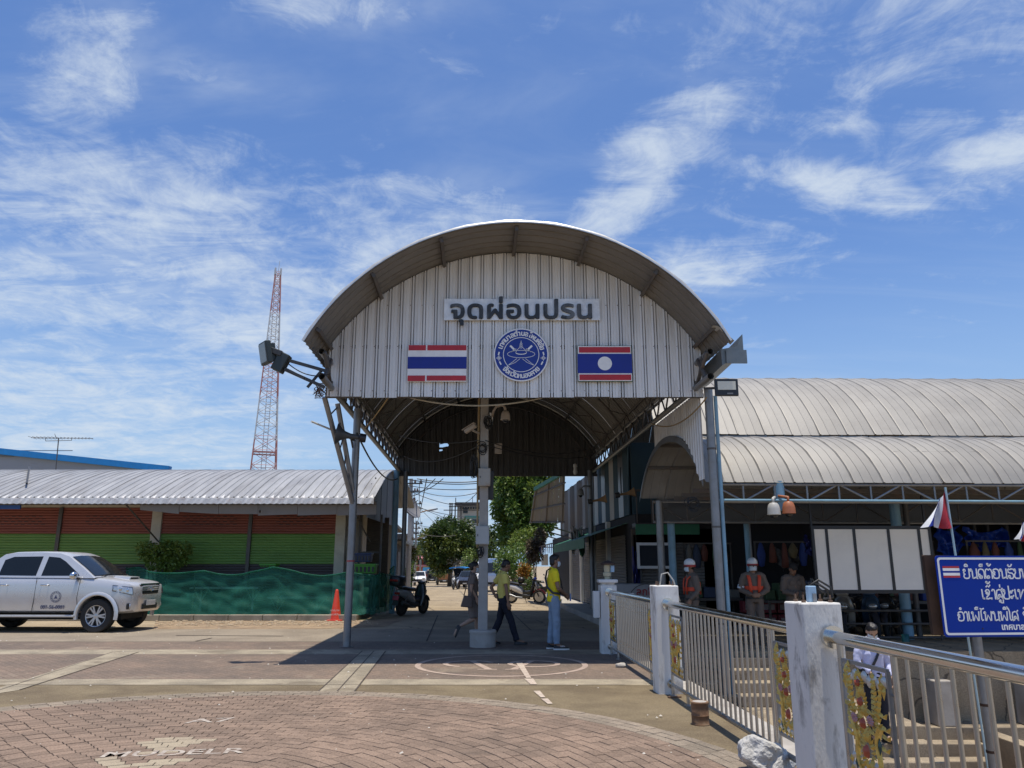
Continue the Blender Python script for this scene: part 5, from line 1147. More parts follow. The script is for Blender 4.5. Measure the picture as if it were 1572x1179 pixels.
orn_l = [('gold relief panel next to the capped railing post', 'gold relief panel at the end of the far railing bay by the bare square post'), ('gold relief panel hung just after the bare square post', 'gold relief panel just behind the grimy post'), ('gold relief panel with four red jewels in front of the grimy post', 'gold relief panel at the very near end of the railing')]
for b in range(3):
    yf, yn = PY[b] - 0.16, PY[b + 1] + 0.16
    t = thing('railing_bay', bay_l[b], 'railing', tuple(rail_p((yf + yn) / 2, 0)))
    MB().tube([rail_p(yf, 1.08), rail_p(yn, 1.08)], 0.042, 16).build('top_rail', M_chrome, t, smooth=40)
    MB().tube([rail_p(yf, 0.13), rail_p(yn, 0.13)], 0.022, 12).build('bottom_rail', M_brush, t, smooth=40)
    for yy, z_, rr in ((yf, 1.08, 0.075), (yn, 1.08, 0.075), (yf, 0.13, 0.05), (yn, 0.13, 0.05)):
        sg_ = -1 if yy == yf else 1; MB().tube([rail_p(yy + 0.012 * -sg_, z_), rail_p(yy + 0.03 * sg_, z_)], rr, 20).build('flange', M_chrome, t, smooth=40)
    ys_ = [yf - 0.10, yf - 0.78, yn + 0.78, yn + 0.10]
    for yy in ys_: MB().tube([rail_p(yy, 0.0), rail_p(yy, 1.06)], 0.019, 12).build('standard', M_brush, t, smooth=40); MB().lathe([(0.045, 0), (0.045, 0.012), (0.02, 0.02)], 14, Matrix.Translation(rail_p(yy, 0))).build('foot_flange', M_brush, t)
    y = ys_[1] - 0.14
    while y > ys_[2] + 0.06:
        piece('baluster', base_bal, t, rail_p(y, 0.14), scale=(1, 1, 1.14)); y -= 0.14
    for k, (ya, yb) in enumerate(((ys_[0] - 0.06, ys_[1] + 0.06), (ys_[2] - 0.06, ys_[3] + 0.06))):
        ornament(orn_l[b][k], ya, yb, 0.27, 0.95)
        for yy in (ys_[2 * k], ys_[2 * k + 1]):
            for zz in (0.4, 0.82): MB().tube([rail_p(yy, zz), rail_p(yy + (-0.07 if yy == ys_[2 * k] else 0.07), zz)], 0.006, 6).build('fixing_pin', M_brush, t)
# rusty can and rock
rc = PG(1101, 1113); rc.x = min(rc.x, xrail(rc.y) - 0.16); t = thing('rusty_can', 'rusty paint tin filled with concrete on the paving by the railing', 'can', tuple(rc)); M_rust = mk('rusty_tin', (0.20, 0.11, 0.06), 0.8, 0.2, 0.35, 9, 0.3, 40, dirt=(0.30, 0.25, 0.17), dirt_amt=0.7, dirt_scale=6)
MB().lathe([(0.088, 0), (0.092, 0.012), (0.086, 0.02), (0.086, 0.09), (0.09, 0.095), (0.086, 0.10), (0.086, 0.20), (0.093, 0.212), (0.090, 0.222)], 24, Matrix.Translation(rc)).build('tin', M_rust, t, smooth=40)
MB().lathe([(0.084, 0.205), (0.07, 0.222), (0.02, 0.23), (0.002, 0.228)], 20, Matrix.Translation(rc)).build('concrete_fill', M_conc, t, smooth=True)
rk = Vector((xrail(6.42) - 0.14, 6.42, 0))
CUTS = [(Vector(a).normalized(), d) for a, d in (((0.2, -0.3, 1), 0.62), ((-0.7, -0.5, 0.5), 0.66), ((0.8, -0.6, 0.2), 0.68), ((-0.2, -1, 0.1), 0.70), ((0.5, 0.2, 0.9), 0.7))]
bm = bmesh.new(); bmesh.ops.create_icosphere(bm, subdivisions=5, radius=1)
for v in bm.verts:
    p = v.co.copy(); n_ = 0.38 * noise.noise(p * 1.1 + Vector((3, 1, 5))) + 0.16 * noise.noise(p * 2.7) + 0.06 * abs(noise.noise(p * 7)) 
    for pl_n, pl_d in CUTS:
        d_ = p.dot(pl_n) - pl_d
        if d_ > 0: p = p - pl_n * d_ * 0.85
    v.co = Vector((p.x * 0.23, p.y * 0.16, p.z * 0.16)) * (1 + n_)
me = bpy.data.meshes.new('rock'); bm.to_mesh(me); bm.free()
M_rock = mk('rock_grey', (0.50, 0.49, 0.47), 0.85, 0, 0.3, 6, 0.8, 40, dirt=(0.12, 0.115, 0.11), dirt_amt=0.75, dirt_scale=5); me.materials.append(M_rock)
ro = bpy.data.objects.new('rock', me); col.objects.link(ro); ro.location = (rk.x, rk.y, 0.11); ro.rotation_euler = (0, 0, 0.5); tag(ro, 'pale grey broken rock at the foot of the grimy railing post', 'rock')
pb = PG(971, 1025); bm = bmesh.new(); bmesh.ops.create_icosphere(bm, subdivisions=2, radius=0.06)
for v in bm.verts: v.co = Vector((v.co.x * 1.5, v.co.y, v.co.z * 0.7)) * (1 + 0.2 * noise.noise(v.co * 30))
me = bpy.data.meshes.new('stone'); bm.to_mesh(me); bm.free(); me.materials.append(M_conc); o = bpy.data.objects.new('stone', me); col.objects.link(o); o.location = (xrail(pb.y) - 0.15, pb.y, 0.035); tag(o, 'small loose stone under the far railing bay', 'stone')
for i, (px, lab) in enumerate((((1042, 1072), 'scrap of rusty metal lying at the foot of the bare square post'),)):
    p = PG(*px); o = MB().cbox((p.x - 0.05, p.y, 0.012), (0.16, 0.05, 0.02), Matrix.Rotation(0.3, 3, 'Z')).build('metal_scrap', M_rust, None, at=(p.x, p.y, 0)); tag(o, lab, 'scrap')

# ================================================================== RIGHT MARKET ROOFS
mk_ = thing('riverside_market', 'open sided riverside market under two grey barrel roofs on pipe posts', 'building', (9, 16, 0))
M_rr = mk('weathered_roof_sheet', (0.27, 0.257, 0.235), 0.6, 0.25, 0.16, 1.0, 0.08, 18, dirt=(0.23, 0.215, 0.195), dirt_amt=0.6, dirt_scale=1.1, rnd=0.07)
def vault(x0, x1, yf, zf, yb, rise, a_extra, sheetw, nm, skew=0.0):
    half = (yb - yf) / 2; Rr = (half * half + rise * rise) / (2 * rise); cz = zf + rise - Rr; cy = (yf + yb) / 2; ang = math.asin(min(half / Rr, 1)); N = 22
    x = x0; k = 0
    while x < x1:
        m = MB(); cols = []; j = random.uniform(-0.012, 0.012)
        for dx, dr in ((0.0, 0.024), (0.018, 0.028), (0.036, 0.0), (sheetw * 0.33, 0.004), (sheetw * 0.34, 0.012), (sheetw * 0.37, 0.012), (sheetw * 0.38, 0.004), (sheetw * 0.66, 0.004), (sheetw * 0.67, 0.012), (sheetw * 0.70, 0.012), (sheetw * 0.71, 0.004), (sheetw - 0.02, 0.0), (sheetw - 0.004, 0.02)):
            c = []
            for q in range(N + 1):
                a = math.pi - (math.pi / 2 - ang) - 2 * ang * q / N; rr = Rr + dr + 0.004 * math.sin(q * 2.3 + k) + (j if q == 0 else 0)
                c.append((x + dx + skew * (cy + rr * math.cos(a) - yf), cy + rr * math.cos(a), cz + rr * math.sin(a) - (x - x0) * 0.004))
            cols.append(c)
        m.grid(cols); m.build(nm, M_rr, mk_, smooth=25)
        # battens where the strips overlap
        x += sheetw; k += 1
    return cy, cz, Rr, ang
lc = vault(3.62, 16.0, LYF, LZ, LYB, LR, 0, 0.56, 'roof_sheet', skew=-0.17)
uc = vault(3.45, 20.0, 18.3, 4.62, 27.5, 2.35, 0, 0.66, 'upper_roof_sheet')
# arch hoop at the open end of the lower vault and the fascia between the roofs
m = MB(); cy_, cz_, Rr, an_ = lc
ho = [(3.60 + (-0.17) * ((cy_ - Rr * math.cos(math.pi / 2 - an_ + 2 * an_ * q / 20)) - LYF), cy_ - Rr * math.cos(math.pi / 2 - an_ + 2 * an_ * q / 20), cz_ + Rr * math.sin(math.pi / 2 - an_ + 2 * an_ * q / 20)) for q in range(21)]
m.grid([[(p[0], p[1], p[2] + 0.03) for p in ho], [(p[0] - 0.01, p[1], p[2] - 0.10) for p in ho]]); m.build('arch_trim', M_galv, mk_, smooth=True)
for q in (4, 8, 12, 16): MB().bar(Vector(ho[q]) + Vector((0, 0, -0.05)), Vector(ho[q]) + Vector((11, 0, -0.08)), 0.04, 0.06).build('purlin', M_steel, mk_)
M_fas = mk('blue_grey_fascia', (0.16, 0.19, 0.215), 0.55, 0.2)
x = 3.7
while x < 19: MB().box(x + 0.006, x + 2.38, 18.12, 18.17, 4.22 - (x - 3.7) * 0.004, 4.56 - (x - 3.7) * 0.004).build('fascia_panel', M_fas, mk_); x += 2.4
def truss(x0, x1, y, z0, z1, seg, mchord, mweb, rc_=0.03, rw_=0.018):
    MB().tube([(x0, y, z1), (x1, y, z1 - (x1 - x0) * 0.004)], rc_, 8).build('truss_chord', mchord, mk_, smooth=40); MB().tube([(x0, y, z0), (x1, y, z0 - (x1 - x0) * 0.004)], rc_, 8).build('truss_chord', mchord, mk_, smooth=40)
    n = int((x1 - x0) / seg)
    for k in range(n):
        xa, xb = x0 + k * seg, x0 + (k + 1) * seg; m = MB(); m.tube([(xa, y, z0), (xa, y, z1)], rw_, 6); m.tube([(xa, y, z0 if k % 2 else z1), (xb, y, z1 if k % 2 else z0)], rw_, 6); m.build('truss_web', mweb, mk_)
truss(3.75, 16, 14.55, 2.72, 3.04, 0.60, M_galv, M_galv)
MB().tube([(3.75, 14.48, 2.74), (16, 14.48, 2.68)], 0.022, 8).build('blue_pipe', M_bluep, mk_)
truss(3.25, 16, 17.9, 2.52, 2.98, 0.78, M_galv, M_steel)
for yy in (15.4, 16.4, 17.2): MB().bar((3.6, yy, 3.0), (16, yy, 2.95), 0.05, 0.08).build('tie_beam', M_steel, mk_)
def mpost(px, py, Y, z0, z1, r_, mat): x = PX(px, py, Y).x; return MB().tube([(x, Y, z0), (x, Y, z1)], r_, 12).build('post', mat, mk_, smooth=40)
mpost(1014, 830, 17.9, -0.06, 3.0, 0.085, M_galv); mpost(1032, 850, 18.1, -0.06, 2.5, 0.085, M_bluep)
mpost(1147, 830, 18.6, -0.06, 2.6, 0.06, M_bluep); mpost(1152, 830, 19.2, -0.06, 2.6, 0.025, M_galv)
mpost(1196, 755, 14.6, 2.55, 3.1, 0.10, M_bluep); mpost(1390, 930, 17.4, -0.06, 3.0, 0.11, M_bluep); mpost(1407, 930, 17.5, -0.06, 3.0, 0.06, M_steel)
for px in (1460, 1500, 1520, 1550): mpost(px, 840, 19.5, -0.06, 2.6, 0.04, M_dark)
# back wall and dark interior partitions
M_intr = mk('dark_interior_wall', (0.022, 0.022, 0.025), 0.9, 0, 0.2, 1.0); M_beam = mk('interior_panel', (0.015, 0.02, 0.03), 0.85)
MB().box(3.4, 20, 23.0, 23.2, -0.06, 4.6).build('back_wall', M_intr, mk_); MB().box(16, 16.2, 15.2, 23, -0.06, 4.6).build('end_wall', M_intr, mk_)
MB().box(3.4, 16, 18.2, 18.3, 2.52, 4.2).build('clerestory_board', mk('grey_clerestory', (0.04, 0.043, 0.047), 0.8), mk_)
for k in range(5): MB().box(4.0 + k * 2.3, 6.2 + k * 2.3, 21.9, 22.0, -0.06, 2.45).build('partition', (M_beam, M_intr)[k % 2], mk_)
# rails under the white board
for z_ in (0.05, 0.33, 0.60): MB().tube([(6.6, 17.25, z_), (15, 17.25, z_)], 0.025, 8).build('guard_rail', M_steel, mk_, smooth=40)
for xx in (6.6, 9.2, 11.8): MB().tube([(xx, 17.25, -0.06), (xx, 17.25, 0.62)], 0.03, 8).build('guard_post', M_steel, mk_)
# dome cameras under the eave
def dome2(px, py, mat, lab): c = PX(px, py, 14.3); dome_camera(c, 0.118, lab, [(c.x, c.y, c.z + 0.13), (c.x, c.y, c.z + 0.22), (c.x + (0.1 if px < 1200 else -0.1), 14.5, c.z + 0.26)], mat)
dome2(1188, 784, mk('camera_grey_white', (0.42, 0.41, 0.38), 0.5, 0, 0.1), 'white dome camera under the market eave truss'); dome2(1211, 782, mk('rusty_orange_camera', (0.36, 0.12, 0.05), 0.5, 0, 0.2, 8), 'rusty orange dome camera beside the white one under the eave')
# white panel board
bx0, bx1 = PX(1250, 860, 16.0).x, PX(1427, 860, 16.0).x; bz0, bz1 = PX(1300, 907, 16).z, PX(1300, 811, 16).z
wb = thing('panel_board', 'wide board of white panels in a dark frame inside the market', 'board', ((bx0 + bx1) / 2, 16, bz0))
M_wp = mk('white_panel', (0.84, 0.80, 0.72), 0.6, 0, 0.05, 1.0, dirt=(0.62, 0.60, 0.57), dirt_amt=0.3)
cuts = [0.0, 0.105, 0.40, 0.72, 0.935, 1.0]
cuts = [0.0, 0.12, 0.36, 0.66, 0.925, 1.02]
for a, b in zip(cuts[:-1], cuts[1:]): MB().box(bx0 + (bx1 - bx0) * a + 0.035, bx0 + (bx1 - bx0) * b - 0.02, 15.98, 16.01, bz0 + 0.02, bz1 - 0.02).build('panel', M_wp, wb)
m = MB()
for c in cuts: m.box(bx0 + (bx1 - bx0) * c - 0.02, bx0 + (bx1 - bx0) * c + 0.035, 15.965, 16.03, bz0 - 0.04, bz1 + 0.04)
m.box(bx0 - 0.03, bx1 + 0.08, 15.967, 16.028, bz0 - 0.05, bz0 + 0.015); m.box(bx0 - 0.03, bx1 + 0.08, 15.967, 16.028, bz1 - 0.015, bz1 + 0.05); m.build('frame', M_black, wb)
for xx in (bx0 + 0.02, bx1 + 0.02): MB().box(xx - 0.02, xx + 0.02, 16.035, 16.07, bz0 - 0.03, 2.96).build('hanger', M_black, wb)
# white framed dark board
a, b = PX(977, 833, 20.5), PX(1038, 873, 20.5); fb = thing('framed_board', 'dark board with a thick white frame behind the grey post', 'board', ((a.x + b.x) / 2, 20.5, b.z)); Mw2 = mk('frame_white', (0.62, 0.63, 0.64), 0.5)
MB().box(a.x, b.x, 20.5, 20.53, b.z, a.z).build('board', M_beam, fb)
m = MB(); f_ = 0.07
m.box(a.x, b.x, 20.46, 20.498, a.z - f_, a.z); m.box(a.x, b.x, 20.46, 20.498, b.z, b.z + f_); m.box(a.x, a.x + f_, 20.461, 20.497, b.z + f_, a.z - f_); m.box(b.x - f_, b.x, 20.461, 20.497, b.z + f_, a.z - f_); m.build('frame', Mw2, fb)
for xx in (a.x + 0.1, b.x - 0.1): MB().box(xx - 0.02, xx + 0.02, 20.535, 20.56, -0.06, b.z + 0.2).build('leg', M_dark, fb)
# food cart with round lettered board
cc = PX(985, 918, 19.0); cart = thing('food_cart', 'grey food cart with red lettering in an oval on its front panel', 'cart', (cc.x, 19, -0.06)); M_cart = mk('cart_grey', (0.30, 0.30, 0.31), 0.6)
MB().box(cc.x - 0.62, cc.x + 0.62, 19.0, 19.6, 0.25, 1.12).build('body', M_cart, cart, bevel=0.03)
for xx in (-0.45, 0.45): MB().lathe([(0.22, -0.03), (0.22, 0.03)], 20, Matrix.Translation((cc.x + xx, 19.15, 0.16)) @ Matrix.Rotation(R(90), 4, 'X')).build('wheel', M_rubber, cart)
M_cr = mk('cart_red', (0.30, 0.02, 0.02), 0.5)
mo = MB(); mo.grid([[(cc.x + 0.15 + rr * 0.46 * math.cos(2 * math.pi * q / 32), 18.985, 0.75 + rr * 0.38 * math.sin(2 * math.pi * q / 32)) for q in range(33)] for rr in (0.96, 1.0)]); mo.build('oval_ring', M_black, cart)
text_mesh('ลูกชิ้น', 0.24, 0, Matrix.Translation((cc.x + 0.15, 18.98, 0.86)) @ FACE, 'lettering', M_cr, cart, bold=0.004); text_mesh('OK', 0.34, 0, Matrix.Translation((cc.x + 0.15, 18.98, 0.56)) @ FACE, 'lettering', M_cr, cart, bold=0.01)
# red drink crates
rg = random.Random(31)
for k in range(6):
    p = PX(1185, 930, 19.5); xx, zz = p.x - 0.55 + (k % 3) * 0.42, 0.12 + (k // 3) * 0.31
    t = thing('drink_crate', ('red drink crate at the bottom left of the stack behind the officers', 'red drink crate at the bottom middle of the stack behind the officers', 'red drink crate at the bottom right of the stack behind the officers', 'red drink crate at the top left of the stack behind the officers', 'red drink crate at the top middle of the stack behind the officers', 'red drink crate at the top right of the stack behind the officers')[k], 'crate', (xx, 19.5, zz), group='red drink crates stacked in the market'); mc = mk('crate_red', (0.19, 0.02, 0.03), 0.5, rnd=0.15)
    MB().box(xx - 0.2, xx + 0.2, 19.35, 19.65, zz, zz + 0.28).build('body', mc, t, bevel=0.02); MB().box(xx - 0.14, xx + 0.14, 19.335, 19.348, zz + 0.08, zz + 0.20).build('label_panel', mk('crate_label', (0.32, 0.28, 0.28), 0.6), t)
t = thing('low_platform', 'pale low platform under the red drink crates', 'platform', (PX(1185, 950, 19.5).x, 19.5, -0.06)); MB().box(PX(1185, 950, 19.5).x - 0.8, PX(1185, 950, 19.5).x + 0.65, 19.25, 19.8, -0.06, 0.118).build('top', M_cart, t)
# tarps and flags inside
M_tarp = mk('blue_tarp', (0.004, 0.045, 0.32), 0.45, 0, 0.25, 3)
def tarp(px0, py0, px1, py1, Y, label, mat, seed):
    a, b = PX(px0, py0, Y), PX(px1, py1, Y); m = MB(); rows = []
    for j in range(13):
        f = j / 12; rows.append([(a.x + (b.x - a.x) * i / 18 + 0.06 * noise.noise(Vector((i, j, seed))), Y + 0.35 * noise.noise(Vector((i * 0.35, j * 0.3, seed))), a.z + (b.z - a.z) * f * (1 + 0.25 * noise.noise(Vector((i * 0.3, 0, seed + 4)))) - 0.15 * math.sin(math.pi * i / 18)) for i in range(19)])
    m.grid(rows); c = ((a.x + b.x) / 2, Y, min(a.z, b.z)); o = m.build('tarpaulin', mat, None, smooth=True, at=c); tag(o, label, 'tarpaulin')
tarp(1436, 806, 1476, 846, 18.8, 'bright blue tarpaulin hanging behind the flag pole', M_tarp, 2.0); tarp(1478, 808, 1545, 838, 19.4, 'bright blue tarpaulin slung between the dark posts', M_tarp, 7.0)
tarp(1236, 820, 1252, 846, 18.5, 'dark blue tarpaulin hanging beside the white panel board', mk('navy_tarp', (0.01, 0.015, 0.12), 0.6), 4.0); tarp(1190, 838, 1226, 866, 20.5, 'grey cloth sheet sagging in the dark market', mk('grey_cloth', (0.12, 0.115, 0.11), 0.9), 5.0)
tarp(970, 838, 984, 905, 20.9, 'dark blue cloth hanging at the edge of the shuttered shop', mk('navy_tarp', (0, 0, 0)), 9.0)
def flag(quad, Y, label, pole):
    t = thing('flag_on_pole', label, 'flag', tuple(pole[0])); MB().tube(pole, 0.018, 8).build('pole', mk('pale_pole', (0.40, 0.55, 0.60), 0.5), t)
    A, B_, C_, D_ = [PX(x, y, Y) for x, y in quad]                 # hoist top, hoist bottom, fly bottom, fly top
    for u0, u1, mt in ((0, .42, 'flag_red'), (.42, .62, 'flag_white'), (.62, .86, 'flag_blue'), (.86, 1, 'flag_white')):
        rows = []
        for q in range(9):
            v = q / 8; r_ = []
            for k in range(5):
                u = u0 + (u1 - u0) * k / 4; p = A.lerp(D_, u).lerp(B_.lerp(C_, u), v); p.y += 0.07 * math.sin(u * 11 + v * 2.5) * (0.3 + v); p.z += 0.02 * math.sin(u * 9 + 2) * v; r_.append(tuple(p))
            rows.append(r_)
        m = MB(); m.grid(rows); m.build('stripe', MATS[mt], t, smooth=True)
flag(((1452, 752), (1464, 811), (1416, 808), (1440, 772)), 12.8, 'red white and blue flag hanging limp from a pale pole by the blue sign', [PX(1468, 868, 12.8) + Vector((0.1, 0, -3.7)), PX(1451, 748, 12.8)])
flag(((1580, 795), (1578, 832), (1560, 826), (1568, 805)), 14.0, 'small flag hanging behind the right end of the blue sign', [PX(1580, 860, 14.0) + Vector((0.05, 0, -3.7)), PX(1578, 790, 14.0)])
# motorcycles and goods under the board: vague covered bikes in the dark
# side speakers on the truss
for px, py, Y, lab in ((965, 757, 21.0, 'ochre horn loudspeaker pointing right inside the canopy edge'), (922, 767, 22.5, 'ochre horn loudspeaker beside the far canopy post')):
    c = PX(px, py, Y); t = thing('horn_loudspeaker', lab, 'loudspeaker', tuple(c)); MHs = Matrix.Translation(c) @ Matrix.Rotation(R(80), 4, 'Y'); MB().lathe([(0.04, -0.25), (0.05, -0.05), (0.12, 0.1), (0.17, 0.16), (0.15, 0.15)], 4, MHs @ Matrix.Rotation(R(45), 4, 'Z')).build('horn', mk('ochre_horn', (0.23, 0.13, 0.05), 0.6), t); MB().lathe([(0.07, -0.38), (0.075, -0.25), (0.03, -0.24)], 12, MHs).build('driver', M_dark, t)
    MB().bar(c + Vector((-0.2, 0, 0)), c + Vector((-0.2, 0, 0.7)), 0.03, 0.03).build('bracket', M_dark, t)
c = PX(891, 757, 24); dome_camera(c, 0.11, 'grey dome camera by the far right canopy post', [(c.x, c.y, c.z + 0.1), (c.x + 0.1, c.y, c.z + 0.22), (c.x + 0.35, c.y, c.z + 0.2)], mk('camera_grey', (0.25, 0.25, 0.25), 0.5))
loop_bundle(PX(1064, 775, 14.45), 0.13, 0.12, 5, 'coil of yellowish cable hung on the market truss by the arch')
# ================================================================== BLUE ROAD SIGN
SY = 11.3
sa, sb = PX(1434, 853, SY), PX(1447, 978, SY)
sx0 = sa.x; SWD = 2.5; sz1, sz0 = sa.z, sb.z; SH = sz1 - sz0
sr = thing('blue_welcome_sign', 'blue border sign with white Lao lettering and small striped flag on a grey pole', 'sign', (sx0 + 0.6, SY, -2.2))
RS = Matrix.Translation((sx0, SY, sz0)) @ Matrix.Rotation(R(5), 4, 'Z')
def SP(u, v, o=0): return RS @ Vector((u, -o, v))
M_sb = mk('sign_blue', (0.0015, 0.032, 0.30), 0.55, 0, 0.06, 2, spec=0.2); M_sw = mk('sign_white', (0.74, 0.76, 0.78), 0.5, 0, 0.03); M_srust = mk('sign_back_rust', (0.055, 0.03, 0.02), 0.8, 0.2, 0.3, 6)
def rrect(x0, x1, z0, z1, r, n=6):
    out = []
    for cx_, cz_, a in ((x1 - r, z0 + r, -90), (x1 - r, z1 - r, 0), (x0 + r, z1 - r, 90), (x0 + r, z0 + r, 180)): out += [(cx_ + r * math.cos(R(a + 90 * q / n)), cz_ + r * math.sin(R(a + 90 * q / n))) for q in range(n + 1)]
    return out
def rplate(x0, x1, z0, z1, r, o0, o1, name, mat, parent=sr):
    m = MB(); m.M = RS; m.prism(rrect(x0, x1, z0, z1, r), -o1, -o0, 'y'); return m.build(name, mat, parent)
rplate(0, SWD, 0, SH, 0.05, 0.0, 0.012, 'panel', M_sb)
m = MB(); m.M = RS; out, inn = rrect(0.025, SWD - 0.025, 0.025, SH - 0.025, 0.045), rrect(0.055, SWD - 0.055, 0.055, SH - 0.055, 0.03); n = len(out)
m.add([(p[0], -0.0135, p[1]) for p in out + inn], [(q, (q + 1) % n, (q + 1) % n + n, q + n) for q in range(n)]); m.build('white_border', M_sw, sr)
rplate(-0.09, 0.3, 0.02, SH + 0.01, 0.02, -0.16, -0.10, 'rusty_back_panel', M_srust)
for u in (0.53, 2.0):
    p = SP(u, 0, -0.07); MB().tube([(p.x, p.y, -2.2), (p.x, p.y, sz1 - 0.1)], 0.065, 14).build('pole', M_galv, sr, smooth=40)
    for zz in (-0.35, -0.95): MB().lathe([(0.071, 0), (0.071, 0.035)], 14, Matrix.Translation((p.x, p.y, zz))).build('clamp', M_srust, sr)
# little flag
fx0, fz0, fw, fh = 0.095, SH * 0.725, 0.25, SH * 0.145
for f0, f1, mt in ((0, .18, 'flag_red'), (.18, .42, 'flag_white'), (.58, .82, 'flag_white'), (.82, 1, 'flag_red')): rplate(fx0, fx0 + fw, fz0 + fh * f0, fz0 + fh * f1 - 0.001, 0.002, 0.0125, 0.015, 'flag_stripe', MATS[mt])
for u, v in ((0.46, SH * 0.91), (0.58, SH * 0.10)): 
    m = MB(); m.M = RS; m.prism([(u + 0.011 * math.cos(q), v + 0.011 * math.sin(q)) for q in [2 * math.pi * k / 8 for k in range(8)]], -0.017, -0.0125, 'y'); m.build('bolt', M_black, sr)
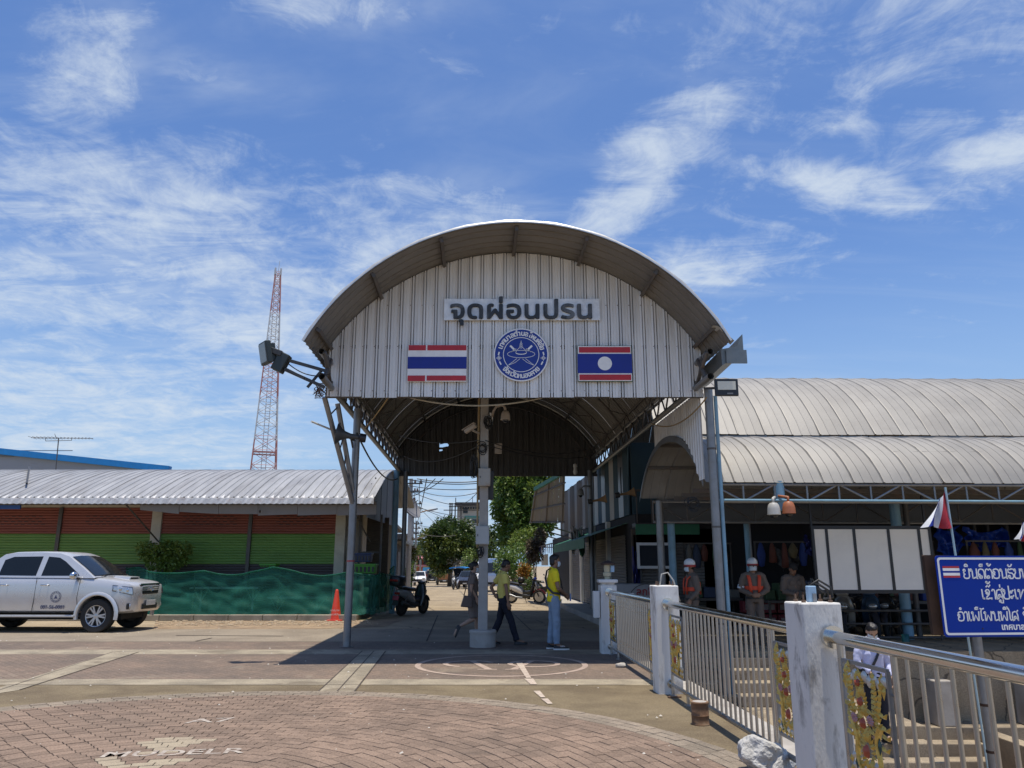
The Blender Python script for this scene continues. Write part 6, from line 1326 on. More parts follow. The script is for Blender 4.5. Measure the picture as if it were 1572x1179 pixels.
# Lao letters as strokes; unit square glyph box, baseline 0, x-height 1
def arcg(cx_, cy_, r, a0, a1, n=10, ry=None): return [(cx_ + r * math.cos(R(a0 + (a1 - a0) * i / n)), cy_ + (ry or r) * math.sin(R(a0 + (a1 - a0) * i / n))) for i in range(n + 1)]
loopL = arcg(0.12, 0.85, 0.12, -90, 270)
GL = {
 'ຍ': (0.78, [arcg(0.12, 0.85, 0.11, 0, 360) , [(0.12, 0.74), (0.02, 0.6), (0.08, 0.5), (0.2, 0.46), (0.05, 0.38), (0.02, 0.2), (0.1, 0.04), (0.32, 0.0), (0.55, 0.04), (0.66, 0.2), (0.66, 1.0)]]),
 'ນ': (0.90, [arcg(0.1, 0.88, 0.1, 0, 360), [(0.2, 0.9), (0.24, 0.75), (0.24, 0.0), (0.34, 0.02), (0.6, 0.12), (0.72, 0.02), (0.80, 0.0)], [(0.24, 0.02), (0.30, 0.12)], [(0.72, 0.06), (0.74, 1.0)]]),
 'ດ': (0.80, [[(0.70, 0.0), (0.70, 0.68), (0.6, 0.92), (0.36, 1.0), (0.12, 0.92), (0.02, 0.65), (0.04, 0.25), (0.16, 0.02), (0.28, 0.02)], arcg(0.32, 0.15, 0.12, 0, 360), [(0.26, 0.26), (0.16, 0.45)]]),
 'ຕ': (0.90, [[(0.78, 0.0), (0.80, 0.6), (0.7, 0.92), (0.56, 1.0), (0.42, 0.86), (0.28, 1.0), (0.10, 0.92), (0.02, 0.6), (0.04, 0.2), (0.16, 0.02), (0.28, 0.02)], arcg(0.34, 0.15, 0.12, 0, 360)]),
 'ອ': (0.82, [arcg(0.12, 0.62, 0.11, 0, 360), [(0.05, 0.85), (0.2, 0.97), (0.42, 1.0), (0.62, 0.92), (0.72, 0.65), (0.72, 0.3), (0.62, 0.06), (0.36, 0.0), (0.1, 0.04), (0.03, 0.2), (0.06, 0.38), (0.22, 0.4)]]),
 'ຮ': (0.72, [[(0.02, 0.86), (0.14, 1.0), (0.28, 0.92), (0.40, 1.0), (0.60, 0.98)], [(0.06, 0.80), (0.04, 0.66), (0.2, 0.58), (0.48, 0.55), (0.62, 0.4), (0.62, 0.15), (0.5, 0.0), (0.2, 0.0), (0.08, 0.08)], arcg(0.14, 0.2, 0.11, 0, 360)]),
 'ບ': (0.80, [arcg(0.1, 0.88, 0.1, 0, 360), [(0.2, 0.88), (0.18, 0.6), (0.04, 0.4), (0.04, 0.15), (0.14, 0.02), (0.38, 0.0), (0.6, 0.02), (0.68, 0.2), (0.68, 1.0)]]),
 'ຂ': (0.80, [arcg(0.22, 0.62, 0.10, 0, 360), [(0.05, 0.8), (0.2, 0.98), (0.42, 0.98), (0.52, 0.8), (0.45, 0.5), (0.16, 0.22), (0.10, 0.02), (0.30, 0.02), (0.5, 0.1), (0.70, 0.0)], [(0.70, 0.0), (0.70, 0.12)]]),
 'ສ': (0.82, [arcg(0.36, 0.34, 0.12, 0, 360), [(0.48, 0.34), (0.66, 0.12), (0.72, 0.0)], [(0.06, 0.0), (0.02, 0.5), (0.12, 0.9), (0.4, 1.0), (0.6, 0.92), (0.7, 0.6), (0.72, 0.0)], [(0.56, 0.92), (0.78, 1.12)], [(0.06, 0.0), (0.24, 0.06), (0.30, 0.24)]]),
 'ປ': (0.80, [arcg(0.1, 0.88, 0.1, 0, 360), [(0.2, 0.88), (0.18, 0.6), (0.04, 0.4), (0.04, 0.15), (0.14, 0.02), (0.38, 0.0), (0.6, 0.02), (0.68, 0.2), (0.68, 1.35)]]),
 'ພ': (1.05, [arcg(0.1, 0.88, 0.1, 0, 360), [(0.2, 0.9), (0.14, 0.6), (0.12, 0.0), (0.2, 0.0), (0.46, 0.62), (0.74, 0.0), (0.82, 0.0), (0.90, 1.0)]]),
 'ຈ': (0.78, [arcg(0.3, 0.48, 0.12, 0, 360), [(0.30, 0.60), (0.08, 0.62), (0.02, 0.8), (0.14, 0.96), (0.36, 1.0), (0.58, 0.92), (0.66, 0.6), (0.6, 0.2), (0.4, 0.0), (0.2, 0.04)]]),
 'ງ': (0.66, [arcg(0.14, 0.86, 0.12, 0, 360), [(0.26, 0.84), (0.5, 1.0), (0.58, 0.7), (0.52, 0.2), (0.3, 0.0), (0.08, 0.12)]]),
 'ຫ': (1.0, [arcg(0.1, 0.88, 0.1, 0, 360), [(0.2, 0.9), (0.2, 0.0)], [(0.2, 0.5), (0.5, 0.95), (0.6, 0.6), (0.6, 0.0), (0.85, 0.0), (0.88, 1.0)]]),
 'ທ': (0.95, [arcg(0.1, 0.88, 0.1, 0, 360), [(0.2, 0.9), (0.2, 0.0), (0.48, 0.7), (0.66, 1.0), (0.80, 0.8), (0.82, 0.0)]]),
 'ວ': (0.66, [arcg(0.16, 0.18, 0.12, 0, 360), [(0.04, 0.85), (0.2, 1.0), (0.45, 0.95), (0.55, 0.6), (0.5, 0.15), (0.3, 0.02)]]),
 'ເ': (0.40, [[(0.06, 1.0), (0.08, 0.2), (0.16, 0.02), (0.28, 0.1)], [(0.08, 0.1), (0.28, 0.02)]]),
 'າ': (0.48, [[(0.02, 0.86), (0.1, 1.0), (0.26, 0.98), (0.34, 0.8), (0.34, 0.0)]]),
 'ະ': (0.55, [arcg(0.12, 0.72, 0.1, 0, 360), [(0.2, 0.78), (0.40, 0.92)], arcg(0.12, 0.16, 0.1, 0, 360), [(0.2, 0.2), (0.40, 0.36)]]),
 'ໂ': (0.48, [[(0.06, 1.35), (0.2, 1.28), (0.5, 1.35)], [(0.22, 1.28), (0.12, 1.0), (0.12, 0.15), (0.2, 0.02), (0.34, 0.1)]]),
 'ໄ': (0.42, [[(-0.10, 1.55), (0.08, 1.3), (0.16, 1.0), (0.16, 0.15), (0.24, 0.02), (0.36, 0.1)], [(-0.1, 1.55), (-0.02, 1.3)]]),
 ' ': (0.55, []),
}
MK = {'ິ': [arcg(-0.40, 1.32, 0.17, 180, 0), [(-0.57, 1.28), (-0.23, 1.28)]], 'ີ': [arcg(-0.40, 1.32, 0.17, 180, 0), [(-0.57, 1.28), (-0.23, 1.28)], [(-0.26, 1.28), (-0.22, 1.50)]],
      'ັ': [[(-0.62, 1.36), (-0.5, 1.24), (-0.3, 1.28), (-0.16, 1.48)], [(-0.62, 1.36), (-0.56, 1.44)]], '້': [[(-0.52, 1.45), (-0.42, 1.30), (-0.28, 1.34), (-0.14, 1.50)], arcg(-0.5, 1.5, 0.07, 0, 360)],
      'ົ': [[(-0.60, 1.28), (-0.45, 1.42), (-0.3, 1.26), (-0.12, 1.48)]], '່': [[(-0.30, 1.25), (-0.30, 1.50)]], 'ູ': [arcg(-0.45, -0.22, 0.1, 0, 360), [(-0.35, -0.2), (-0.35, -0.40), (-0.12, -0.42), (-0.10, -0.12)]],
      '້2': [[(-0.50, 1.75), (-0.40, 1.62), (-0.26, 1.64), (-0.10, 1.82)], arcg(-0.48, 1.78, 0.07, 0, 360)], 'ໍ': [arcg(-0.42, 1.35, 0.09, 0, 360)]}
def lao(seq, u, v, size, w, name='lao_lettering'):
    for g_ in seq:
        m = MB(); m.M = RS
        if g_ in MK: strokes, adv, x_ = MK[g_], 0, u
        else: adv, strokes = GL[g_]; x_ = u
        for st in strokes:
            P_ = [Vector((x_ + p[0] * size, v + p[1] * size)) for p in st]; L_, R_ = [], []
            for i in range(len(P_)):
                d = (P_[min(i + 1, len(P_) - 1)] - P_[max(i - 1, 0)]); d = d.normalized() if d.length > 1e-9 else Vector((1, 0)); n_ = Vector((-d.y, d.x)) * w / 2
                e = d * (w * 0.3 if i == len(P_) - 1 else (-w * 0.3 if i == 0 else 0)); L_.append((P_[i] + n_ + e)); R_.append((P_[i] - n_ + e))
            m.grid([[(p.x, -0.0136, p.y) for p in L_], [(p.x, -0.0136, p.y) for p in R_]])
        if m.v: m.build('letter', M_sw, sr)
        u += adv * size
Wd = 0.020
lao(['ຍ', 'ິ', 'ນ', 'ດ', 'ີ', 'ຕ', '້', 'ອ', 'ນ', 'ຮ', 'ັ', 'ບ', 'ທ', 'ຸ' if False else 'ທ', 'ກ' if False else 'ນ'], 0.40, SH * 0.715, 0.132, Wd)
lao(['ເ', 'ຂ', 'ົ', '້2', 'າ', 'ສ', 'ູ', '່', 'ປ', 'ະ', 'ເ', 'ທ', 'ດ'], 0.635, SH * 0.46, 0.130, Wd)
lao(['ອ', 'ໍ', 'າ', 'ເ', 'ພ', 'ີ', 'ໂ', 'ພ', 'ນ', 'ພ', 'ິ', 'ໄ', 'ສ', ' ', 'ຈ', 'ັ', 'ງ', 'ຫ', 'ວ', 'ັ', 'ດ'], 0.235, SH * 0.195, 0.122, 0.019)
text_mesh('เทศบาลตำบลโพนพิสัย', 0.115, 0, RS @ Matrix.Translation((0.86, -0.0137, SH * 0.085)) @ FACE, 'thai_lettering', M_sw, sr, align='LEFT', bold=0.004)
# white drain pipe along the terrace and lower details
t = thing('drain_pipe', 'pale drain pipe running along the foot of the retaining wall', 'pipe', (8, 16.9, -0.9)); MB().tube([(9.0, 16.88, -0.98), (16, 16.88, -0.98)], 0.055, 12).build('run', mk('pale_pipe', (0.40, 0.40, 0.38), 0.5, 0, 0.15, 3), t, smooth=40)
t = thing('downpipe_elbow', 'teal pipe elbow hanging below the market rails', 'pipe', (PX(1390, 980, 16.85).x, 16.85, -0.2)); xx = PX(1390, 980, 16.85).x; MB().tube([(xx, 16.85, 0.15), (xx, 16.85, 0.0), (xx - 0.05, 16.8, -0.14), (xx - 0.22, 16.7, -0.2)], 0.075, 12).build('elbow', mk('teal_pipe', (0.02, 0.12, 0.12), 0.45), t, smooth=True)
# ================================================================== STREET BEYOND THE CANOPY
def GP(px, py, Y): p = PX(px, py, Y); return Vector((p.x, Y, zroad(Y)))
M_bark = mk('bark', (0.12, 0.09, 0.065), 0.95, 0, 0.25, 6, 0.4, 20)
def tree(name, label, base, trunk_h, crown_c, crown_r, nclump, nleaf, L_, mat, seed, clump_r=0.30, group=None, mat2=None):
    rg_ = random.Random(seed); base = Vector(base); cc = Vector(crown_c); t = thing(name, label, 'tree', tuple(base), group=group)
    cl = []
    for i in range(nclump):
        d = Vector((rg_.gauss(0, 1), rg_.gauss(0, 1), rg_.gauss(0.15, 1))).normalized(); f = rg_.uniform(0.45, 0.95)
        c = cc + Vector((d.x * crown_r[0], d.y * crown_r[1], d.z * crown_r[2])) * f; s = rg_.uniform(0.7, 1.35); cl.append((c, tuple(crown_r[k] * clump_r * s for k in range(3))))
    m = MB(); m2 = MB()
    for i, (c, r_) in enumerate(cl): leaves(m2 if (mat2 and i % 4 == 0) else m, c, r_, nleaf, L_, rg_, 0.5)
    raw_build(m, 'crown', LM[mat], t)
    if m2.v: raw_build(m2, 'crown_paler_clumps', LM[mat2], t)  # clumps scattered through the crown in the second, paler leaf colour
    top = base + Vector(((cc.x - base.x) * 0.5, (cc.y - base.y) * 0.5, trunk_h)); tr_ = MB(); r0 = max(0.1, crown_r[0] * 0.07)
    tr_.tube([base, base.lerp(top, 0.5) + Vector((rg_.uniform(-.1, .1), 0, 0)), top], [r0 * 1.3, r0, r0 * 0.75], 9); tr_.build('trunk', M_bark, t, smooth=True)
    for i in range(min(9, nclump)):
        c = cl[i][0]; b = MB(); b.tube([top - Vector((0, 0, 0.2)), (top + c) / 2 + Vector((0, 0, rg_.uniform(-.2, .3))), c], [r0 * 0.6, r0 * 0.35, r0 * 0.12], 6); b.build('limb', M_bark, t, smooth=True)
    return t
# round dense tree down the street
cb = PX(690, 838, 80); tree('rain_tree', 'round dense dark green tree standing over the street vehicles', GP(690, 890, 80), 3.0, (cb.x, 80, cb.z), (2.75, 2.6, 2.55), 95, 330, 0.34, 'deep', 3, 0.30, mat2='olive')
# big leafy tree on the right of the street
cb = PX(800, 770, 48); tree('mango_tree', 'tall leafy tree overhanging the right side of the street', GP(812, 900, 50), 3.2, (cb.x + 0.3, 49, cb.z + 0.1), (1.95, 2.0, 3.3), 120, 320, 0.25, 'bright', 5, 0.27, mat2='lime')
cb = PX(783, 760, 54); tree('street_tree', 'darker loose tree rising behind the leafy mango', GP(790, 900, 56), 3.5, (cb.x - 0.1, 56, cb.z + 1.2), (1.9, 1.8, 2.6), 50, 200, 0.22, 'dark', 6, 0.3, mat2='bright')
def bush(px, py, Y, rx, rz, mat, label, seed, n=700, L_=0.16, name='shrub', cl_n=7):
    c = PX(px, py, Y); rg_ = random.Random(seed); cl = [((c.x + rg_.uniform(-.6, .6) * rx, Y + rg_.uniform(-.5, .5) * rx, c.z + rg_.uniform(-.6, .6) * rz), (rx * 0.5, rx * 0.5, rz * 0.5)) for _ in range(cl_n)]
    return plant(name, label, 'shrub', (c.x, Y, zroad(Y)), cl, mat, n // cl_n, L_, 4, seed=seed)
bush(790, 865, 44, 1.15, 1.15, 'bright', 'bright leafy shrub at the foot of the tall tree', 1, 2600, 0.17)
bush(803, 832, 46, 0.9, 1.1, 'lime', 'lime green shrub spilling down beside the dry creeper', 12, 1900, 0.16)
bush(812, 900, 40, 0.55, 0.5, 'deep', 'low green shrub behind the parked scooter', 2, 700, 0.13)
bush(806, 875, 41, 0.35, 0.42, 'orange', 'orange and yellow croton shrub behind the walking man', 3, 420, 0.16)
bush(822, 838, 36, 0.45, 1.0, 'dry', 'curtain of dry brown creeper hanging from the shop awning', 4, 2200, 0.14)
bush(706, 868, 78, 1.2, 0.8, 'grey', 'pale grey dry shrub under the round tree', 5, 800, 0.22); bush(672, 880, 88, 1.1, 0.9, 'olive', 'olive shrub beside the street shop', 6, 700, 0.22); bush(722, 862, 74, 0.9, 1.2, 'lime', 'yellowish shrub between the van and the grey bush', 7, 700, 0.2)
bush(628, 878, 52, 0.5, 1.1, 'bright', 'green roadside shrub under the left utility poles', 8, 800, 0.16); bush(632, 850, 60, 0.8, 1.0, 'olive', 'loose climbing greenery on the left wall', 9, 800, 0.18); bush(645, 845, 95, 1.6, 1.4, 'dark', 'dark bush left of the pink awning shop', 10, 700, 0.3); bush(590, 865, 31, 0.25, 0.5, 'bright', 'small potted plant in the gap beside the blue posts', 14, 350, 0.12)
tree('backdrop_tree', 'hazy dark tree far behind the end of the street', GP(660, 880, 150), 3, PX(640, 862, 150), (4, 4, 3), 30, 120, 0.6, 'dark', 15); tree('backdrop_tree', 'green tree far behind the white street building', GP(740, 880, 120), 3, PX(752, 846, 120), (5, 4, 3.5), 35, 120, 0.6, 'deep', 16)
# ------------------------------------------------------------------ end of the street
eb_ = thing('pink_awning_shop', 'two storey shop with pink awning and orange front at the street end', 'building', tuple(GP(663, 888, 135)))
def slab(px0, py0, px1, py1, Y, dep, name, mat, parent): a, b = PX(px0, py0, Y), PX(px1, py1, Y); return MB().box(a.x, b.x, Y, Y + dep, b.z, a.z).build(name, mat, parent)
M_or = mk('orange_front', (0.42, 0.13, 0.05), 0.7); M_pk = mk('pink_awning', (0.62, 0.24, 0.27), 0.6); M_gl = mk('dark_glass', (0.03, 0.035, 0.04), 0.15); M_cw = mk('pale_building', (0.55, 0.53, 0.48), 0.8, 0, 0.08, 0.5, dirt=(0.4, 0.37, 0.33), dirt_amt=0.4, dirt_scale=0.4); M_yel = mk('yellow_board', (0.6, 0.35, 0.04), 0.6); M_cy = mk('cyan_awning', (0.05, 0.30, 0.55), 0.5)
slab(638, 850, 668, 900, 135, 8, 'wall', M_or, eb_); slab(636, 848, 668, 853, 134.4, 8, 'roof', mk('dark_roof', (0.10, 0.09, 0.10), 0.7), eb_)
a, b = PX(639, 853, 133.5), PX(667, 857, 133.5); MB().add([(a.x, 135, a.z + 0.2), (b.x, 135, a.z + 0.2), (b.x, 133.2, b.z), (a.x, 133.2, b.z), (a.x, 135, a.z + 0.05), (b.x, 135, a.z + 0.05), (b.x, 133.2, b.z - 0.1), (a.x, 133.2, b.z - 0.1)], [(0, 1, 2, 3), (7, 6, 5, 4), (3, 2, 6, 7), (0, 3, 7, 4), (1, 5, 6, 2)]).build('awning', M_pk, eb_)
for x0 in (642, 650, 658): f_ = slab(x0, 859, x0 + 6, 866, 134.95, 0.04, 'window', M_gl, eb_)
a = PX(652, 868, 133.6); slab(636, 867.5, 668, 870, 133.6, 1.3, 'lower_awning', M_pk, eb_); slab(650, 869.5, 668, 872, 133.4, 0.1, 'fascia_board', M_yel, eb_); slab(649, 871, 666, 877, 133.2, 0.1, 'blue_awning', M_cy, eb_)
wb2 = thing('white_street_building', 'narrow pale building beside the round tree at the street end', 'building', tuple(GP(676, 888, 128))); slab(668, 843, 690, 900, 128, 8, 'wall', M_cw, wb2); slab(671, 852, 674, 858, 127.95, 0.04, 'window', M_gl, wb2); slab(678, 852, 682, 858, 127.95, 0.04, 'window', M_gl, wb2)
cbd = thing('concrete_building', 'pale unfinished concrete building with bare rooftop frame above the trees', 'building', tuple(GP(716, 888, 125)))
slab(702, 776, 742, 900, 125, 10, 'wall', M_cw, cbd); slab(700, 771, 744, 776, 124.6, 11, 'roof_slab', mk('dark_beam', (0.07, 0.065, 0.06), 0.8), cbd); slab(711, 780, 718, 788, 124.95, 0.04, 'window', M_gl, cbd); slab(713, 792, 742, 796, 124.9, 0.1, 'green_canopy', mk('green_can', (0.10, 0.32, 0.25), 0.6), cbd); slab(725, 797, 735, 803, 124.95, 0.04, 'window', M_gl, cbd)
for q in range(9): slab(706 + q * 4, 778.5, 708 + q * 4, 781.5, 124.5, 0.3, 'joist', M_black, cbd)
for px in (690, 693, 698, 707): slab(px, 772, px + 1.3, 800, 124, 0.25, 'frame_column', mk('dark_beam', (0, 0, 0)), cbd)
for py in (772.5, 777, 782.5): slab(681 if py > 780 else 689, py, 742, py + 1.2, 124, 0.25, 'frame_beam', mk('dark_beam', (0, 0, 0)), cbd)
slab(699, 764, 700, 775, 124.5, 0.2, 'mast', M_dark, cbd); slab(725, 762, 725.6, 775, 124.5, 0.2, 'mast', M_dark, cbd)
# houses along the left side of the street
lh = thing('left_shophouse', 'row of dark low shop fronts along the left side of the street', 'building', (-6.2, 38, 0)); M_lw = mk('grimy_shop_wall', (0.16, 0.14, 0.12), 0.85, 0, 0.2, 1.2, dirt=(0.08, 0.07, 0.06), dirt_amt=0.5)
def street_l(y): return -4.9 - (y - 28) * 0.092
def quadbox(xa0, xa1, ya, xb0, xb1, yb, z0, z1): return MB().add([(xa0, ya, z0), (xa1, ya, z0), (xb1, yb, z0), (xb0, yb, z0), (xa0, ya, z1), (xa1, ya, z1), (xb1, yb, z1), (xb0, yb, z1)], [(3, 2, 1, 0), (4, 5, 6, 7), (0, 1, 5, 4), (1, 2, 6, 5), (2, 3, 7, 6), (3, 0, 4, 7)])
for q in range(4):
    ya, yb = 29.5 + q * 9, 29.5 + q * 9 + 8.9; h = (3.1, 2.7, 3.3, 2.8)[q]
    quadbox(street_l(ya) - 6, street_l(ya), ya, street_l(yb) - 6, street_l(yb), yb, -0.6, h).build('wall', (M_lw, M_intr, M_lw, M_intr)[q], lh)
    quadbox(street_l(ya) - 6, street_l(ya) + 0.55, ya - 0.1, street_l(yb) - 6, street_l(yb) + 0.55, yb + 0.05, h + 0.002, h + 0.12).build('roof', M_steel, lh)
    for k in range(2): yy = ya + 1 + k * 4; quadbox(street_l(yy), street_l(yy) + 0.03, yy, street_l(yy + 2.6), street_l(yy + 2.6) + 0.03, yy + 2.6, -0.1, 2.3).build('shutter', M_shd, lh)
# utility poles and wires on the left
def upole(px, Y, top_py, label):
    b = GP(px, 880, Y); top = PX(px, top_py, Y).z; t = thing('utility_pole', label, 'utility pole', tuple(b), group='street utility poles')
    m = MB(); m.box(b.x - 0.13, b.x + 0.13, Y - 0.1, Y + 0.1, b.z, top, taper=0.03); m.build('shaft', M_pole, t)
    for k, dz in enumerate((0.25, 0.75, 1.3)):
        MB().box(b.x - 0.7 + 0.2 * k, b.x + 0.7 - 0.2 * k, Y - 0.15, Y - 0.08, top - dz - 0.08, top - dz).build('crossarm', M_dark, t); m = MB()
        for sx in (-0.6 + 0.2 * k, -0.25, 0.25, 0.6 - 0.2 * k): MB().lathe([(0.05, 0), (0.07, 0.06), (0.04, 0.12), (0.06, 0.17)], 8, Matrix.Translation((b.x + sx, Y - 0.11, top - dz))).build('insulator', mk('insulator', (0.12, 0.07, 0.05), 0.3), t)
    return Vector((b.x, Y, top))
T = [upole(627, 46, 735, 'grimy utility pole with insulators nearest the blue canopy posts'), upole(631, 62, 768, 'second utility pole up the left side of the street'), upole(637, 85, 800, 'third utility pole up the left side of the street'), upole(645, 115, 822, 'farthest utility pole on the left side of the street')]
def vcable(c, label): return cable(*c, label)
wn_ = 0
wl_ = []
for i in range(3):
    for sx, dz in ((-0.5, -0.2), (0.5, -0.2), (0.2, -0.9)): wl_.append((T[i] + Vector((sx, 0, dz)), T[i + 1] + Vector((sx, 0, dz)), 0.5))
ws = thing('street_wires', 'web of black overhead wires crossing above the street', 'wires', (T[0].x, 46, 5))
rgw = random.Random(8)
for a_, b_ in (((625, 745, 46), (742, 750, 40)), ((625, 752, 46), (742, 776, 60)), ((627, 770, 46), (700, 800, 80)), ((627, 760, 46), (690, 818, 90)), ((640, 735, 32), (742, 738, 32)), ((612, 733, 30), (742, 741, 38)), ((640, 752, 50), (742, 753, 50)), ((655, 735, 30), (640, 805, 60)), ((618, 760, 40), (668, 735, 28)), ((627, 775, 46), (742, 795, 75)), ((630, 815, 62), (700, 822, 62)), ((631, 800, 62), (670, 808, 80)), ((742, 745, 28), (712, 772, 60)), ((625, 748, 46), (680, 735, 27.5))): wl_.append((PX(*a_), PX(*b_), 0.25 * rgw.uniform(0.3, 1.6)))
for a_, b_, s in wl_: MB().tube(sag(a_, b_, s, 12), 0.020, 4).build('wire', M_wire, ws)
# street lamp arms
for px0, py0, px1, py1, Y, lab in ((627, 792, 672, 781, 46, 'upper street lamp arm reaching over the road from the first pole'), (631, 830, 655, 824, 62, 'lower street lamp arm reaching over the road from the second pole')):
    a, b = PX(px0, py0, Y), PX(px1, py1, Y); t = thing('street_lamp_arm', lab, 'street lamp', tuple(a)); MB().tube([a, a.lerp(b, 0.6) + Vector((0, 0, 0.05)), b], 0.04, 6).build('arm', mk('rusty_arm', (0.25, 0.17, 0.11), 0.7), t); MB().bar(a.lerp(b, 0.65), b, 0.16, 0.07).build('lamp_head', M_galv, t)
# satellite dish
d = PX(622, 781, 38); t = thing('satellite_dish', 'dark mesh satellite dish on the left shop roof', 'satellite dish', tuple(d)); MB().lathe([(0.02, 0.0), (0.3, 0.05), (0.55, 0.17), (0.75, 0.33), (0.74, 0.335), (0.5, 0.18), (0.02, 0.02)], 24, Matrix.Translation(d) @ Matrix.Rotation(R(55), 4, 'Y') @ Matrix.Rotation(R(20), 4, 'X')).build('dish', mk('dish_grey', (0.13, 0.13, 0.14), 0.6, 0.3), t, smooth=40); MB().tube([d, d + Vector((0, 0, -1.4))], 0.05, 8).build('mast', M_steel, t); MB().tube([d, d + Vector((0.62, 0, 0.42))], 0.02, 6).build('feed_arm', M_steel, t)
# ------------------------------------------------------------------ right shophouses
def street_r(y): return 3.05 - (y - 26) * 0.055
rs = thing('right_shophouse', 'old two storey shophouse with white pillar and grey shutters right of the street', 'building', (4, 33, 0)); M_sh = mk('grey_shutter', (0.17, 0.165, 0.16), 0.6, 0.1, 0.15, 2); M_blw = mk('faded_blue_boards', (0.045, 0.09, 0.115), 0.8, 0, 0.2, 3, stretch=(1, 6, 0.4)); M_green = mk('green_awning', (0.03, 0.17, 0.09), 0.6, 0, 0.12, 3, dirt=(0.02, 0.09, 0.05), dirt_amt=0.5)
quadbox(street_r(21), street_r(21) + 6, 21, street_r(42), street_r(42) + 6, 42, -0.3, 2.9).build('lower_wall', M_intr, rs); quadbox(street_r(21) + 0.1, street_r(21) + 6, 22, street_r(39) + 0.1, street_r(39) + 6, 39, 2.902, 5.0).build('upper_wall', M_blw, rs)
M_tim = mk('weathered_timber', (0.11, 0.09, 0.07), 0.9, 0, 0.3, 4, stretch=(1, 6, 0.5), rnd=0.3)
for q in range(22):                          # upper timber boards
    ya = 22.1 + q * 0.76; quadbox(street_r(ya) + 0.06, street_r(ya) + 0.1, ya + 0.01, street_r(ya + .74) + 0.06, street_r(ya + .74) + 0.1, ya + 0.74, 2.95, 4.95 + 0.04 * ((q * 5) % 3 - 1)).build('board', (M_blw, M_cw, M_blw, M_galv)[(q * 7) % 4] if q < 8 else (M_tim, M_tim, M_sh)[q % 3], rs)
def shut(ya, yb, z1=2.4):
    m = MB(); zz = 0.18; prof = []
    while zz < z1: prof += [(zz, 0.0), (zz + 0.02, 0.02), (zz + 0.06, 0.02)]; zz += 0.08
    m.grid([[(street_r(ya) - 0.02 - d_, ya, z_) for z_, d_ in prof], [(street_r(yb) - 0.02 - d_, yb, z_) for z_, d_ in prof]]); m.build('shutter', M_sh, rs)
for ya in (22.3, 25.2, 28.2, 31.4): shut(ya, ya + 2.3)
for ya, mt in ((24.75, M_cw), (27.7, M_cw), (30.8, M_white), (34.0, M_cw)): quadbox(street_r(ya) - 0.12, street_r(ya), ya, street_r(ya) - 0.12, street_r(ya), ya + 0.4, -0.1, 2.9).build('pillar', mt, rs)
quadbox(street_r(21) - 1.0, street_r(21), 21, street_r(40) - 1.0, street_r(40), 40, -0.3, 0.16).build('step', M_conc, rs)
m = MB(); m.grid([[(street_r(y) - (1.25 if k else -0.1), y, 2.75 - 0.45 * k) for y in (22, 24, 26, 28, 30)] for k in (0, 1)]); m.grid([[(street_r(y) - 1.25, y, 2.30 - 0.28 * k) for y in (22, 24, 26, 28, 30)] for k in (0, 1)]); m.build('green_awning', M_green, rs)
LT = [PX(813, 803, 38), PX(866, 803, 33.5), PX(868, 724, 29.5), PX(821, 751, 34)]
for q in range(6):
    m = MB(); f0, f1 = q / 6, (q + 0.97) / 6; m.grid([[LT[0].lerp(LT[1], f0), LT[0].lerp(LT[1], (f0 + f1) / 2) + Vector((0, -0.02, 0.02)), LT[0].lerp(LT[1], f1)], [LT[3].lerp(LT[2], f0), LT[3].lerp(LT[2], (f0 + f1) / 2) + Vector((0, -0.02, 0.02)), LT[3].lerp(LT[2], f1)]]); m.build('lean_to_sheet', M_sh, rs)
for f in (0.05, 0.5, 0.95): MB().bar(LT[0].lerp(LT[1], f) + Vector((0, -0.06, 0)), LT[3].lerp(LT[2], f) + Vector((0, -0.06, 0)), 0.06, 0.06).build('rafter', M_steel, rs)
for f in (0.02, 0.4, 0.8): MB().bar(LT[0].lerp(LT[3], f) + Vector((0, -0.1, 0)), LT[1].lerp(LT[2], f) + Vector((0, -0.1, 0)), 0.05, 0.05).build('purlin', M_steel, rs)
MB().bar(LT[3], LT[2], 0.10, 0.16).build('green_ridge', M_green, rs)
for y in (30, 33, 36): MB().bar((street_r(y), y, 2.6), (street_r(y) - 1.2, y, 2.95), 0.05, 0.05).build('brace', M_steel, rs)
for q in range(8): y = 30 + q * 0.8; MB().add([(street_r(y) - 1.3, y, 2.35), (street_r(y) - 1.3, y + 0.75, 2.35), (street_r(y) - 1.32, y + 0.7, 1.95 + 0.1 * (q % 3)), (street_r(y) - 1.32, y + 0.1, 2.0)], [(0, 1, 2, 3)]).build('torn_valance', (M_fb, mk('faded_blue_cloth', (0.12, 0.18, 0.3), 0.8), M_cw)[q % 3], rs)
MB().bar((street_r(30) - 1.3, 30, 2.37), (street_r(37) - 1.3, 37, 2.37), 0.04, 0.04).build('valance_rail', M_steel, rs); MB().bar((street_r(36) + 0.0, 36.5, 2.37), (street_r(36) - 1.3, 36.5, 2.37), 0.04, 0.04).build('valance_rail', M_steel, rs)
for k in range(7): y = 35.5 + k * 0.45; quadbox(street_r(y) - 0.95, street_r(y) - 0.9, y, street_r(y) - 0.95, street_r(y) - 0.9, y + 0.22, 1.55, 2.05).build('striped_blind', M_cw, rs)
tarp(876, 812, 884, 845, 27.5, 'crumpled white cloth hanging under the green awning', mk('dirty_white_cloth', (0.40, 0.38, 0.35), 0.9), 11.0); tarp(888, 815, 898, 848, 26.8, 'green cloth strip hanging from the awning corner', M_green, 12.0); tarp(880, 806, 894, 824, 27.2, 'white cloth bundle tied to the awning rail', mk('dirty_white_cloth', (0, 0, 0)), 13.0)
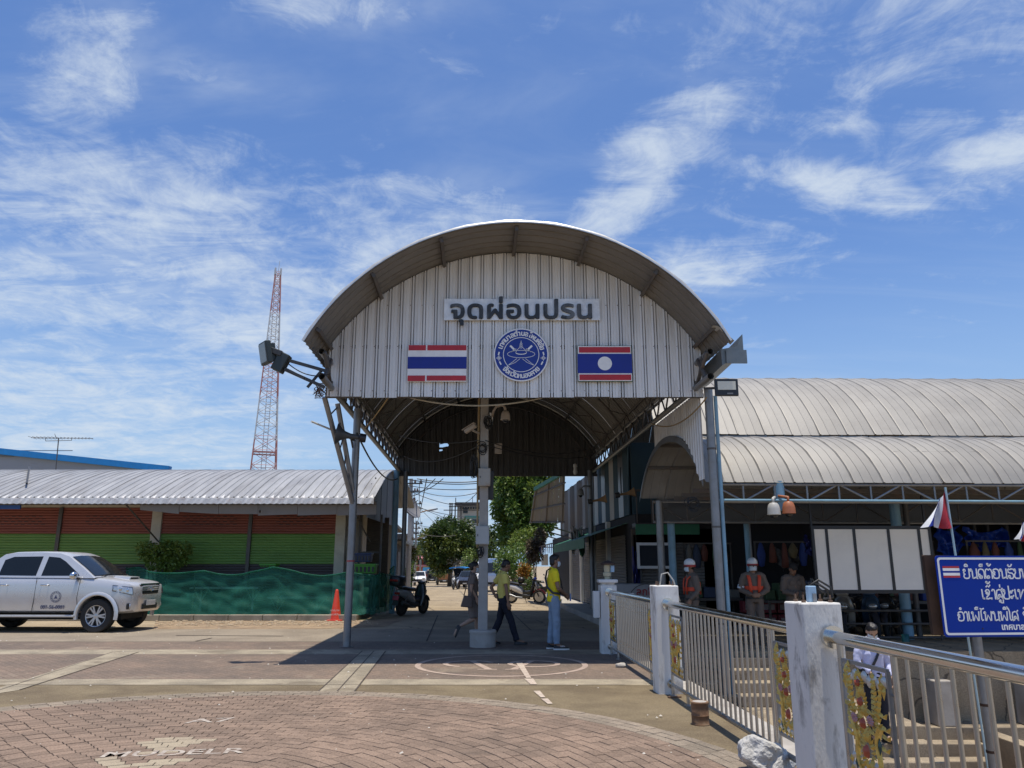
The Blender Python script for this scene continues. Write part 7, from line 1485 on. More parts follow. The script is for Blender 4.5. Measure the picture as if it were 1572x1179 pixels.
# second storey balcony rails over the market side
bl = thing('balcony', 'dark balcony with rail and green canopy above the shuttered shop', 'balcony', (4.3, 22, 2.6)); MB().box(3.3, 5.0, 20.9, 22.0, 2.55, 2.66).build('floor', M_dark, bl); MB().box(3.3, 5.0, 20.85, 20.9, 2.35, 2.62).build('green_fascia', M_green, bl)
for q in range(5): MB().box(3.35 + q * 0.4, 3.38 + q * 0.4, 20.95, 20.98, 2.66, 3.5).build('rail_bar', M_steel, bl)
MB().box(3.3, 5.0, 20.93, 21.0, 3.5, 3.56).build('handrail', M_steel, bl)
MB().box(3.25, 3.31, 21.0, 21.06, 0, 2.35).build('post', M_steel, bl); MB().box(4.15, 4.2, 20.92, 20.97, -0.06, 4.2).build('post', M_steel, bl); MB().box(4.32, 4.36, 20.92, 20.97, -0.06, 4.2).build('post', M_steel, bl)
sh2 = thing('corner_shop_front', 'corner shop front with grey roller shutters beside the food cart', 'shop front', (3.9, 22.4, 0)); 
for xa, xb in ((3.35, 4.05), (4.2, 5.1)):
    m = MB(); zz = 0.0; prof = []
    while zz < 2.1: prof += [(zz, 0.0), (zz + 0.02, 0.02), (zz + 0.06, 0.02)]; zz += 0.08
    m.grid([[(xa, 20.98 - d_, z_) for z_, d_ in prof], [(xb, 20.98 - d_, z_) for z_, d_ in prof]]); m.build('shutter', M_sh, sh2)
MB().box(3.2, 5.4, 21.0, 21.1, -0.06, 2.5).build('wall', mk('brown_shop_wall', (0.10, 0.075, 0.055), 0.85), sh2)
# ================================================================== VEHICLES
def apply_mods(o):
    dg = bpy.context.evaluated_depsgraph_get(); dg.update()
    me = bpy.data.meshes.new_from_object(o.evaluated_get(dg)); old = o.data; o.modifiers.clear(); o.data = me; me.name = old.name; bpy.data.meshes.remove(old); return o
def paintmat(name, c, rough=0.28, metal=0.5): return mk(name, c, rough, metal, 0.04, 3, coat=0.5, dirt=tuple(q * 0.85 for q in c), dirt_amt=0.12, dirt_scale=0.8)
M_tyre = M_rubber; M_alloy = mk('alloy_wheel', (0.50, 0.50, 0.50), 0.35, 0.7, 0.08, 8); M_tint = mk('tinted_glass', (0.010, 0.013, 0.016), 0.06, 0, 0.1, 2, spec=0.4); M_hl = mk('headlight_glass', (0.50, 0.52, 0.53), 0.08, 0.55, 0.06, 6); M_chr = mk('car_chrome', (0.62, 0.62, 0.62), 0.12, 1.0, 0.04)
M_tail = mk('tail_red', (0.30, 0.015, 0.012), 0.25); M_plate2 = mk('number_plate', (0.55, 0.55, 0.53), 0.5); M_under = mk('underbody', (0.02, 0.02, 0.02), 0.9); M_int = mk('cabin_interior', (0.05, 0.05, 0.055), 0.8)
def wheel(parent, c, r, w, side, spokes=6, rimr=0.64, alloy=None):
    c = Vector(c); Mx = Matrix.Translation(c) @ Matrix.Rotation(R(90), 4, 'X')
    ty = MB().lathe([(rimr * r, -w * 0.48), (r * 0.93, -w * 0.5), (r * 0.985, -w * 0.42), (r, -w * 0.25), (r, w * 0.25), (r * 0.985, w * 0.42), (r * 0.93, w * 0.5), (rimr * r, w * 0.48), (rimr * r * 0.98, 0.0)], 36, Mx).build('tyre', M_tyre, parent, smooth=35)
    y = side * w * 0.38; rm = MB()
    rows = [[Vector((c.x + rr * math.cos(2 * math.pi * q / 36), c.y + side * yy, c.z + rr * math.sin(2 * math.pi * q / 36))) for q in range(37)] for rr, yy in ((rimr * r, w * 0.49), (rimr * r * 0.94, w * 0.46), (rimr * r * 0.9, w * 0.30), (rimr * r * 0.9, w * 0.05))]
    rm.grid(rows)
    for q in range(spokes):
        for d in (-0.11, 0.11):
            a = 2 * math.pi * q / spokes + d; rm.bar((c.x + 0.10 * r * math.cos(a), c.y + side * w * 0.40, c.z + 0.10 * r * math.sin(a)), (c.x + rimr * r * 0.93 * math.cos(a + d * 0.5), c.y + side * w * 0.42, c.z + rimr * r * 0.93 * math.sin(a + d * 0.5)), 0.035 * r / 0.38, 0.03, up=(0, 1, 0))
    rm.lathe([(0.17 * r, w * 0.30), (0.17 * r, w * 0.43), (0.10 * r, w * 0.47), (0.01, w * 0.47)], 16, Matrix.Translation(c) @ Matrix.Rotation(R(90) * -side, 4, 'X'))
    rm.build('rim', alloy or M_alloy, ty, smooth=35)
    MB().lathe([(rimr * r * 0.9, 0.0), (rimr * r * 0.9, 0.01)], 24, Mx @ Matrix.Translation((0, 0, 0.0))).build('brake_disc', M_dark, ty)
    return ty
def pickup(label, loc, heading, paint, detail=True, tail=None, group=None):
    t = thing('pickup_truck', label, 'pickup truck', loc, heading, local=True, group=group)
    # stations: x, half width, z bottom, z belt, z top
    ST = [(0.0, 0.58, 0.50, 0.98, 1.05), (-0.05, 0.70, 0.46, 1.03, 1.11), (-0.16, 0.80, 0.44, 1.07, 1.155), (-0.35, 0.86, 0.43, 1.11, 1.19), (-0.60, 0.875, 0.44, 1.14, 1.225), (-0.95, 0.88, 0.45, 1.17, 1.265), (-1.30, 0.88, 0.45, 1.20, 1.28), (-1.7, 0.88, 0.45, 1.215, 1.285), (-2.4, 0.88, 0.45, 1.22, 1.285), (-3.2, 0.88, 0.45, 1.22, 1.285), (-3.66, 0.88, 0.46, 1.22, 1.285), (-4.4, 0.885, 0.47, 1.22, 1.29), (-5.1, 0.875, 0.50, 1.22, 1.29), (-5.2, 0.86, 0.52, 1.22, 1.29)]
    rings = []
    for x, w, zb, zs, zt in ST:
        zm = (zb + zs) / 2
        half = [(w * 0.80, zb), (w * 0.955, zb + 0.05), (w * 0.985, zb + 0.16), (w * 1.0, zm), (w * 0.995, zs - 0.12), (w * 0.975, zs - 0.02), (w * 0.93, zs + (zt - zs) * 0.55), (w * 0.80, zt - 0.012), (w * 0.4, zt + 0.012)]
        rings.append([(x, -a, b) for a, b in half] + [(x, a, b) for a, b in reversed(half)])
    m = MB(); m.loft(rings); body = m.build('body', paint, t, smooth=38)
    WX = (-0.82, -3.90); WR = 0.385
    for wx in WX:
        c = bpy.data.objects.new('cut', MB().lathe([(WR + 0.075, -1.2), (WR + 0.075, 1.2)], 40, Matrix.Translation((wx, 0, 0.40)) @ Matrix.Rotation(R(90), 4, 'X')).mesh('cut', None)); col.objects.link(c); c.parent = t
        b = body.modifiers.new('b', 'BOOLEAN'); b.object = c; b.operation = 'DIFFERENCE'; b.solver = 'EXACT'; c['tmp'] = 1
    bpy.context.view_layer.update(); apply_mods(body)
    for o in [o for o in col.objects if o.get('tmp')]: bpy.data.objects.remove(o)
    body.data.polygons.foreach_set('use_smooth', [True] * len(body.data.polygons)); body.data.set_sharp_from_angle(angle=R(32))
    for wx in WX: MB().box(wx - 0.40, wx + 0.40, -0.60, 0.60, 0.45, 0.98).build('wheel_well', M_under, body)
    MB().box(-4.9, -0.4, -0.5, 0.5, 0.28, 0.47).build('chassis', M_under, t)
    for wx in WX:
        for s in (-1, 1):
            wheel(t, (wx, s * 0.76, WR), WR, 0.25, s)
            fl_ = MB(); rows = []
            for q in range(19):
                a = R(-12 + 204 * q / 18); rows.append([(wx + rr * math.cos(a), s * yy, 0.40 + rr * math.sin(a)) for rr, yy in ((WR + 0.065, 0.84), (WR + 0.07, 0.915), (WR + 0.10, 0.925), (WR + 0.155, 0.885))])
            fl_.grid(rows); fl_.build('wheel_arch', paint, body, smooth=True)
    # greenhouse
    hw = lambda z: 0.845 - (z - 1.25) * 0.33
    prof = [(-0.98, 1.25), (-1.34, 1.50), (-1.76, 1.765), (-1.98, 1.835), (-2.5, 1.86), (-3.1, 1.85), (-3.38, 1.80), (-3.50, 1.70), (-3.66, 1.27)]
    g_ = MB(); rows = []
    for x, z in prof: h = hw(z); rows.append([(x, -h, z), (x, -h * 0.93, z + 0.018), (x, -h * 0.5, z + 0.032), (x, 0, z + 0.036), (x, h * 0.5, z + 0.032), (x, h * 0.93, z + 0.018), (x, h, z)])
    g_.grid(rows)
    for s in (-1, 1): g_.add([(x, s * hw(z), z) for x, z in prof], [tuple(range(len(prof)))])
    cab = g_.build('cab', paint, t, smooth=38)
    def side_glass(pts, name, s):
        MB().add([(x, s * (hw(z) + 0.004), z) for x, z in pts] + [(x, s * (hw(z) - 0.01), z) for x, z in pts], [tuple(range(len(pts))), tuple(range(2 * len(pts) - 1, len(pts) - 1, -1))] + [(i, (i + 1) % len(pts), (i + 1) % len(pts) + len(pts), i + len(pts)) for i in range(len(pts))]).build(name, M_tint, cab)
    for s in (-1, 1):
        side_glass([(-1.36, 1.31), (-1.42, 1.37), (-1.80, 1.64), (-1.98, 1.735), (-2.26, 1.76), (-2.30, 1.31)], 'front_window', s); side_glass([(-2.43, 1.31), (-2.40, 1.765), (-3.12, 1.755), (-3.32, 1.68), (-3.36, 1.32)], 'rear_window', s)
    ws_ = MB(); rr_ = []
    for f in (0.06, 0.35, 0.65, 0.94):
        x, z = -0.98 + (-1.76 + 0.98) * f, 1.25 + (1.765 - 1.25) * f + 0.02 * math.sin(math.pi * f) ; h = hw(z) * 0.92; rr_.append([(x + 0.012, -h, z + 0.022), (x + 0.02, -h * 0.5, z + 0.048), (x + 0.022, 0, z + 0.055), (x + 0.02, h * 0.5, z + 0.048), (x + 0.012, h, z + 0.022)])
    ws_.grid(rr_); ws_.build('windshield', M_tint, cab, smooth=True)
    MB().bar((-0.94, -0.6, 1.30), (-1.08, 0.1, 1.37), 0.02, 0.02).build('wiper', M_black, cab)
    MB().add([(-3.665, -0.66, 1.33), (-3.665, 0.66, 1.33), (-3.535, 0.6, 1.68), (-3.535, -0.6, 1.68)], [(0, 1, 2, 3)]).build('back_window', M_tint, cab)
    # bed opening
    MB().box(-5.1, -3.72, -0.72, 0.72, 1.25, 1.305).build('bed_liner', M_under, t)
    # rear end
    MB().box(-5.225, -5.2, -0.70, 0.70, 0.62, 1.26).build('tailgate', tail or paint, t, bevel=0.01)
    for s in (-1, 1): MB().box(-5.24, -5.18, s * 0.80 - 0.075, s * 0.80 + 0.075, 0.85, 1.2).build('tail_light', M_tail, t, bevel=0.01)
    MB().box(-5.33, -5.2, -0.82, 0.82, 0.42, 0.60).build('rear_bumper', M_chr if detail else M_dark, t, bevel=0.02); MB().box(-5.345, -5.33, -0.2, 0.2, 0.45, 0.56).build('rear_plate', M_plate2, t)
    # front end
    for s in (-1, 1):
        h = MB(); rows = []
        for f in [q / 5 for q in range(6)]:
            x = -0.075 - 0.42 * f; w = 0.735 + 0.135 * f ** 0.6; rows.append([(x + 0.03 * (1 - f), s * (w + 0.006), 0.86 + 0.10 * f), (x + 0.02, s * (w + 0.010), 0.95 + 0.075 * f), (x - 0.01, s * (w - 0.008), 1.04 + 0.05 * f)])
        h.grid(rows); hl_ = h.build('headlight', M_hl, t, smooth=True)
        rim_ = [Vector(r_[0]) for r_ in rows] + [Vector(rows[-1][1])] + [Vector(r_[2]) for r_ in reversed(rows)] + [Vector(rows[0][1]), Vector(rows[0][0])]; MB().tube([q + Vector((0.002, s * 0.002, 0)) for q in rim_], 0.007, 5).build('headlight_surround', M_black, hl_)
        for f_ in (0.25, 0.62): MB().ball((-0.075 - 0.42 * f_ + 0.018, s * (0.735 + 0.135 * f_ ** 0.6 + 0.008), 0.955 + 0.07 * f_), (0.04, 0.012, 0.042), 12, 8).build('lamp_reflector', M_chr, hl_, smooth=True)
        fl_ = MB(); fl_.lathe([(0.075, 0), (0.07, 0.02), (0.05, 0.025), (0.01, 0.02)], 16, Matrix.Translation((-0.115, s * 0.72, 0.60)) @ Matrix.Rotation(R(90), 4, 'Y') @ Matrix.Rotation(R(25 * s), 4, 'X')); fl_.build('fog_light', M_hl, t)
        MB().cbox((-0.12, s * 0.735, 0.60), (0.06, 0.16, 0.14)).build('fog_recess', M_black, t, bevel=0.02)
        mi = MB(); mi.ball((-1.40, s * 1.00, 1.31), (0.085, 0.115, 0.095), 14, 10); mir = mi.build('mirror', M_chr, t, smooth=True); MB().cbox((-1.38, s * 0.88, 1.25), (0.08, 0.1, 0.04)).build('mirror_arm', M_black, mir)
        MB().box(-3.45, -1.30, s * 0.80 - 0.08 if s > 0 else -0.97, 0.97 if s > 0 else -0.72, 0.36, 0.41).build('side_step', paint if detail else M_dark, t, bevel=0.01)
        for hx in (-2.14, -3.14): hd = MB(); hd.tube([(hx - 0.10, s * 0.885, 1.09), (hx - 0.08, s * 0.915, 1.095), (hx + 0.08, s * 0.915, 1.095), (hx + 0.10, s * 0.885, 1.09)], 0.016, 6); hd.build('door_handle', M_chr, t, smooth=True)
        for pts in (((-1.30, 1.22), (-1.33, 0.80), (-1.28, 0.46)), ((-2.365, 1.27), (-2.37, 0.75), (-2.40, 0.46)), ((-3.42, 1.25), (-3.44, 0.8), (-3.40, 0.5)), ((-1.36, 0.47), (-2.5, 0.47), (-3.4, 0.47))):
            sm = MB(); sm.tube([(x, s * (0.882 if z > 0.6 else 0.868) * (0.985 if z > 1.1 else 1.0), z) for x, z in pts], 0.006, 5); sm.build('door_seam', M_black, t)
    gr_ = MB().add([(0.012, -0.38, 0.86), (0.012, 0.38, 0.86), (-0.02, 0.50, 1.10), (-0.02, -0.50, 1.10), (-0.1, -0.38, 0.86), (-0.1, 0.38, 0.86), (-0.13, 0.50, 1.10), (-0.13, -0.50, 1.10)], [(0, 1, 2, 3), (7, 6, 5, 4), (0, 4, 5, 1), (1, 5, 6, 2), (2, 6, 7, 3), (3, 7, 4, 0)]).build('grille', M_black, t, bevel=0.015)
    for q in range(4): z = 0.89 + q * 0.048; MB().bar((0.018 - q * 0.006, -0.37 - 0.018 * q, z), (0.018 - q * 0.006, 0.37 + 0.018 * q, z), 0.02, 0.012).build('grille_bar', M_chr if q == 3 else M_dark, gr_)
    if detail:
        for rx_, ry_, oy, oz in ((0.075, 0.05, 0, 0), (0.026, 0.045, 0, 0.002), (0.05, 0.02, 0, 0.022)):
            MB().tube([(0.035, rx_ * math.cos(2 * math.pi * q / 20), 0.985 + oz + ry_ * math.sin(2 * math.pi * q / 20)) for q in range(21)], 0.007, 6).build('badge', M_chr, gr_)
        MB().bar((-0.012, -0.5, 1.105), (-0.012, 0.5, 1.105), 0.02, 0.03).build('chrome_trim', M_chr, gr_)
        em_ = mk('door_print', (0.05, 0.06, 0.14), 0.6)
        for r0, r1 in ((0.125, 0.132), (0.085, 0.09)):
            e = MB(); e.grid([[(-1.84 + rr * math.cos(2 * math.pi * q / 28), -0.8845, 0.82 + rr * math.sin(2 * math.pi * q / 28)) for q in range(29)] for rr in (r0, r1)]); e.build('door_emblem', em_, t)
        e = MB(); e.add([(-1.89, -0.8846, 0.78), (-1.79, -0.8846, 0.78), (-1.81, -0.8846, 0.80), (-1.84, -0.8846, 0.87), (-1.87, -0.8846, 0.80)], [(0, 1, 2, 3, 4)]); e.build('door_emblem', em_, t)
        for q in range(16): a = 2 * math.pi * q / 16; e = MB(); e.cbox((-1.84 + 0.107 * math.cos(a), -0.8847, 0.82 + 0.107 * math.sin(a)), (0.018, 0.0006, 0.022)); e.build('emblem_lettering', em_, t)
        text_mesh('001-56-0001', 0.115, 0, Matrix.Translation((-1.89, -0.880, 0.545)) @ Matrix.Rotation(R(2), 4, 'X') @ FACE, 'door_lettering', em_, t, bold=0.003)
        MB().box(0.035, 0.05, -0.22, 0.22, 0.60, 0.72).build('front_plate', M_plate2, t, bevel=0.004)
        MB().cbox((-0.02, 0, 0.575), (0.10, 0.72, 0.13)).build('lower_intake', M_black, t, bevel=0.02)
        sc_ = MB(); sc_.add([(-0.45, -0.24, 1.20), (-0.45, 0.24, 1.20), (-0.42, 0.22, 1.275), (-0.42, -0.22, 1.275), (-0.88, -0.22, 1.26), (-0.88, 0.22, 1.26), (-0.8, 0.2, 1.30), (-0.8, -0.2, 1.30)], [(0, 1, 2, 3), (3, 2, 6, 7), (0, 3, 7, 4), (1, 5, 6, 2)]); s_ = sc_.build('hood_scoop', paint, t, bevel=0.01); MB().cbox((-0.428, 0, 1.24), (0.01, 0.36, 0.035)).build('scoop_mouth', M_black, s_)
    return t
P_silver = paintmat('silver_paint_car', (0.60, 0.60, 0.60), 0.30, 0.45)
pickup('silver double cab pickup truck parked before the shuttered hall', (-9.0, 19.82, 0.0), R(-2), P_silver)
def far(px, py, Y): p = PX(px, py, Y); return (p.x, Y, zroad(Y))
p = far(681, 890, 96); pickup('dark pickup with a brown tailgate parked on the street', p, R(96), paintmat('dark_paint_car', (0.02, 0.02, 0.022)), False, mk('brown_tailgate', (0.30, 0.13, 0.05), 0.5))
p = far(662, 888, 112); pickup('dark grey pickup parked ahead of the brown tailgate one', p, R(97), paintmat('grey_paint_car', (0.05, 0.05, 0.055)), False)
def car(label, loc, heading, paint, kind='sedan', group=None):
    t = thing('parked_car' if kind == 'sedan' else 'minivan', label, 'car' if kind == 'sedan' else 'van', loc, heading, local=True, group=group)
    L_, W_, H_ = (4.3, 1.70, 1.45) if kind == 'sedan' else (5.2, 1.90, 2.28)
    hood = 0.85 if kind == 'sedan' else 1.15; zt = H_
    if kind == 'sedan': prof = [(0, 0.35), (0.0, 0.65), (-0.25, 0.78), (-1.15, 0.92), (-1.85, H_ - 0.05), (-2.3, H_), (-3.0, H_ - 0.02), (-3.7, 0.98), (-4.2, 0.92), (-4.3, 0.6), (-4.25, 0.35)]
    else: prof = [(0, 0.38), (0.0, 0.75), (-0.12, 1.08), (-0.30, 1.18), (-0.95, 2.0), (-1.3, 2.2), (-2.2, 2.28), (-5.0, 2.24), (-5.2, 1.9), (-5.2, 0.5), (-5.1, 0.38)]
    hw = lambda z: W_ / 2 * (1.0 if z < hood else 1 - 0.16 * (z - hood) / (H_ - hood))
    m = MB(); rows = [[(x, -hw(z), z), (x, -hw(z) * 0.6, z + (0.03 if z > 0.6 else 0)), (x, hw(z) * 0.6, z + (0.03 if z > 0.6 else 0)), (x, hw(z), z)] for x, z in prof]; m.grid(rows)
    for s in (-1, 1): m.add([(x, s * hw(z), z) for x, z in prof], [tuple(range(len(prof)))])
    m.add([(prof[0][0], -W_ / 2, prof[0][1]), (prof[0][0], W_ / 2, prof[0][1]), (prof[-1][0], W_ / 2, prof[-1][1]), (prof[-1][0], -W_ / 2, prof[-1][1])], [(0, 1, 2, 3)])
    b = m.build('body', paint, t, smooth=30)
    i0, i1 = (3, 4) if kind == 'sedan' else (3, 4)
    (xa, za), (xb, zb_) = prof[i0], prof[i1]; f0, f1 = 0.12, 0.93; p0 = (xa + (xb - xa) * f0, za + (zb_ - za) * f0); p1 = (xa + (xb - xa) * f1, za + (zb_ - za) * f1)
    MB().add([(p0[0] + 0.02, -hw(p0[1]) * 0.9, p0[1] + 0.045), (p0[0] + 0.02, hw(p0[1]) * 0.9, p0[1] + 0.045), (p1[0] + 0.02, hw(p1[1]) * 0.88, p1[1] + 0.045), (p1[0] + 0.02, -hw(p1[1]) * 0.88, p1[1] + 0.045)], [(0, 1, 2, 3)]).build('windshield', M_tint, b)
    for s in (-1, 1):
        q = [(-1.35, 0.98), (-1.9, H_ - 0.12), (-2.9, H_ - 0.12), (-3.4, 1.0)] if kind == 'sedan' else [(-0.75, 1.3), (-1.25, 1.95), (-4.8, 1.95), (-4.8, 1.3)]
        MB().add([(x, s * (hw(z) + 0.006), z) for x, z in q], [(0, 1, 2, 3)]).build('side_window', M_tint, b); MB().cbox((-0.03, s * W_ * 0.38, 0.72 if kind == 'sedan' else 0.85), (0.1, 0.3, 0.14)).build('headlight', M_hl, b, bevel=0.02); MB().cbox((-L_ + 0.06, s * W_ * 0.42, 0.85), (0.1, 0.2, 0.2)).build('tail_light', M_tail, b, bevel=0.02)
        for wx in (-0.85, -L_ + 0.9): wheel(t, (wx, s * (W_ / 2 - 0.10), 0.31), 0.31, 0.19, s)
    MB().box(-0.0, 0.03, -0.45, 0.45, 0.48, 0.66).build('grille', M_black, b); MB().box(0.03, 0.045, -0.2, 0.2, 0.40, 0.50).build('plate', M_plate2, b)
    return t
P_white = paintmat('white_paint_car', (0.70, 0.70, 0.69), 0.3, 0.0)
car('tall white passenger van parked nose out beyond the pole', far(748, 900, 56), R(-96), P_white, 'van')
car('dark small car parked beside the blue roofed tuk tuk', far(714, 897, 66), R(-98), paintmat('grey_paint_car', (0, 0, 0)))
car('white car parked far up the street past the scooter', far(641, 890, 84), R(-85), P_white); car('silver car far down the street before the pink awning shop', far(652, 886, 124), R(-85), P_silver)
# tuk tuk
def tuktuk(label, loc, heading):
    t = thing('tuk_tuk', label, 'tuk tuk', loc, heading, local=True); pm = paintmat('tuk_dark', (0.03, 0.04, 0.06)); bl = mk('tuk_blue_roof', (0.03, 0.25, 0.62), 0.5)
    MB().add([(0.1, -0.3, 0.35), (0.1, 0.3, 0.35), (-0.5, 0.6, 0.35), (-2.5, 0.68, 0.35), (-2.5, -0.68, 0.35), (-0.5, -0.6, 0.35), (0.0, -0.28, 0.95), (0.0, 0.28, 0.95), (-0.5, 0.58, 0.95), (-2.5, 0.68, 0.95), (-2.5, -0.68, 0.95), (-0.5, -0.58, 0.95)], [(5, 4, 3, 2, 1, 0), (6, 7, 8, 9, 10, 11), (0, 1, 7, 6), (1, 2, 8, 7), (2, 3, 9, 8), (3, 4, 10, 9), (4, 5, 11, 10), (5, 0, 6, 11)]).build('body', pm, t, bevel=0.04)
    r_ = MB(); r_.grid([[(x, y, 1.86 - 0.10 * (y / 0.8) ** 2) for y in (-0.8, -0.4, 0, 0.4, 0.8)] for x in (0.15, -1.3, -2.7)]); r_.grid([[(0.15, y, 1.86 - 0.10 * (y / 0.8) ** 2 - d) for y in (-0.8, -0.4, 0, 0.4, 0.8)] for d in (0, 0.10)]); r_.build('roof', bl, t)
    for x in (-0.1, -1.2, -2.5):
        for s in (-1, 1): MB().tube([(x, s * (0.4 if x > -0.3 else 0.66), 0.9), (x - 0.05, s * 0.68, 1.80)], 0.02, 6).build('roof_post', M_steel, t)
    MB().add([(0.0, -0.32, 0.98), (0.0, 0.32, 0.98), (-0.08, 0.5, 1.7), (-0.08, -0.5, 1.7)], [(0, 1, 2, 3)]).build('windshield', M_tint, t); MB().lathe([(0.1, 0), (0.09, 0.05), (0.02, 0.07)], 14, Matrix.Translation((0.06, 0, 0.85)) @ Matrix.Rotation(R(90), 4, 'Y')).build('headlight', M_hl, t)
    MB().box(-2.3, -1.0, -0.6, 0.6, 0.95, 1.15).build('seat', M_int, t, bevel=0.03)
    for c in ((0.15, 0.0), (-2.0, 0.62), (-2.0, -0.62)): wheel(t, (c[0], c[1], 0.25), 0.25, 0.12, 1 if c[1] >= 0 else -1)
tuktuk('tuk tuk with a bright blue roof parked by the white van', far(703, 896, 72), R(-100))
# ------------------------------------------------------------------ scooters
def ell_ring(c, ry, rz, n=14, tilt=0.0, p=2.4):
    out = []
    for k in range(n):
        a = 2 * math.pi * k / n; ca, sa = math.cos(a), math.sin(a); y = math.copysign(abs(ca) ** (2 / p), ca) * ry; z = math.copysign(abs(sa) ** (2 / p), sa) * rz
        out.append((c[0] + z * math.sin(tilt), c[1] + y, c[2] + z * math.cos(tilt)))
    return out
def scooter(label, loc, heading, c_main, c_panel, c_accent, box=False, white_tyre=False, lean=0.0, seatstuff=False):
    t = thing('parked_scooter', label, 'scooter', loc, heading, local=True); t.rotation_euler = (lean, 0, heading)
    mm, mp, ma = mk('scooter_' + str(c_main), c_main, 0.3, 0.1, coat=0.4), mk('scooter_' + str(c_panel), c_panel, 0.3, 0.1, coat=0.4), mk('scooter_' + str(c_accent), c_accent, 0.35)
    for wx in (0.66, -0.62):
        ty = MB(); n = 28; rows = []
        for q in range(n + 1):
            a = 2 * math.pi * q / n; rows.append([(wx + (0.245 + 0.05 * math.cos(b)) * math.cos(a), 0.052 * math.sin(b), 0.295 + (0.245 + 0.05 * math.cos(b)) * math.sin(a)) for b in [2 * math.pi * k / 10 for k in range(11)]])
        ty.grid(rows); wt = ty.build('tyre', M_rubber, t, smooth=True); rm = MB()
        rm.lathe([(0.215, -0.03), (0.205, -0.028), (0.205, 0.028), (0.215, 0.03)], 28, Matrix.Translation((wx, 0, 0.295)) @ Matrix.Rotation(R(90), 4, 'X'))
        for q in range(6): a = q * math.pi / 3; rm.bar((wx + 0.03 * math.cos(a), 0, 0.295 + 0.03 * math.sin(a)), (wx + 0.21 * math.cos(a + 0.2), 0, 0.295 + 0.21 * math.sin(a + 0.2)), 0.03, 0.03, up=(0, 1, 0))
        rm.lathe([(0.05, -0.06), (0.05, 0.06)], 14, Matrix.Translation((wx, 0, 0.295)) @ Matrix.Rotation(R(90), 4, 'X')); rm.build('rim', M_alloy if white_tyre else M_dark, wt)
        if white_tyre:
            for s in (-1, 1): w_ = MB(); w_.grid([[(wx + rr * math.cos(2 * math.pi * q / 28), s * (0.05 if rr > 0.26 else 0.045), 0.295 + rr * math.sin(2 * math.pi * q / 28)) for q in range(29)] for rr in (0.225, 0.265)]); w_.build('white_wall', M_white, wt)
    MB().loft([ell_ring((-0.92, 0, 0.76), 0.04, 0.04), ell_ring((-0.85, 0, 0.74), 0.11, 0.09), ell_ring((-0.62, 0, 0.69), 0.16, 0.14), ell_ring((-0.35, 0, 0.62), 0.17, 0.17), ell_ring((-0.15, 0, 0.52), 0.15, 0.17), ell_ring((-0.05, 0, 0.44), 0.13, 0.13)]).build('rear_fairing', mp, t, smooth=50)
    MB().loft([ell_ring((-0.62, 0, 0.36), 0.06, 0.05), ell_ring((-0.4, 0, 0.36), 0.12, 0.12), ell_ring((-0.1, 0, 0.34), 0.14, 0.12), ell_ring((0.2, 0, 0.32), 0.14, 0.08), ell_ring((0.32, 0, 0.34), 0.13, 0.07)]).build('underbody', M_dark, t, smooth=50)
    MB().loft([ell_ring((-0.80, 0, 0.86), 0.10, 0.03), ell_ring((-0.6, 0, 0.86), 0.14, 0.055), ell_ring((-0.3, 0, 0.82), 0.14, 0.06), ell_ring((0.0, 0, 0.80), 0.12, 0.06), ell_ring((0.10, 0, 0.76), 0.05, 0.03)]).build('seat', M_black, t, smooth=50)
    MB().loft([ell_ring((-0.15, 0, 0.50), 0.12, 0.06), ell_ring((0.1, 0, 0.46), 0.10, 0.08), ell_ring((0.28, 0, 0.48), 0.12, 0.10)]).build('floor_tunnel', mm, t, smooth=50)
    MB().loft([ell_ring((0.30, 0, 0.30), 0.16, 0.04, tilt=1.2), ell_ring((0.36, 0, 0.50), 0.20, 0.06, tilt=1.3), ell_ring((0.42, 0, 0.72), 0.20, 0.08, tilt=1.4), ell_ring((0.46, 0, 0.88), 0.17, 0.08, tilt=1.45), ell_ring((0.44, 0, 0.98), 0.10, 0.05, tilt=1.5)]).build('leg_shield', mm, t, smooth=50)
    MB().loft([ell_ring((0.52, 0, 0.56), 0.05, 0.05), ell_ring((0.60, 0, 0.70), 0.13, 0.10), ell_ring((0.54, 0, 0.84), 0.13, 0.09), ell_ring((0.44, 0, 0.92), 0.08, 0.05)]).build('front_cowl', mp, t, smooth=50)
    MB().ball((0.655, 0, 0.74), (0.04, 0.10, 0.06), 12, 8).build('headlight', M_hl, t, smooth=True)
    fe = MB(); rows = []
    for q in range(12): a = R(20 + 130 * q / 11); rows.append([(0.66 + rr * math.cos(a), y, 0.295 + rr * math.sin(a)) for y, rr in ((-0.07, 0.29), (-0.06, 0.325), (0, 0.34), (0.06, 0.325), (0.07, 0.29))])
    fe.grid(rows); fe.build('front_fender', ma, t, smooth=True)
    rf = MB(); rows = []
    for q in range(8): a = R(95 + 75 * q / 7); rows.append([(-0.62 + 0.34 * math.cos(a) - 0.05 * q / 7, y, 0.295 + 0.34 * math.sin(a)) for y in (-0.07, 0, 0.07)])
    rf.grid(rows); rf.build('rear_fender', M_dark, t, smooth=True)
    for s in (-1, 1): MB().tube([(0.66, s * 0.07, 0.295), (0.50, s * 0.07, 0.62)], 0.02, 8).build('fork', M_steel, t); MB().tube([(-0.62, s * 0.09, 0.295), (-0.55, s * 0.13, 0.66)], 0.03, 8).build('shock', M_steel, t)
    MB().tube([(0.36, -0.33, 1.04), (0.42, -0.18, 1.05), (0.44, 0, 0.99), (0.42, 0.18, 1.05), (0.36, 0.33, 1.04)], 0.016, 8).build('handlebar', M_black, t, smooth=True); MB().ball((0.44, 0, 1.0), (0.10, 0.14, 0.06), 12, 8).build('handlebar_cowl', mm, t, smooth=True)
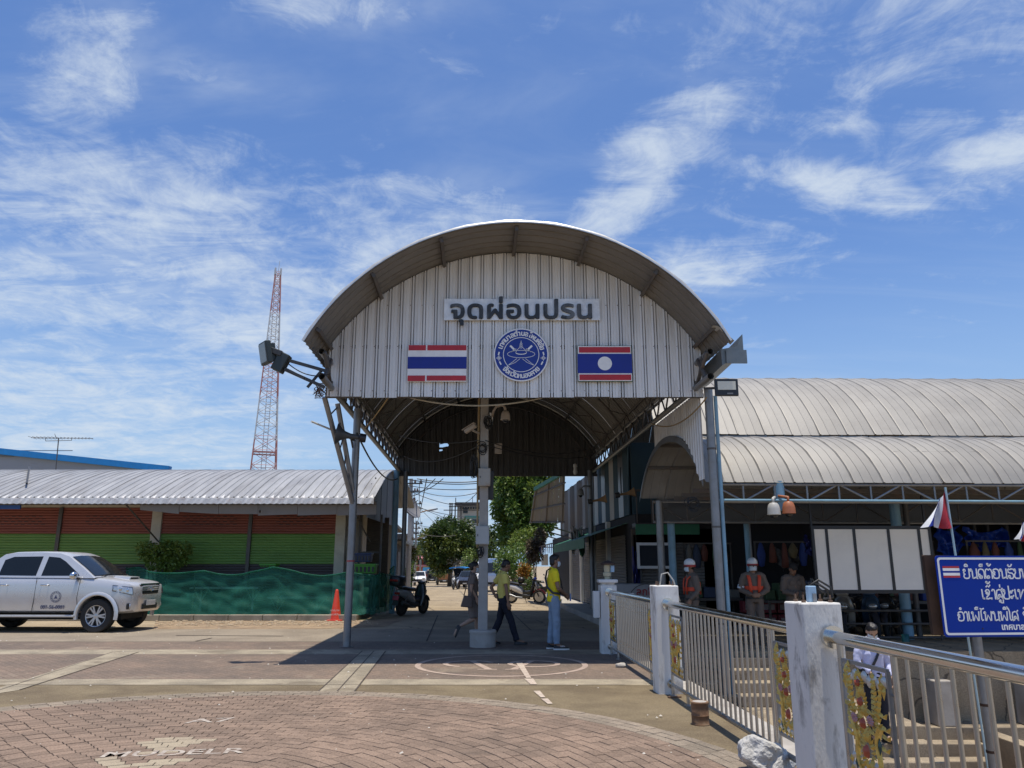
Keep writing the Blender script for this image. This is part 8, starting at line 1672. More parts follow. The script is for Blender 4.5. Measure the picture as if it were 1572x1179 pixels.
    for s in (-1, 1): mi = MB(); mi.ball((0.38, s * 0.34, 1.22), (0.015, 0.06, 0.045), 12, 8); mo_ = mi.build('mirror', M_black, t, smooth=True); MB().tube([(0.40, s * 0.22, 1.05), (0.38, s * 0.31, 1.2)], 0.007, 6).build('mirror_stem', M_black, mo_)
    MB().loft([ell_ring((-0.05, -0.15, 0.26), 0.03, 0.03), ell_ring((-0.35, -0.16, 0.28), 0.04, 0.04), ell_ring((-0.5, -0.17, 0.33), 0.055, 0.06), ell_ring((-0.88, -0.18, 0.42), 0.055, 0.06)]).build('exhaust', M_galv if white_tyre else M_dark, t, smooth=50)
    MB().cbox((-0.93, 0, 0.70), (0.05, 0.18, 0.07)).build('tail_light', M_tail, t, bevel=0.015); MB().cbox((-0.99, 0, 0.56), (0.01, 0.22, 0.13), Matrix.Rotation(R(15), 3, 'Y')).build('number_plate', mk('red_plate', (0.42, 0.06, 0.09), 0.5), t); MB().cbox((-0.96, 0, 0.48), (0.02, 0.20, 0.3), Matrix.Rotation(R(18), 3, 'Y')).build('plate_hanger', M_dark, t)
    MB().tube([(-0.05, 0.12, 0.24), (-0.02, 0.26, 0.0)], 0.014, 6).build('side_stand', M_steel, t)
    MB().tube([(-0.55, -0.13, 0.88), (-0.85, -0.12, 0.9), (-0.95, 0, 0.9), (-0.85, 0.12, 0.9), (-0.55, 0.13, 0.88)], 0.015, 6).build('grab_rail', M_steel, t)
    if box:
        b = MB().loft([ell_ring((-1.16, 0, 1.08), 0.15, 0.12, p=5), ell_ring((-1.10, 0, 1.08), 0.21, 0.16, p=5), ell_ring((-0.80, 0, 1.08), 0.21, 0.16, p=5), ell_ring((-0.72, 0, 1.07), 0.15, 0.12, p=5)]).build('top_box', M_black, t, smooth=50); MB().cbox((-1.17, 0, 1.10), (0.03, 0.3, 0.06)).build('reflector', M_tail, b, bevel=0.01)
    if seatstuff: MB().ball((-0.15, 0, 0.98), (0.16, 0.13, 0.13), 14, 10).build('helmet', M_black, t, smooth=True); MB().ball((0.50, 0, 1.04), (0.07, 0.11, 0.06), 12, 8).build('blue_cowl', mk('bike_blue', (0.03, 0.05, 0.40), 0.3), t, smooth=True)
    return t
a, b = PG(617, 946), PG(648, 941)
sc_p = Vector((-3.25, 25.0, 0)); sc_p = PG(632, 944)
scooter('black and grey scooter with a top box parked by the green net', (sc_p.x, sc_p.y, 0), R(64), (0.022, 0.024, 0.027), (0.28, 0.28, 0.28), (0.025, 0.027, 0.03), box=True, lean=0.06)
p = PG(806, 925); scooter('white and red scooter parked by the shop step', (p.x, p.y, zroad(p.y)), R(-22), (0.03, 0.03, 0.03), (0.62, 0.62, 0.62), (0.42, 0.06, 0.05), white_tyre=True, lean=0.06, seatstuff=True)
p = PG(838, 912); scooter('dark scooter standing behind the white and red one', (p.x - 0.15, p.y, zroad(p.y)), R(-40), (0.02, 0.02, 0.022), (0.04, 0.04, 0.045), (0.03, 0.03, 0.03), lean=0.06)
p = PG(695, 903); scooter('far dark scooter parked next to the tuk tuk', (p.x - 0.4, 64, zroad(64)), R(-100), (0.03, 0.03, 0.03), (0.5, 0.5, 0.5), (0.03, 0.03, 0.03), lean=0.05)
for k, (px, Y, lab) in enumerate(((1316, 17.4, 'pale scooter stored in the dark under the white panel board'), (1350, 17.6, 'dark blue scooter stored under the white panel board'), (1385, 17.7, 'black scooter stored beside the pale blue market post'))):
    xx = PX(px, 930, Y).x; scooter(lab, (xx, Y + 0.5, -0.06), R((-118, -105, -125)[k]), ((0.30, 0.29, 0.26), (0.02, 0.06, 0.12), (0.02, 0.02, 0.02))[k], ((0.20, 0.19, 0.17), (0.03, 0.06, 0.10), (0.03, 0.03, 0.03))[k], (0.03, 0.03, 0.04), lean=0.05)
# ================================================================== PEOPLE
def remesh(parts, voxel, mat, name, parent, disp=0.0, dscale=6.0, seed=0.0, smooth_it=2):
    m = MB()
    for f in parts: f(m)
    me = bpy.data.meshes.new('tmp'); me.from_pydata([tuple(p) for p in m.v], [], m.f); bm = bmesh.new(); bm.from_mesh(me); bmesh.ops.recalc_face_normals(bm, faces=bm.faces); bm.to_mesh(me); bm.free()
    o = bpy.data.objects.new(name, me); col.objects.link(o); rm = o.modifiers.new('r', 'REMESH'); rm.mode = 'VOXEL'; rm.voxel_size = voxel; rm.use_smooth_shade = True
    s = o.modifiers.new('s', 'SMOOTH'); s.factor = 0.5; s.iterations = smooth_it
    apply_mods(o); me = o.data; me.materials.clear(); me.materials.append(mat)
    if disp:
        nr = [v.normal.copy() for v in me.vertices]
        for v, n_ in zip(me.vertices, nr): p = v.co; v.co = p + n_ * disp * (noise.noise(Vector((p.x * dscale, p.y * dscale, p.z * dscale * 0.7 + seed))) + 0.5 * noise.noise(Vector((p.x * dscale * 2.2 + 5, p.y * dscale * 2.2, p.z * dscale * 3.2 + seed))))
    me.polygons.foreach_set('use_smooth', [True] * len(me.polygons)); me.update(); o.parent = parent; return o
def T(pts, r, n=14, flat=None): return lambda m: m.tube(pts, r, n, True, flat)
def B(c, r): return lambda m: m.ball(c, r, 16, 12)
def hand_parts(wr, d, up, side, grip=0.5, sc=1.0):
    """palm and five curled fingers from wrist wr along d; up = back of the hand; side = towards the thumb"""
    wr, d, up, side = Vector(wr), Vector(d).normalized(), Vector(up).normalized(), Vector(side).normalized(); out = []
    pe = wr + d * 0.085 * sc
    for k in range(4): o = side * (0.030 - 0.020 * k) * sc; out.append(T([wr + o * 0.6, wr + d * 0.045 * sc + o, pe + o], [0.016 * sc, 0.0155 * sc, 0.0135 * sc], 8))
    for k, L_ in enumerate((0.070, 0.080, 0.074, 0.058)):
        o = side * (0.030 - 0.020 * k) * sc; p = pe + o; dd = d.copy(); pts = [p - d * 0.01]; 
        for j, f in enumerate((0.45, 0.32, 0.23)):
            dd = (dd - up * (grip * (0.45 + 0.35 * j))).normalized(); p = p + dd * L_ * f * sc; pts.append(p.copy())
        out.append(T(pts, [0.0105 * sc, 0.0098 * sc, 0.009 * sc, 0.0075 * sc], 8))
    b = wr + d * 0.03 * sc + side * 0.022 * sc; out.append(T([b, b + (d * 0.6 + side * 0.8 - up * 0.2).normalized() * 0.035 * sc, b + (d * 0.85 + side * 0.55 - up * 0.45 * grip).normalized() * 0.066 * sc], [0.014 * sc, 0.0115 * sc, 0.009 * sc], 8))
    return out
SKIN = mk('skin_tan', (0.26, 0.14, 0.085), 0.55, 0, 0.06, 10); SKIN2 = mk('skin_light', (0.42, 0.26, 0.18), 0.55, 0, 0.06, 10); HAIR = mk('hair_black', (0.012, 0.010, 0.010), 0.45, 0, 0.2, 60, 0.3, 120); M_mask = mk('face_mask', (0.55, 0.62, 0.66), 0.8); M_eye = mk('eye_dark', (0.02, 0.015, 0.012), 0.2); M_lip = mk('lips', (0.25, 0.10, 0.08), 0.5)
def person(label, loc, heading, H, skin, top, bottom, P=None, head_yaw=0.0, head_pitch=0.0, mask=True, hair='short', sleeves='short', skirt=False, shoe=(0.02, 0.02, 0.02), sole=None, tuck=True, fat=1.0, extra=None, collar=True, longhem=0.0):
    s = H / 1.70; P = P or {}
    t = thing('person', label, 'person', loc, heading, local=True)
    J = dict(hipL=(0, 0.088, 0.90), hipR=(0, -0.088, 0.90), kneeL=(0.015, 0.095, 0.49), kneeR=(0.015, -0.095, 0.49), ankL=(-0.01, 0.10, 0.085), ankR=(-0.01, -0.10, 0.085), toeL=(0.165, 0.115, 0.03), toeR=(0.165, -0.115, 0.03),
             shL=(-0.01, 0.178, 1.385), shR=(-0.01, -0.178, 1.385), elL=(-0.03, 0.235, 1.10), elR=(-0.03, -0.235, 1.10), wrL=(0.06, 0.225, 0.87), wrR=(0.06, -0.225, 0.87), hdL=(0.25, 0, -1), hdR=(0.25, 0, -1), upL=(0, 1, 0), upR=(0, -1, 0), thL=(1, 0, 0.2), thR=(1, 0, 0.2), gripL=0.55, gripR=0.55, chest=(0.0, 0, 1.25), neck=(0.0, 0, 1.45), head=(0.03, 0, 1.585), pel=(0, 0, 0.95))
    J.update(P); V = {k: (Vector(v) * s if isinstance(v, tuple) and not k.startswith(('hd', 'up', 'th')) else v) for k, v in J.items()}
    # --- skin body
    hd = V['head']; RH = Matrix.Rotation(head_yaw, 3, 'Z') @ Matrix.Rotation(head_pitch, 3, 'Y')
    def hp_(x, y, z): return hd + RH @ (Vector((x, y, z)) * s)
    def hball(c, r): return lambda m: m.ball(hp_(*c), tuple(q * s for q in r), 16, 12, RH)
    body = [hball((0, 0, 0.03), (0.093, 0.074, 0.090)), hball((0.022, 0, -0.045), (0.068, 0.058, 0.068)), hball((0.055, 0, -0.085), (0.028, 0.030, 0.025)), T([hp_(0.088, 0, 0.03), hp_(0.104, 0, -0.018), hp_(0.085, 0, -0.026)], [0.009 * s, 0.014 * s, 0.012 * s], 8), hball((-0.005, 0.076, -0.005), (0.020, 0.010, 0.032)), hball((-0.005, -0.076, -0.005), (0.020, 0.010, 0.032)), hball((0.078, 0, -0.055), (0.016, 0.026, 0.012))]
    body += [T([V['neck'] - Vector((0.0, 0, 0.06)), V['neck'] + Vector((0, 0, 0.02)), hp_(-0.012, 0, -0.03)], [0.060 * s, 0.055 * s, 0.052 * s])]
    body += [T([V['pel'], V['pel'].lerp(V['chest'], 0.5), V['chest'], V['neck'] - Vector((0, 0, 0.09 * s))], [0.115 * s, 0.105 * s, 0.12 * s, 0.08 * s], 16)]
    for S in 'LR':
        body += [T([V['neck'] - Vector((0, 0, 0.08 * s)), V['sh' + S], V['sh' + S].lerp(V['el' + S], 0.35), V['el' + S]], [0.05 * s, 0.044 * s, 0.042 * s, 0.036 * s]), T([V['el' + S], V['el' + S].lerp(V['wr' + S], 0.3), V['wr' + S]], [0.036 * s, 0.037 * s, 0.024 * s])]
        body += hand_parts(V['wr' + S], V['hd' + S], V['up' + S], V['th' + S], V['grip' + S], s)
        body += [T([V['pel'], V['hip' + S], V['knee' + S]], [0.09 * s, 0.066 * s, 0.045 * s]), T([V['knee' + S], V['knee' + S].lerp(V['ank' + S], 0.3) - Vector((0.012 * s, 0, 0)), V['ank' + S]], [0.046 * s, 0.050 * s, 0.032 * s]), T([V['ank' + S], V['toe' + S].lerp(V['ank' + S], 0.3) , V['toe' + S]], [0.034 * s, 0.034 * s, 0.022 * s])]
    bd = remesh(body, 0.0095, skin, 'body', t, smooth_it=2)
    for yy in (-0.030, 0.030): MB().ball(hp_(0.083, yy, 0.018), (0.006 * s, 0.010 * s, 0.006 * s), 8, 6).build('eye', M_eye, t, smooth=True)
    if not mask: MB().ball(hp_(0.092, 0, -0.050), (0.008 * s, 0.020 * s, 0.006 * s), 10, 6).build('mouth', M_lip, t, smooth=True)
    else:
        mkm = MB(); rows = []
        for zz, bul in ((0.0, 0.004), (-0.03, 0.02), (-0.06, 0.02), (-0.095, 0.002)): rows.append([hp_((0.066 + bul * 0.75 + (0.016 if zz > -0.08 else 0.004)) * math.cos(a) + 0.014, 0.074 * math.sin(a), zz) for a in [R(-72 + 144 * q / 12) for q in range(13)]])
        mkm.grid(rows); mkm.build('face_mask', M_mask, t, smooth=True)
    # --- hair
    hs = []
    if hair != 'none':
        hs = [hball((-0.014, 0, 0.055), (0.094, 0.084, 0.083)), hball((-0.04, 0, 0.01), (0.068, 0.080, 0.075))]
        if hair == 'bun': hs += [hball((-0.10, 0, 0.035), (0.05, 0.052, 0.05)), hball((-0.05, 0, -0.03), (0.05, 0.07, 0.05))]
        if hair == 'thick': hs += [hball((-0.05, 0, -0.02), (0.055, 0.076, 0.065)), hball((0.03, 0, 0.10), (0.06, 0.06, 0.035))]
        remesh(hs, 0.010, HAIR, 'hair', t, 0.006, 22, 3.0, 1)
    # --- upper garment
    f = fat; up_ = [T([V['pel'] + Vector((0, 0, -(0.02 + longhem) * s)), V['pel'] + Vector((0.0, 0, 0.05 * s)), V['pel'].lerp(V['chest'], 0.5), V['chest'], V['chest'].lerp(V['neck'], 0.55), V['neck'] - Vector((0, 0, 0.015 * s))], [0.150 * s * f, 0.148 * s * f, 0.146 * s * f, 0.158 * s, 0.132 * s, 0.070 * s], 20, [(1.08, 0.80)] * 3 + [(1.10, 0.78), (1.15, 0.72), (1, 1)])]
    for S in 'LR':
        e = 0.62 if sleeves == 'short' else 1.0; a, b = V['sh' + S], V['el' + S]
        up_ += [T([V['chest'].lerp(V['neck'], 0.6), a.lerp(V['neck'], 0.25), a, a.lerp(b, 0.35), a.lerp(b, e)], [0.075 * s, 0.074 * s, 0.071 * s, 0.066 * s, 0.063 * s])]
        if sleeves == 'long': up_ += [T([b, b.lerp(V['wr' + S], 0.5), b.lerp(V['wr' + S], 0.96)], [0.058 * s, 0.050 * s, 0.042 * s])]
    sh = remesh(up_, 0.012, top, 'shirt', t, 0.013, 7, len(label) * 1.7, 2)
    if collar:
        c = MB(); rows = []
        for rr, zz in ((0.070, -0.02), (0.076, 0.012), (0.084, -0.008)): rows.append([V['neck'] + Vector((rr * math.cos(a) + 0.006, rr * math.sin(a), zz - 0.035 * math.cos(a))) * s for a in [2 * math.pi * q / 20 for q in range(21)]])
        c.grid(rows); c.build('collar', top, sh, smooth=True)
    # --- lower garment
    lo = [T([V['pel'] + Vector((0, 0, 0.07 * s)), V['pel'], V['pel'] - Vector((0, 0, 0.08 * s))], [0.140 * s * f, 0.150 * s * f, 0.142 * s * f], 20, [(1.08, 0.80)] * 3)]
    if skirt:
        kk = (V['kneeL'] + V['kneeR']) / 2; lo += [T([V['pel'], V['pel'].lerp(kk, 0.4), V['pel'].lerp(kk, 0.95)], [0.155 * s, 0.165 * s, 0.145 * s], 20, [(1.0, 0.85)] * 3)]
        for S in 'LR': lo += [T([V['hip' + S], V['hip' + S].lerp(V['knee' + S], 0.95)], [0.085 * s, 0.078 * s])]
    else:
        for S in 'LR': lo += [T([V['pel'] - Vector((0, 0, 0.02 * s)), V['hip' + S], V['hip' + S].lerp(V['knee' + S], 0.5), V['knee' + S]], [0.10 * s, 0.096 * s, 0.085 * s, 0.070 * s]), T([V['knee' + S], V['knee' + S].lerp(V['ank' + S], 0.35), V['knee' + S].lerp(V['ank' + S], 0.75), V['ank' + S].lerp(V['knee' + S], 0.04)], [0.071 * s, 0.070 * s, 0.063 * s, 0.062 * s])]
    remesh(lo, 0.012, bottom, 'skirt' if skirt else 'trousers', t, 0.014, 8, 7.0, 2)
    # --- shoes
    ms = mk('shoe_' + str(shoe), shoe, 0.5)
    for S in 'LR':
        a, b = V['ank' + S], V['toe' + S]; d = (b - a); fw = Vector((d.x, d.y, 0)).normalized() if abs(d.z) < 0.16 * s else d.normalized()
        if abs(d.z) < 0.16 * s: z0 = Vector((0, 0, 1)); heel = Vector((a.x, a.y, 0)) + fw * (-0.055 * s); base = Vector((0, 0, b.z - 0.03 * s)); heel += base
        else: z0 = (Vector((0, 0, 1)) - fw * fw.z).normalized() * -1 if d.z < -0.1 and False else (fw.cross(Vector((0, 1, 0)))).normalized() * -1; heel = a - fw * 0.055 * s - z0 * 0.06 * s
        if z0.z < 0: z0 = z0
        sd = fw.cross(z0).normalized(); m = MB(); rings = []
        for x, w, h, lift in ((-0.005, 0.030, 0.05, 0), (0.02, 0.038, 0.085, 0), (0.08, 0.040, 0.095, 0), (0.15, 0.042, 0.070, 0), (0.21, 0.046, 0.050, 0), (0.255, 0.036, 0.036, 0.004), (0.272, 0.018, 0.024, 0.008)):
            c = heel + fw * (x * s) + z0 * ((lift + 0.008) * s); rings.append([c + sd * (w * s * math.cos(q)) + z0 * (h * s * (max(0, math.sin(q))) ** 0.7) for q in [math.pi * k / 7 for k in range(8)]])
        m.loft(rings); shoe_o = m.build('shoe', ms, t, smooth=60)
        if sole: 
            m = MB(); rings = []
            for x, w in ((-0.012, 0.028), (0.02, 0.042), (0.1, 0.043), (0.2, 0.050), (0.25, 0.042), (0.282, 0.016)): c = heel + fw * (x * s); rings.append([c + sd * w * s, c + sd * w * s + z0 * 0.028 * s, c - sd * w * s + z0 * 0.028 * s, c - sd * w * s])
            m.loft(rings); m.build('sole', mk('white_sole', sole, 0.6), shoe_o)
    if extra: extra(t, V, s, hp_, hball)
    return t
M_yel1 = mk('dull_yellow_shirt', (0.70, 0.59, 0.15), 0.85, 0, 0.06, 20); M_yel2 = mk('bright_yellow_polo', (0.84, 0.67, 0.015), 0.8, 0, 0.05, 20); M_navy = mk('navy_trousers', (0.012, 0.014, 0.026), 0.85, 0, 0.15, 15); M_jean = mk('faded_jeans', (0.24, 0.32, 0.42), 0.9, 0, 0.18, 6, 0.1, 120, dirt=(0.28, 0.34, 0.40), dirt_amt=0.5, dirt_scale=4); M_taupe = mk('taupe_cloth', (0.17, 0.135, 0.115), 0.85, 0, 0.08, 12); M_khaki = mk('brown_uniform', (0.15, 0.115, 0.09), 0.85, 0, 0.08, 12); M_vest = mk('orange_vest', (0.68, 0.075, 0.028), 0.7); M_lil = mk('lilac_shirt', (0.50, 0.52, 0.72), 0.8, 0, 0.04, 10)
# walking man with one hand behind his back
p = PG(772, 992)
person('person in a dull yellow shirt and dark trousers walking with one hand behind the back', (p.x, p.y + 0.25, 0.0), R(12), 1.66, SKIN, M_yel1, M_navy, dict(hipL=(0.02, 0.088, 0.89), hipR=(-0.02, -0.088, 0.89), kneeR=(0.14, -0.10, 0.50), ankR=(0.27, -0.10, 0.085), toeR=(0.45, -0.12, 0.035), kneeL=(-0.05, 0.10, 0.48), ankL=(-0.25, 0.10, 0.11), toeL=(-0.09, 0.115, 0.03), elL=(-0.20, 0.30, 1.14), wrL=(-0.16, 0.10, 0.98), hdL=(0.15, -1, -0.25), upL=(-1, -0.1, 0), thL=(0, -0.2, 1), elR=(0.02, -0.245, 1.10), wrR=(0.06, -0.235, 0.84), head=(0.055, 0, 1.575), chest=(0.015, 0, 1.25)), head_pitch=R(20), head_yaw=R(5), mask=False, fat=1.08)
# woman behind the pole
def bag(t, V, s, hp_, hball):
    m = MB(); m.loft([[(-0.27, -0.27 + dy, 0.72), (-0.02, -0.27 + dy, 0.70), (-0.03, -0.27 + dy * 0.6, 0.93), (-0.20, -0.27 + dy * 0.6, 0.95)] for dy in (-0.05, 0.05)]); b = m.build('handbag', mk('brown_bag', (0.12, 0.085, 0.07), 0.6), t, bevel=0.02); MB().tube([(-0.2, -0.27, 0.94), (-0.13, -0.23, 1.2), (-0.06, -0.20, 1.44), (-0.0, -0.2, 1.2), (-0.04, -0.27, 0.93)], 0.012, 6).build('strap', mk('brown_bag', (0, 0, 0)), b, smooth=True)
p = PG(723, 990)
person('person in a taupe blouse and skirt with a handbag walking behind the concrete pole', (p.x, p.y + 0.55, 0.0), R(6), 1.62, SKIN2, M_taupe, M_taupe, dict(kneeR=(0.02, -0.09, 0.49), ankR=(-0.32, -0.09, 0.32), toeR=(-0.40, -0.09, 0.14), kneeL=(0.10, 0.085, 0.49), ankL=(0.12, 0.085, 0.085), toeL=(0.29, 0.09, 0.03), elR=(-0.05, -0.23, 1.12), wrR=(0.08, -0.22, 0.93), head=(0.03, 0, 1.58)), hair='bun', mask=True, skirt=True, head_pitch=R(8), extra=bag, longhem=0.06, fat=0.92)
# standing man in bright yellow
def sling(t, V, s, hp_, hball):
    pts = [(0.01, 0.12, 1.50), (-0.12, 0.02, 1.42), (-0.165, -0.06, 1.28), (-0.15, -0.15, 1.12), (-0.06, -0.215, 1.02), (0.08, -0.19, 1.0), (0.16, -0.05, 1.06), (0.155, 0.06, 1.22), (0.10, 0.12, 1.40), (0.01, 0.12, 1.50)]
    MB().tube([Vector(q) * s for q in pts], 0.022, 8, flat=[(1, 0.3)] * len(pts)).build('sling_strap', M_black, t, smooth=True)
    w = (V['wrL'] + V['wrR']) / 2 + Vector((0.10, 0, -0.05)); MB().cbox(w, (0.02, 0.07, 0.14)).build('phone', mk('phone_blue', (0.12, 0.25, 0.55), 0.3), t, bevel=0.006)
    for S in 'LR':
        a = V['ank' + S]; m = MB()
        for q in range(3): m.cbox(a + Vector((0.075 + q * 0.028, (-0.043 if S == 'R' else 0.043), -0.03)), (0.012, 0.004, 0.055), Matrix.Rotation(R(-25), 3, 'Y'))
        m.build('shoe_stripes', M_white, t)
p = PG(851, 997)
person('person in a bright yellow polo and faded jeans standing with a sling strap', (p.x, p.y, 0.0), R(8), 1.74, SKIN, M_yel2, M_jean, dict(ankL=(-0.06, 0.10, 0.085), toeL=(0.11, 0.13, 0.03), ankR=(0.03, -0.10, 0.085), toeR=(0.20, -0.12, 0.03), kneeL=(-0.01, 0.095, 0.49), kneeR=(0.03, -0.095, 0.49), elL=(0.04, 0.25, 1.10), elR=(0.04, -0.25, 1.10), wrL=(0.22, 0.09, 0.98), wrR=(0.22, -0.09, 0.98), hdL=(0.55, -0.55, -0.5), hdR=(0.55, 0.55, -0.5), upL=(0.5, 0.5, 0.5), upR=(0.5, -0.5, 0.5), thL=(0.3, -0.3, 0.8), thR=(0.3, 0.3, 0.8), gripL=0.8, gripR=0.8), hair='thick', sole=(0.72, 0.71, 0.68), extra=sling, longhem=0.07, fat=1.06)
# officers in the market
M_helm = mk('white_helmet', (0.66, 0.66, 0.64), 0.35); M_hred = mk('helmet_red', (0.36, 0.03, 0.03), 0.4)
def vest_helmet(t, V, s, hp_, hball, front=True):
    remesh([hball((-0.008, 0, 0.065), (0.118, 0.105, 0.100))], 0.012, M_helm, 'helmet', t); m = MB(); rows = []
    for rr, zz in ((1.0, 0.03), (1.03, 0.0), (0.99, -0.012)): rows.append([hp_(0.119 * rr * math.cos(a) - 0.008, 0.107 * rr * math.sin(a), zz + 0.008) for a in [2 * math.pi * q / 24 for q in range(25)]])
    m.grid(rows); m.build('helmet_band', M_hred, t, smooth=True); m = MB(); m.grid([[hp_(0.10 * math.cos(a) + dx, 0.10 * math.sin(a), 0.02 - dz) for a in [R(-60 + 120 * q / 8) for q in range(9)]] for dx, dz in ((0.005, 0), (0.06, 0.02))]); m.build('helmet_peak', M_black, t, smooth=True)
    c = V['chest']
    for S in (-1, 1):
        pts = [c + Vector(q) * s for q in ((0.135, S * 0.085, -0.20), (0.145, S * 0.085, -0.05), (0.125, S * 0.10, 0.09), (0.04, S * 0.11, 0.165), (-0.06, S * 0.10, 0.15), (-0.135, S * 0.085, 0.02), (-0.14, S * 0.08, -0.20))]; MB().tube(pts, 0.034, 8, flat=[(1, 0.35)] * 7).build('vest_strap', M_vest, t, smooth=True)
    m = MB(); m.grid([[c + Vector((0.135 * math.cos(a) * 1.06, 0.176 * math.sin(a) * 1.06, dz)) * s for a in [2 * math.pi * q / 24 for q in range(25)]] for dz in (-0.135, -0.06)]); m.build('vest_belt', M_vest, t, smooth=True); m = MB(); m.grid([[c + Vector((0.150 * math.cos(a), 0.185 * math.sin(a), dz)) * s for a in [2 * math.pi * q / 24 for q in range(25)]] for dz in (-0.27, -0.31)]); m.build('duty_belt', M_black, t, smooth=True)
    MB().tube([V['shR'].lerp(V['elR'], 0.70), V['shR'].lerp(V['elR'], 0.95)], 0.068 * s, 14).build('armband', M_mask, t)
FL = -0.06
w = PX(1062, 900, 15.9); person('officer person in white helmet and orange vest standing side on by the post', (w.x, 15.9, FL), R(186), 1.70, SKIN, M_khaki, M_khaki, dict(elL=(-0.05, 0.235, 1.11), wrL=(0.12, 0.2, 0.95)), sleeves='long', hair='short', extra=vest_helmet, fat=1.05)
w = PX(1157, 900, 16.2); person('officer person in orange vest facing the street with hands clasped', (w.x, 16.2, FL), R(-97), 1.72, SKIN, M_khaki, M_khaki, dict(elL=(0.0, 0.27, 1.12), elR=(0.0, -0.27, 1.12), wrL=(0.20, 0.07, 1.02), wrR=(0.20, -0.07, 1.02), hdL=(0.4, -0.9, -0.1), hdR=(0.4, 0.9, -0.1), upL=(0.9, 0.4, 0), upR=(0.9, -0.4, 0), thL=(0, 0, 1), thR=(0, 0, 1), gripL=0.8, gripR=0.8), sleeves='long', extra=vest_helmet, fat=1.05)
def radio(t, V, s, hp_, hball):
    c = (V['wrL'] + V['wrR']) / 2; MB().cbox(c + Vector((0.09, 0, 0.0)), (0.03, 0.07, 0.14)).build('phone', M_black, t, bevel=0.006); remesh([hball((-0.008, 0, 0.075), (0.10, 0.090, 0.07)), hball((0.07, 0, 0.05), (0.05, 0.07, 0.012))], 0.010, mk('dark_cap_cloth', (0.02, 0.018, 0.016), 0.8), 'cap', t)
    for S in (-1, 1): MB().cbox(V['chest'] + Vector((0.125, S * 0.075, 0.04)) * s, (0.012, 0.075, 0.08)).build('pocket', M_khaki, t, bevel=0.004)
w = PX(1218, 905, 16.4); person('person in plain brown uniform looking down at a phone by the crates', (w.x, 16.4, FL), R(-85), 1.66, SKIN, M_khaki, M_khaki, dict(elL=(0.02, 0.25, 1.12), elR=(0.02, -0.25, 1.12), wrL=(0.22, 0.07, 1.06), wrR=(0.22, -0.07, 1.06), hdL=(0.7, -0.6, 0.1), hdR=(0.7, 0.6, 0.1), upL=(0.6, 0.6, -0.4), upR=(0.6, -0.6, -0.4), thL=(0, 0, 1), thR=(0, 0, 1), head=(0.06, 0, 1.565)), head_pitch=R(30), sleeves='long', extra=radio, hair='short', mask=False)
# climbing the steps
def satchel(t, V, s, hp_, hball):
    c = V['chest']; MB().tube([c + Vector(q) * s for q in ((-0.02, 0.10, 0.2), (0.10, 0.09, 0.12), (0.15, -0.03, -0.05), (0.12, -0.15, -0.25))], 0.018, 8, flat=[(1, .35)] * 4).build('bag_strap', M_black, t, smooth=True); MB().cbox(c + Vector((0.06, -0.22, -0.30)) * s, (0.16, 0.08, 0.22)).build('satchel', M_black, t, bevel=0.02); MB().cbox(c + Vector((0.128, 0.075, 0.03)) * s, (0.012, 0.08, 0.085)).build('pocket', M_lil, t, bevel=0.004)
w = PX(1338, 1000, 11.95); person('person in a pale lilac shirt with a bag strap coming up the landing steps', (w.x, 11.0 + 0.95, -0.935 + 0.0), R(-80), 1.66, SKIN2, M_lil, M_navy, dict(elL=(-0.03, 0.26, 1.10), wrL=(0.12, 0.2, 0.92), elR=(0.0, -0.27, 1.12), wrR=(0.16, -0.16, 1.0), head=(0.055, 0, 1.57)), head_pitch=R(35), head_yaw=R(-15), mask=True, extra=satchel, sleeves='long', hair='thick')

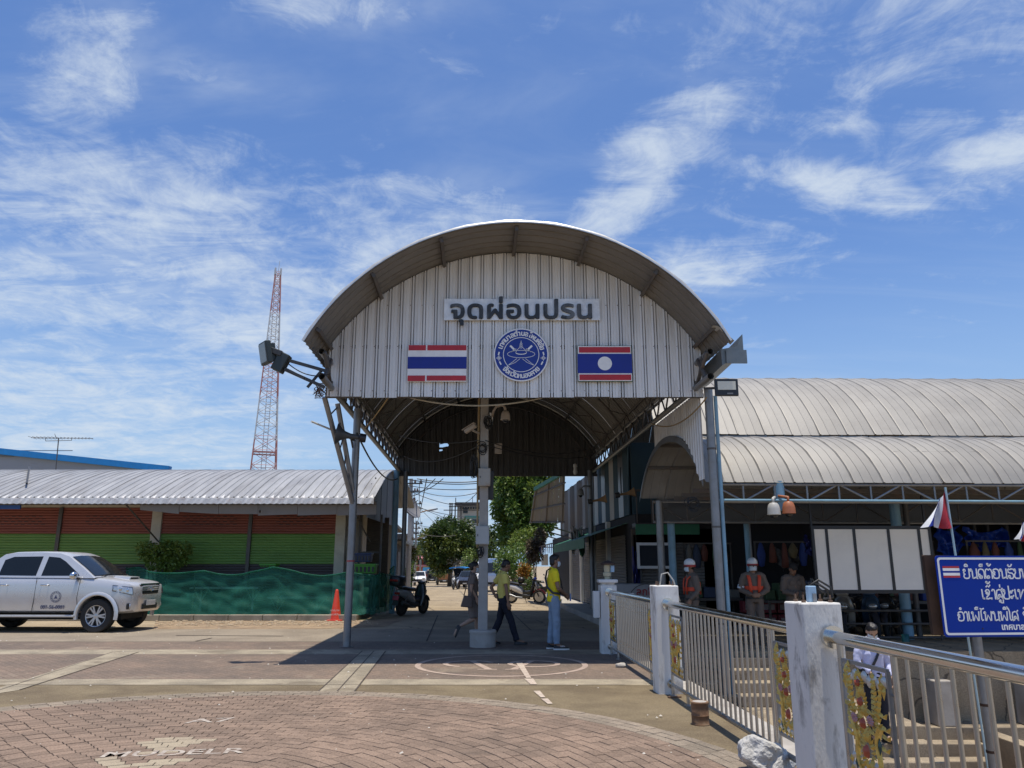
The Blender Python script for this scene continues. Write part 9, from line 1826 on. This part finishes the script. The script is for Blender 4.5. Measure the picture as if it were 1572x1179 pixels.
# ================================================================== MARKET STALLS IN THE SHADE
rgs = random.Random(41)
M_gd = [mk('goods_' + str(i), c, 0.7, 0, 0.2, 8) for i, c in enumerate(((0.14, 0.045, 0.03), (0.05, 0.07, 0.12), (0.15, 0.12, 0.06), (0.05, 0.09, 0.04), (0.18, 0.17, 0.15), (0.09, 0.055, 0.08), (0.02, 0.05, 0.22)))]
for k, (x_, y_, w_, lab) in enumerate(((6.9, 19.3, 1.7, 'shaded market stall heaped with goods behind the white panel board'), (9.4, 19.0, 2.0, 'shaded market stall with mixed boxes by the pale blue post'), (11.9, 18.6, 1.9, 'shaded market stall with sacks behind the blue sign'), (5.2, 20.6, 1.3, 'dark corner stall with stacked bundles behind the officers'))):
    t = thing('market_stall', lab, 'stall', (x_, y_, -0.06))
    MB().box(x_ - w_ / 2, x_ + w_ / 2, y_ - 0.4, y_ + 0.4, 0.68, 0.74).build('table_top', M_steel, t)
    for sx in (-1, 1):
        for sy in (-1, 1): MB().box(x_ + sx * (w_ / 2 - 0.06) - 0.025, x_ + sx * (w_ / 2 - 0.06) + 0.025, y_ + sy * 0.34 - 0.025, y_ + sy * 0.34 + 0.025, -0.06, 0.678).build('leg', M_steel, t)
        MB().box(x_ + sx * (w_ / 2 - 0.03) - 0.02, x_ + sx * (w_ / 2 - 0.03) + 0.02, y_ + 0.36, y_ + 0.40, 0.742, 2.1).build('upright', M_steel, t)
    MB().box(x_ - w_ / 2, x_ + w_ / 2, y_ + 0.35, y_ + 0.39, 2.102, 2.14).build('hanging_rail', M_steel, t)
    xx = x_ - w_ / 2 + 0.05
    while xx < x_ + w_ / 2 - 0.25:
        ww, hh = rgs.uniform(0.18, 0.36), rgs.uniform(0.15, 0.5); MB().box(xx, xx + ww, y_ - rgs.uniform(0.1, 0.35), y_ + 0.3, 0.742, 0.742 + hh, taper=0.015).build('goods_box', rgs.choice(M_gd), t, bevel=0.02); xx += ww + 0.03
    xx = x_ - w_ / 2 + 0.15
    while xx < x_ + w_ / 2 - 0.1:
        l = rgs.uniform(0.3, 0.7); MB().lathe([(0.02, 2.10), (0.05, 2.06), (rgs.uniform(0.07, 0.14), 2.10 - l * 0.5), (rgs.uniform(0.06, 0.12), 2.10 - l), (0.02, 2.08 - l)], 9, Matrix.Translation((xx, y_ + 0.30, 0)) @ Matrix.Diagonal((1, 0.5, 1, 1))).build('hanging_bag', rgs.choice(M_gd), t, smooth=True); xx += rgs.uniform(0.2, 0.34)
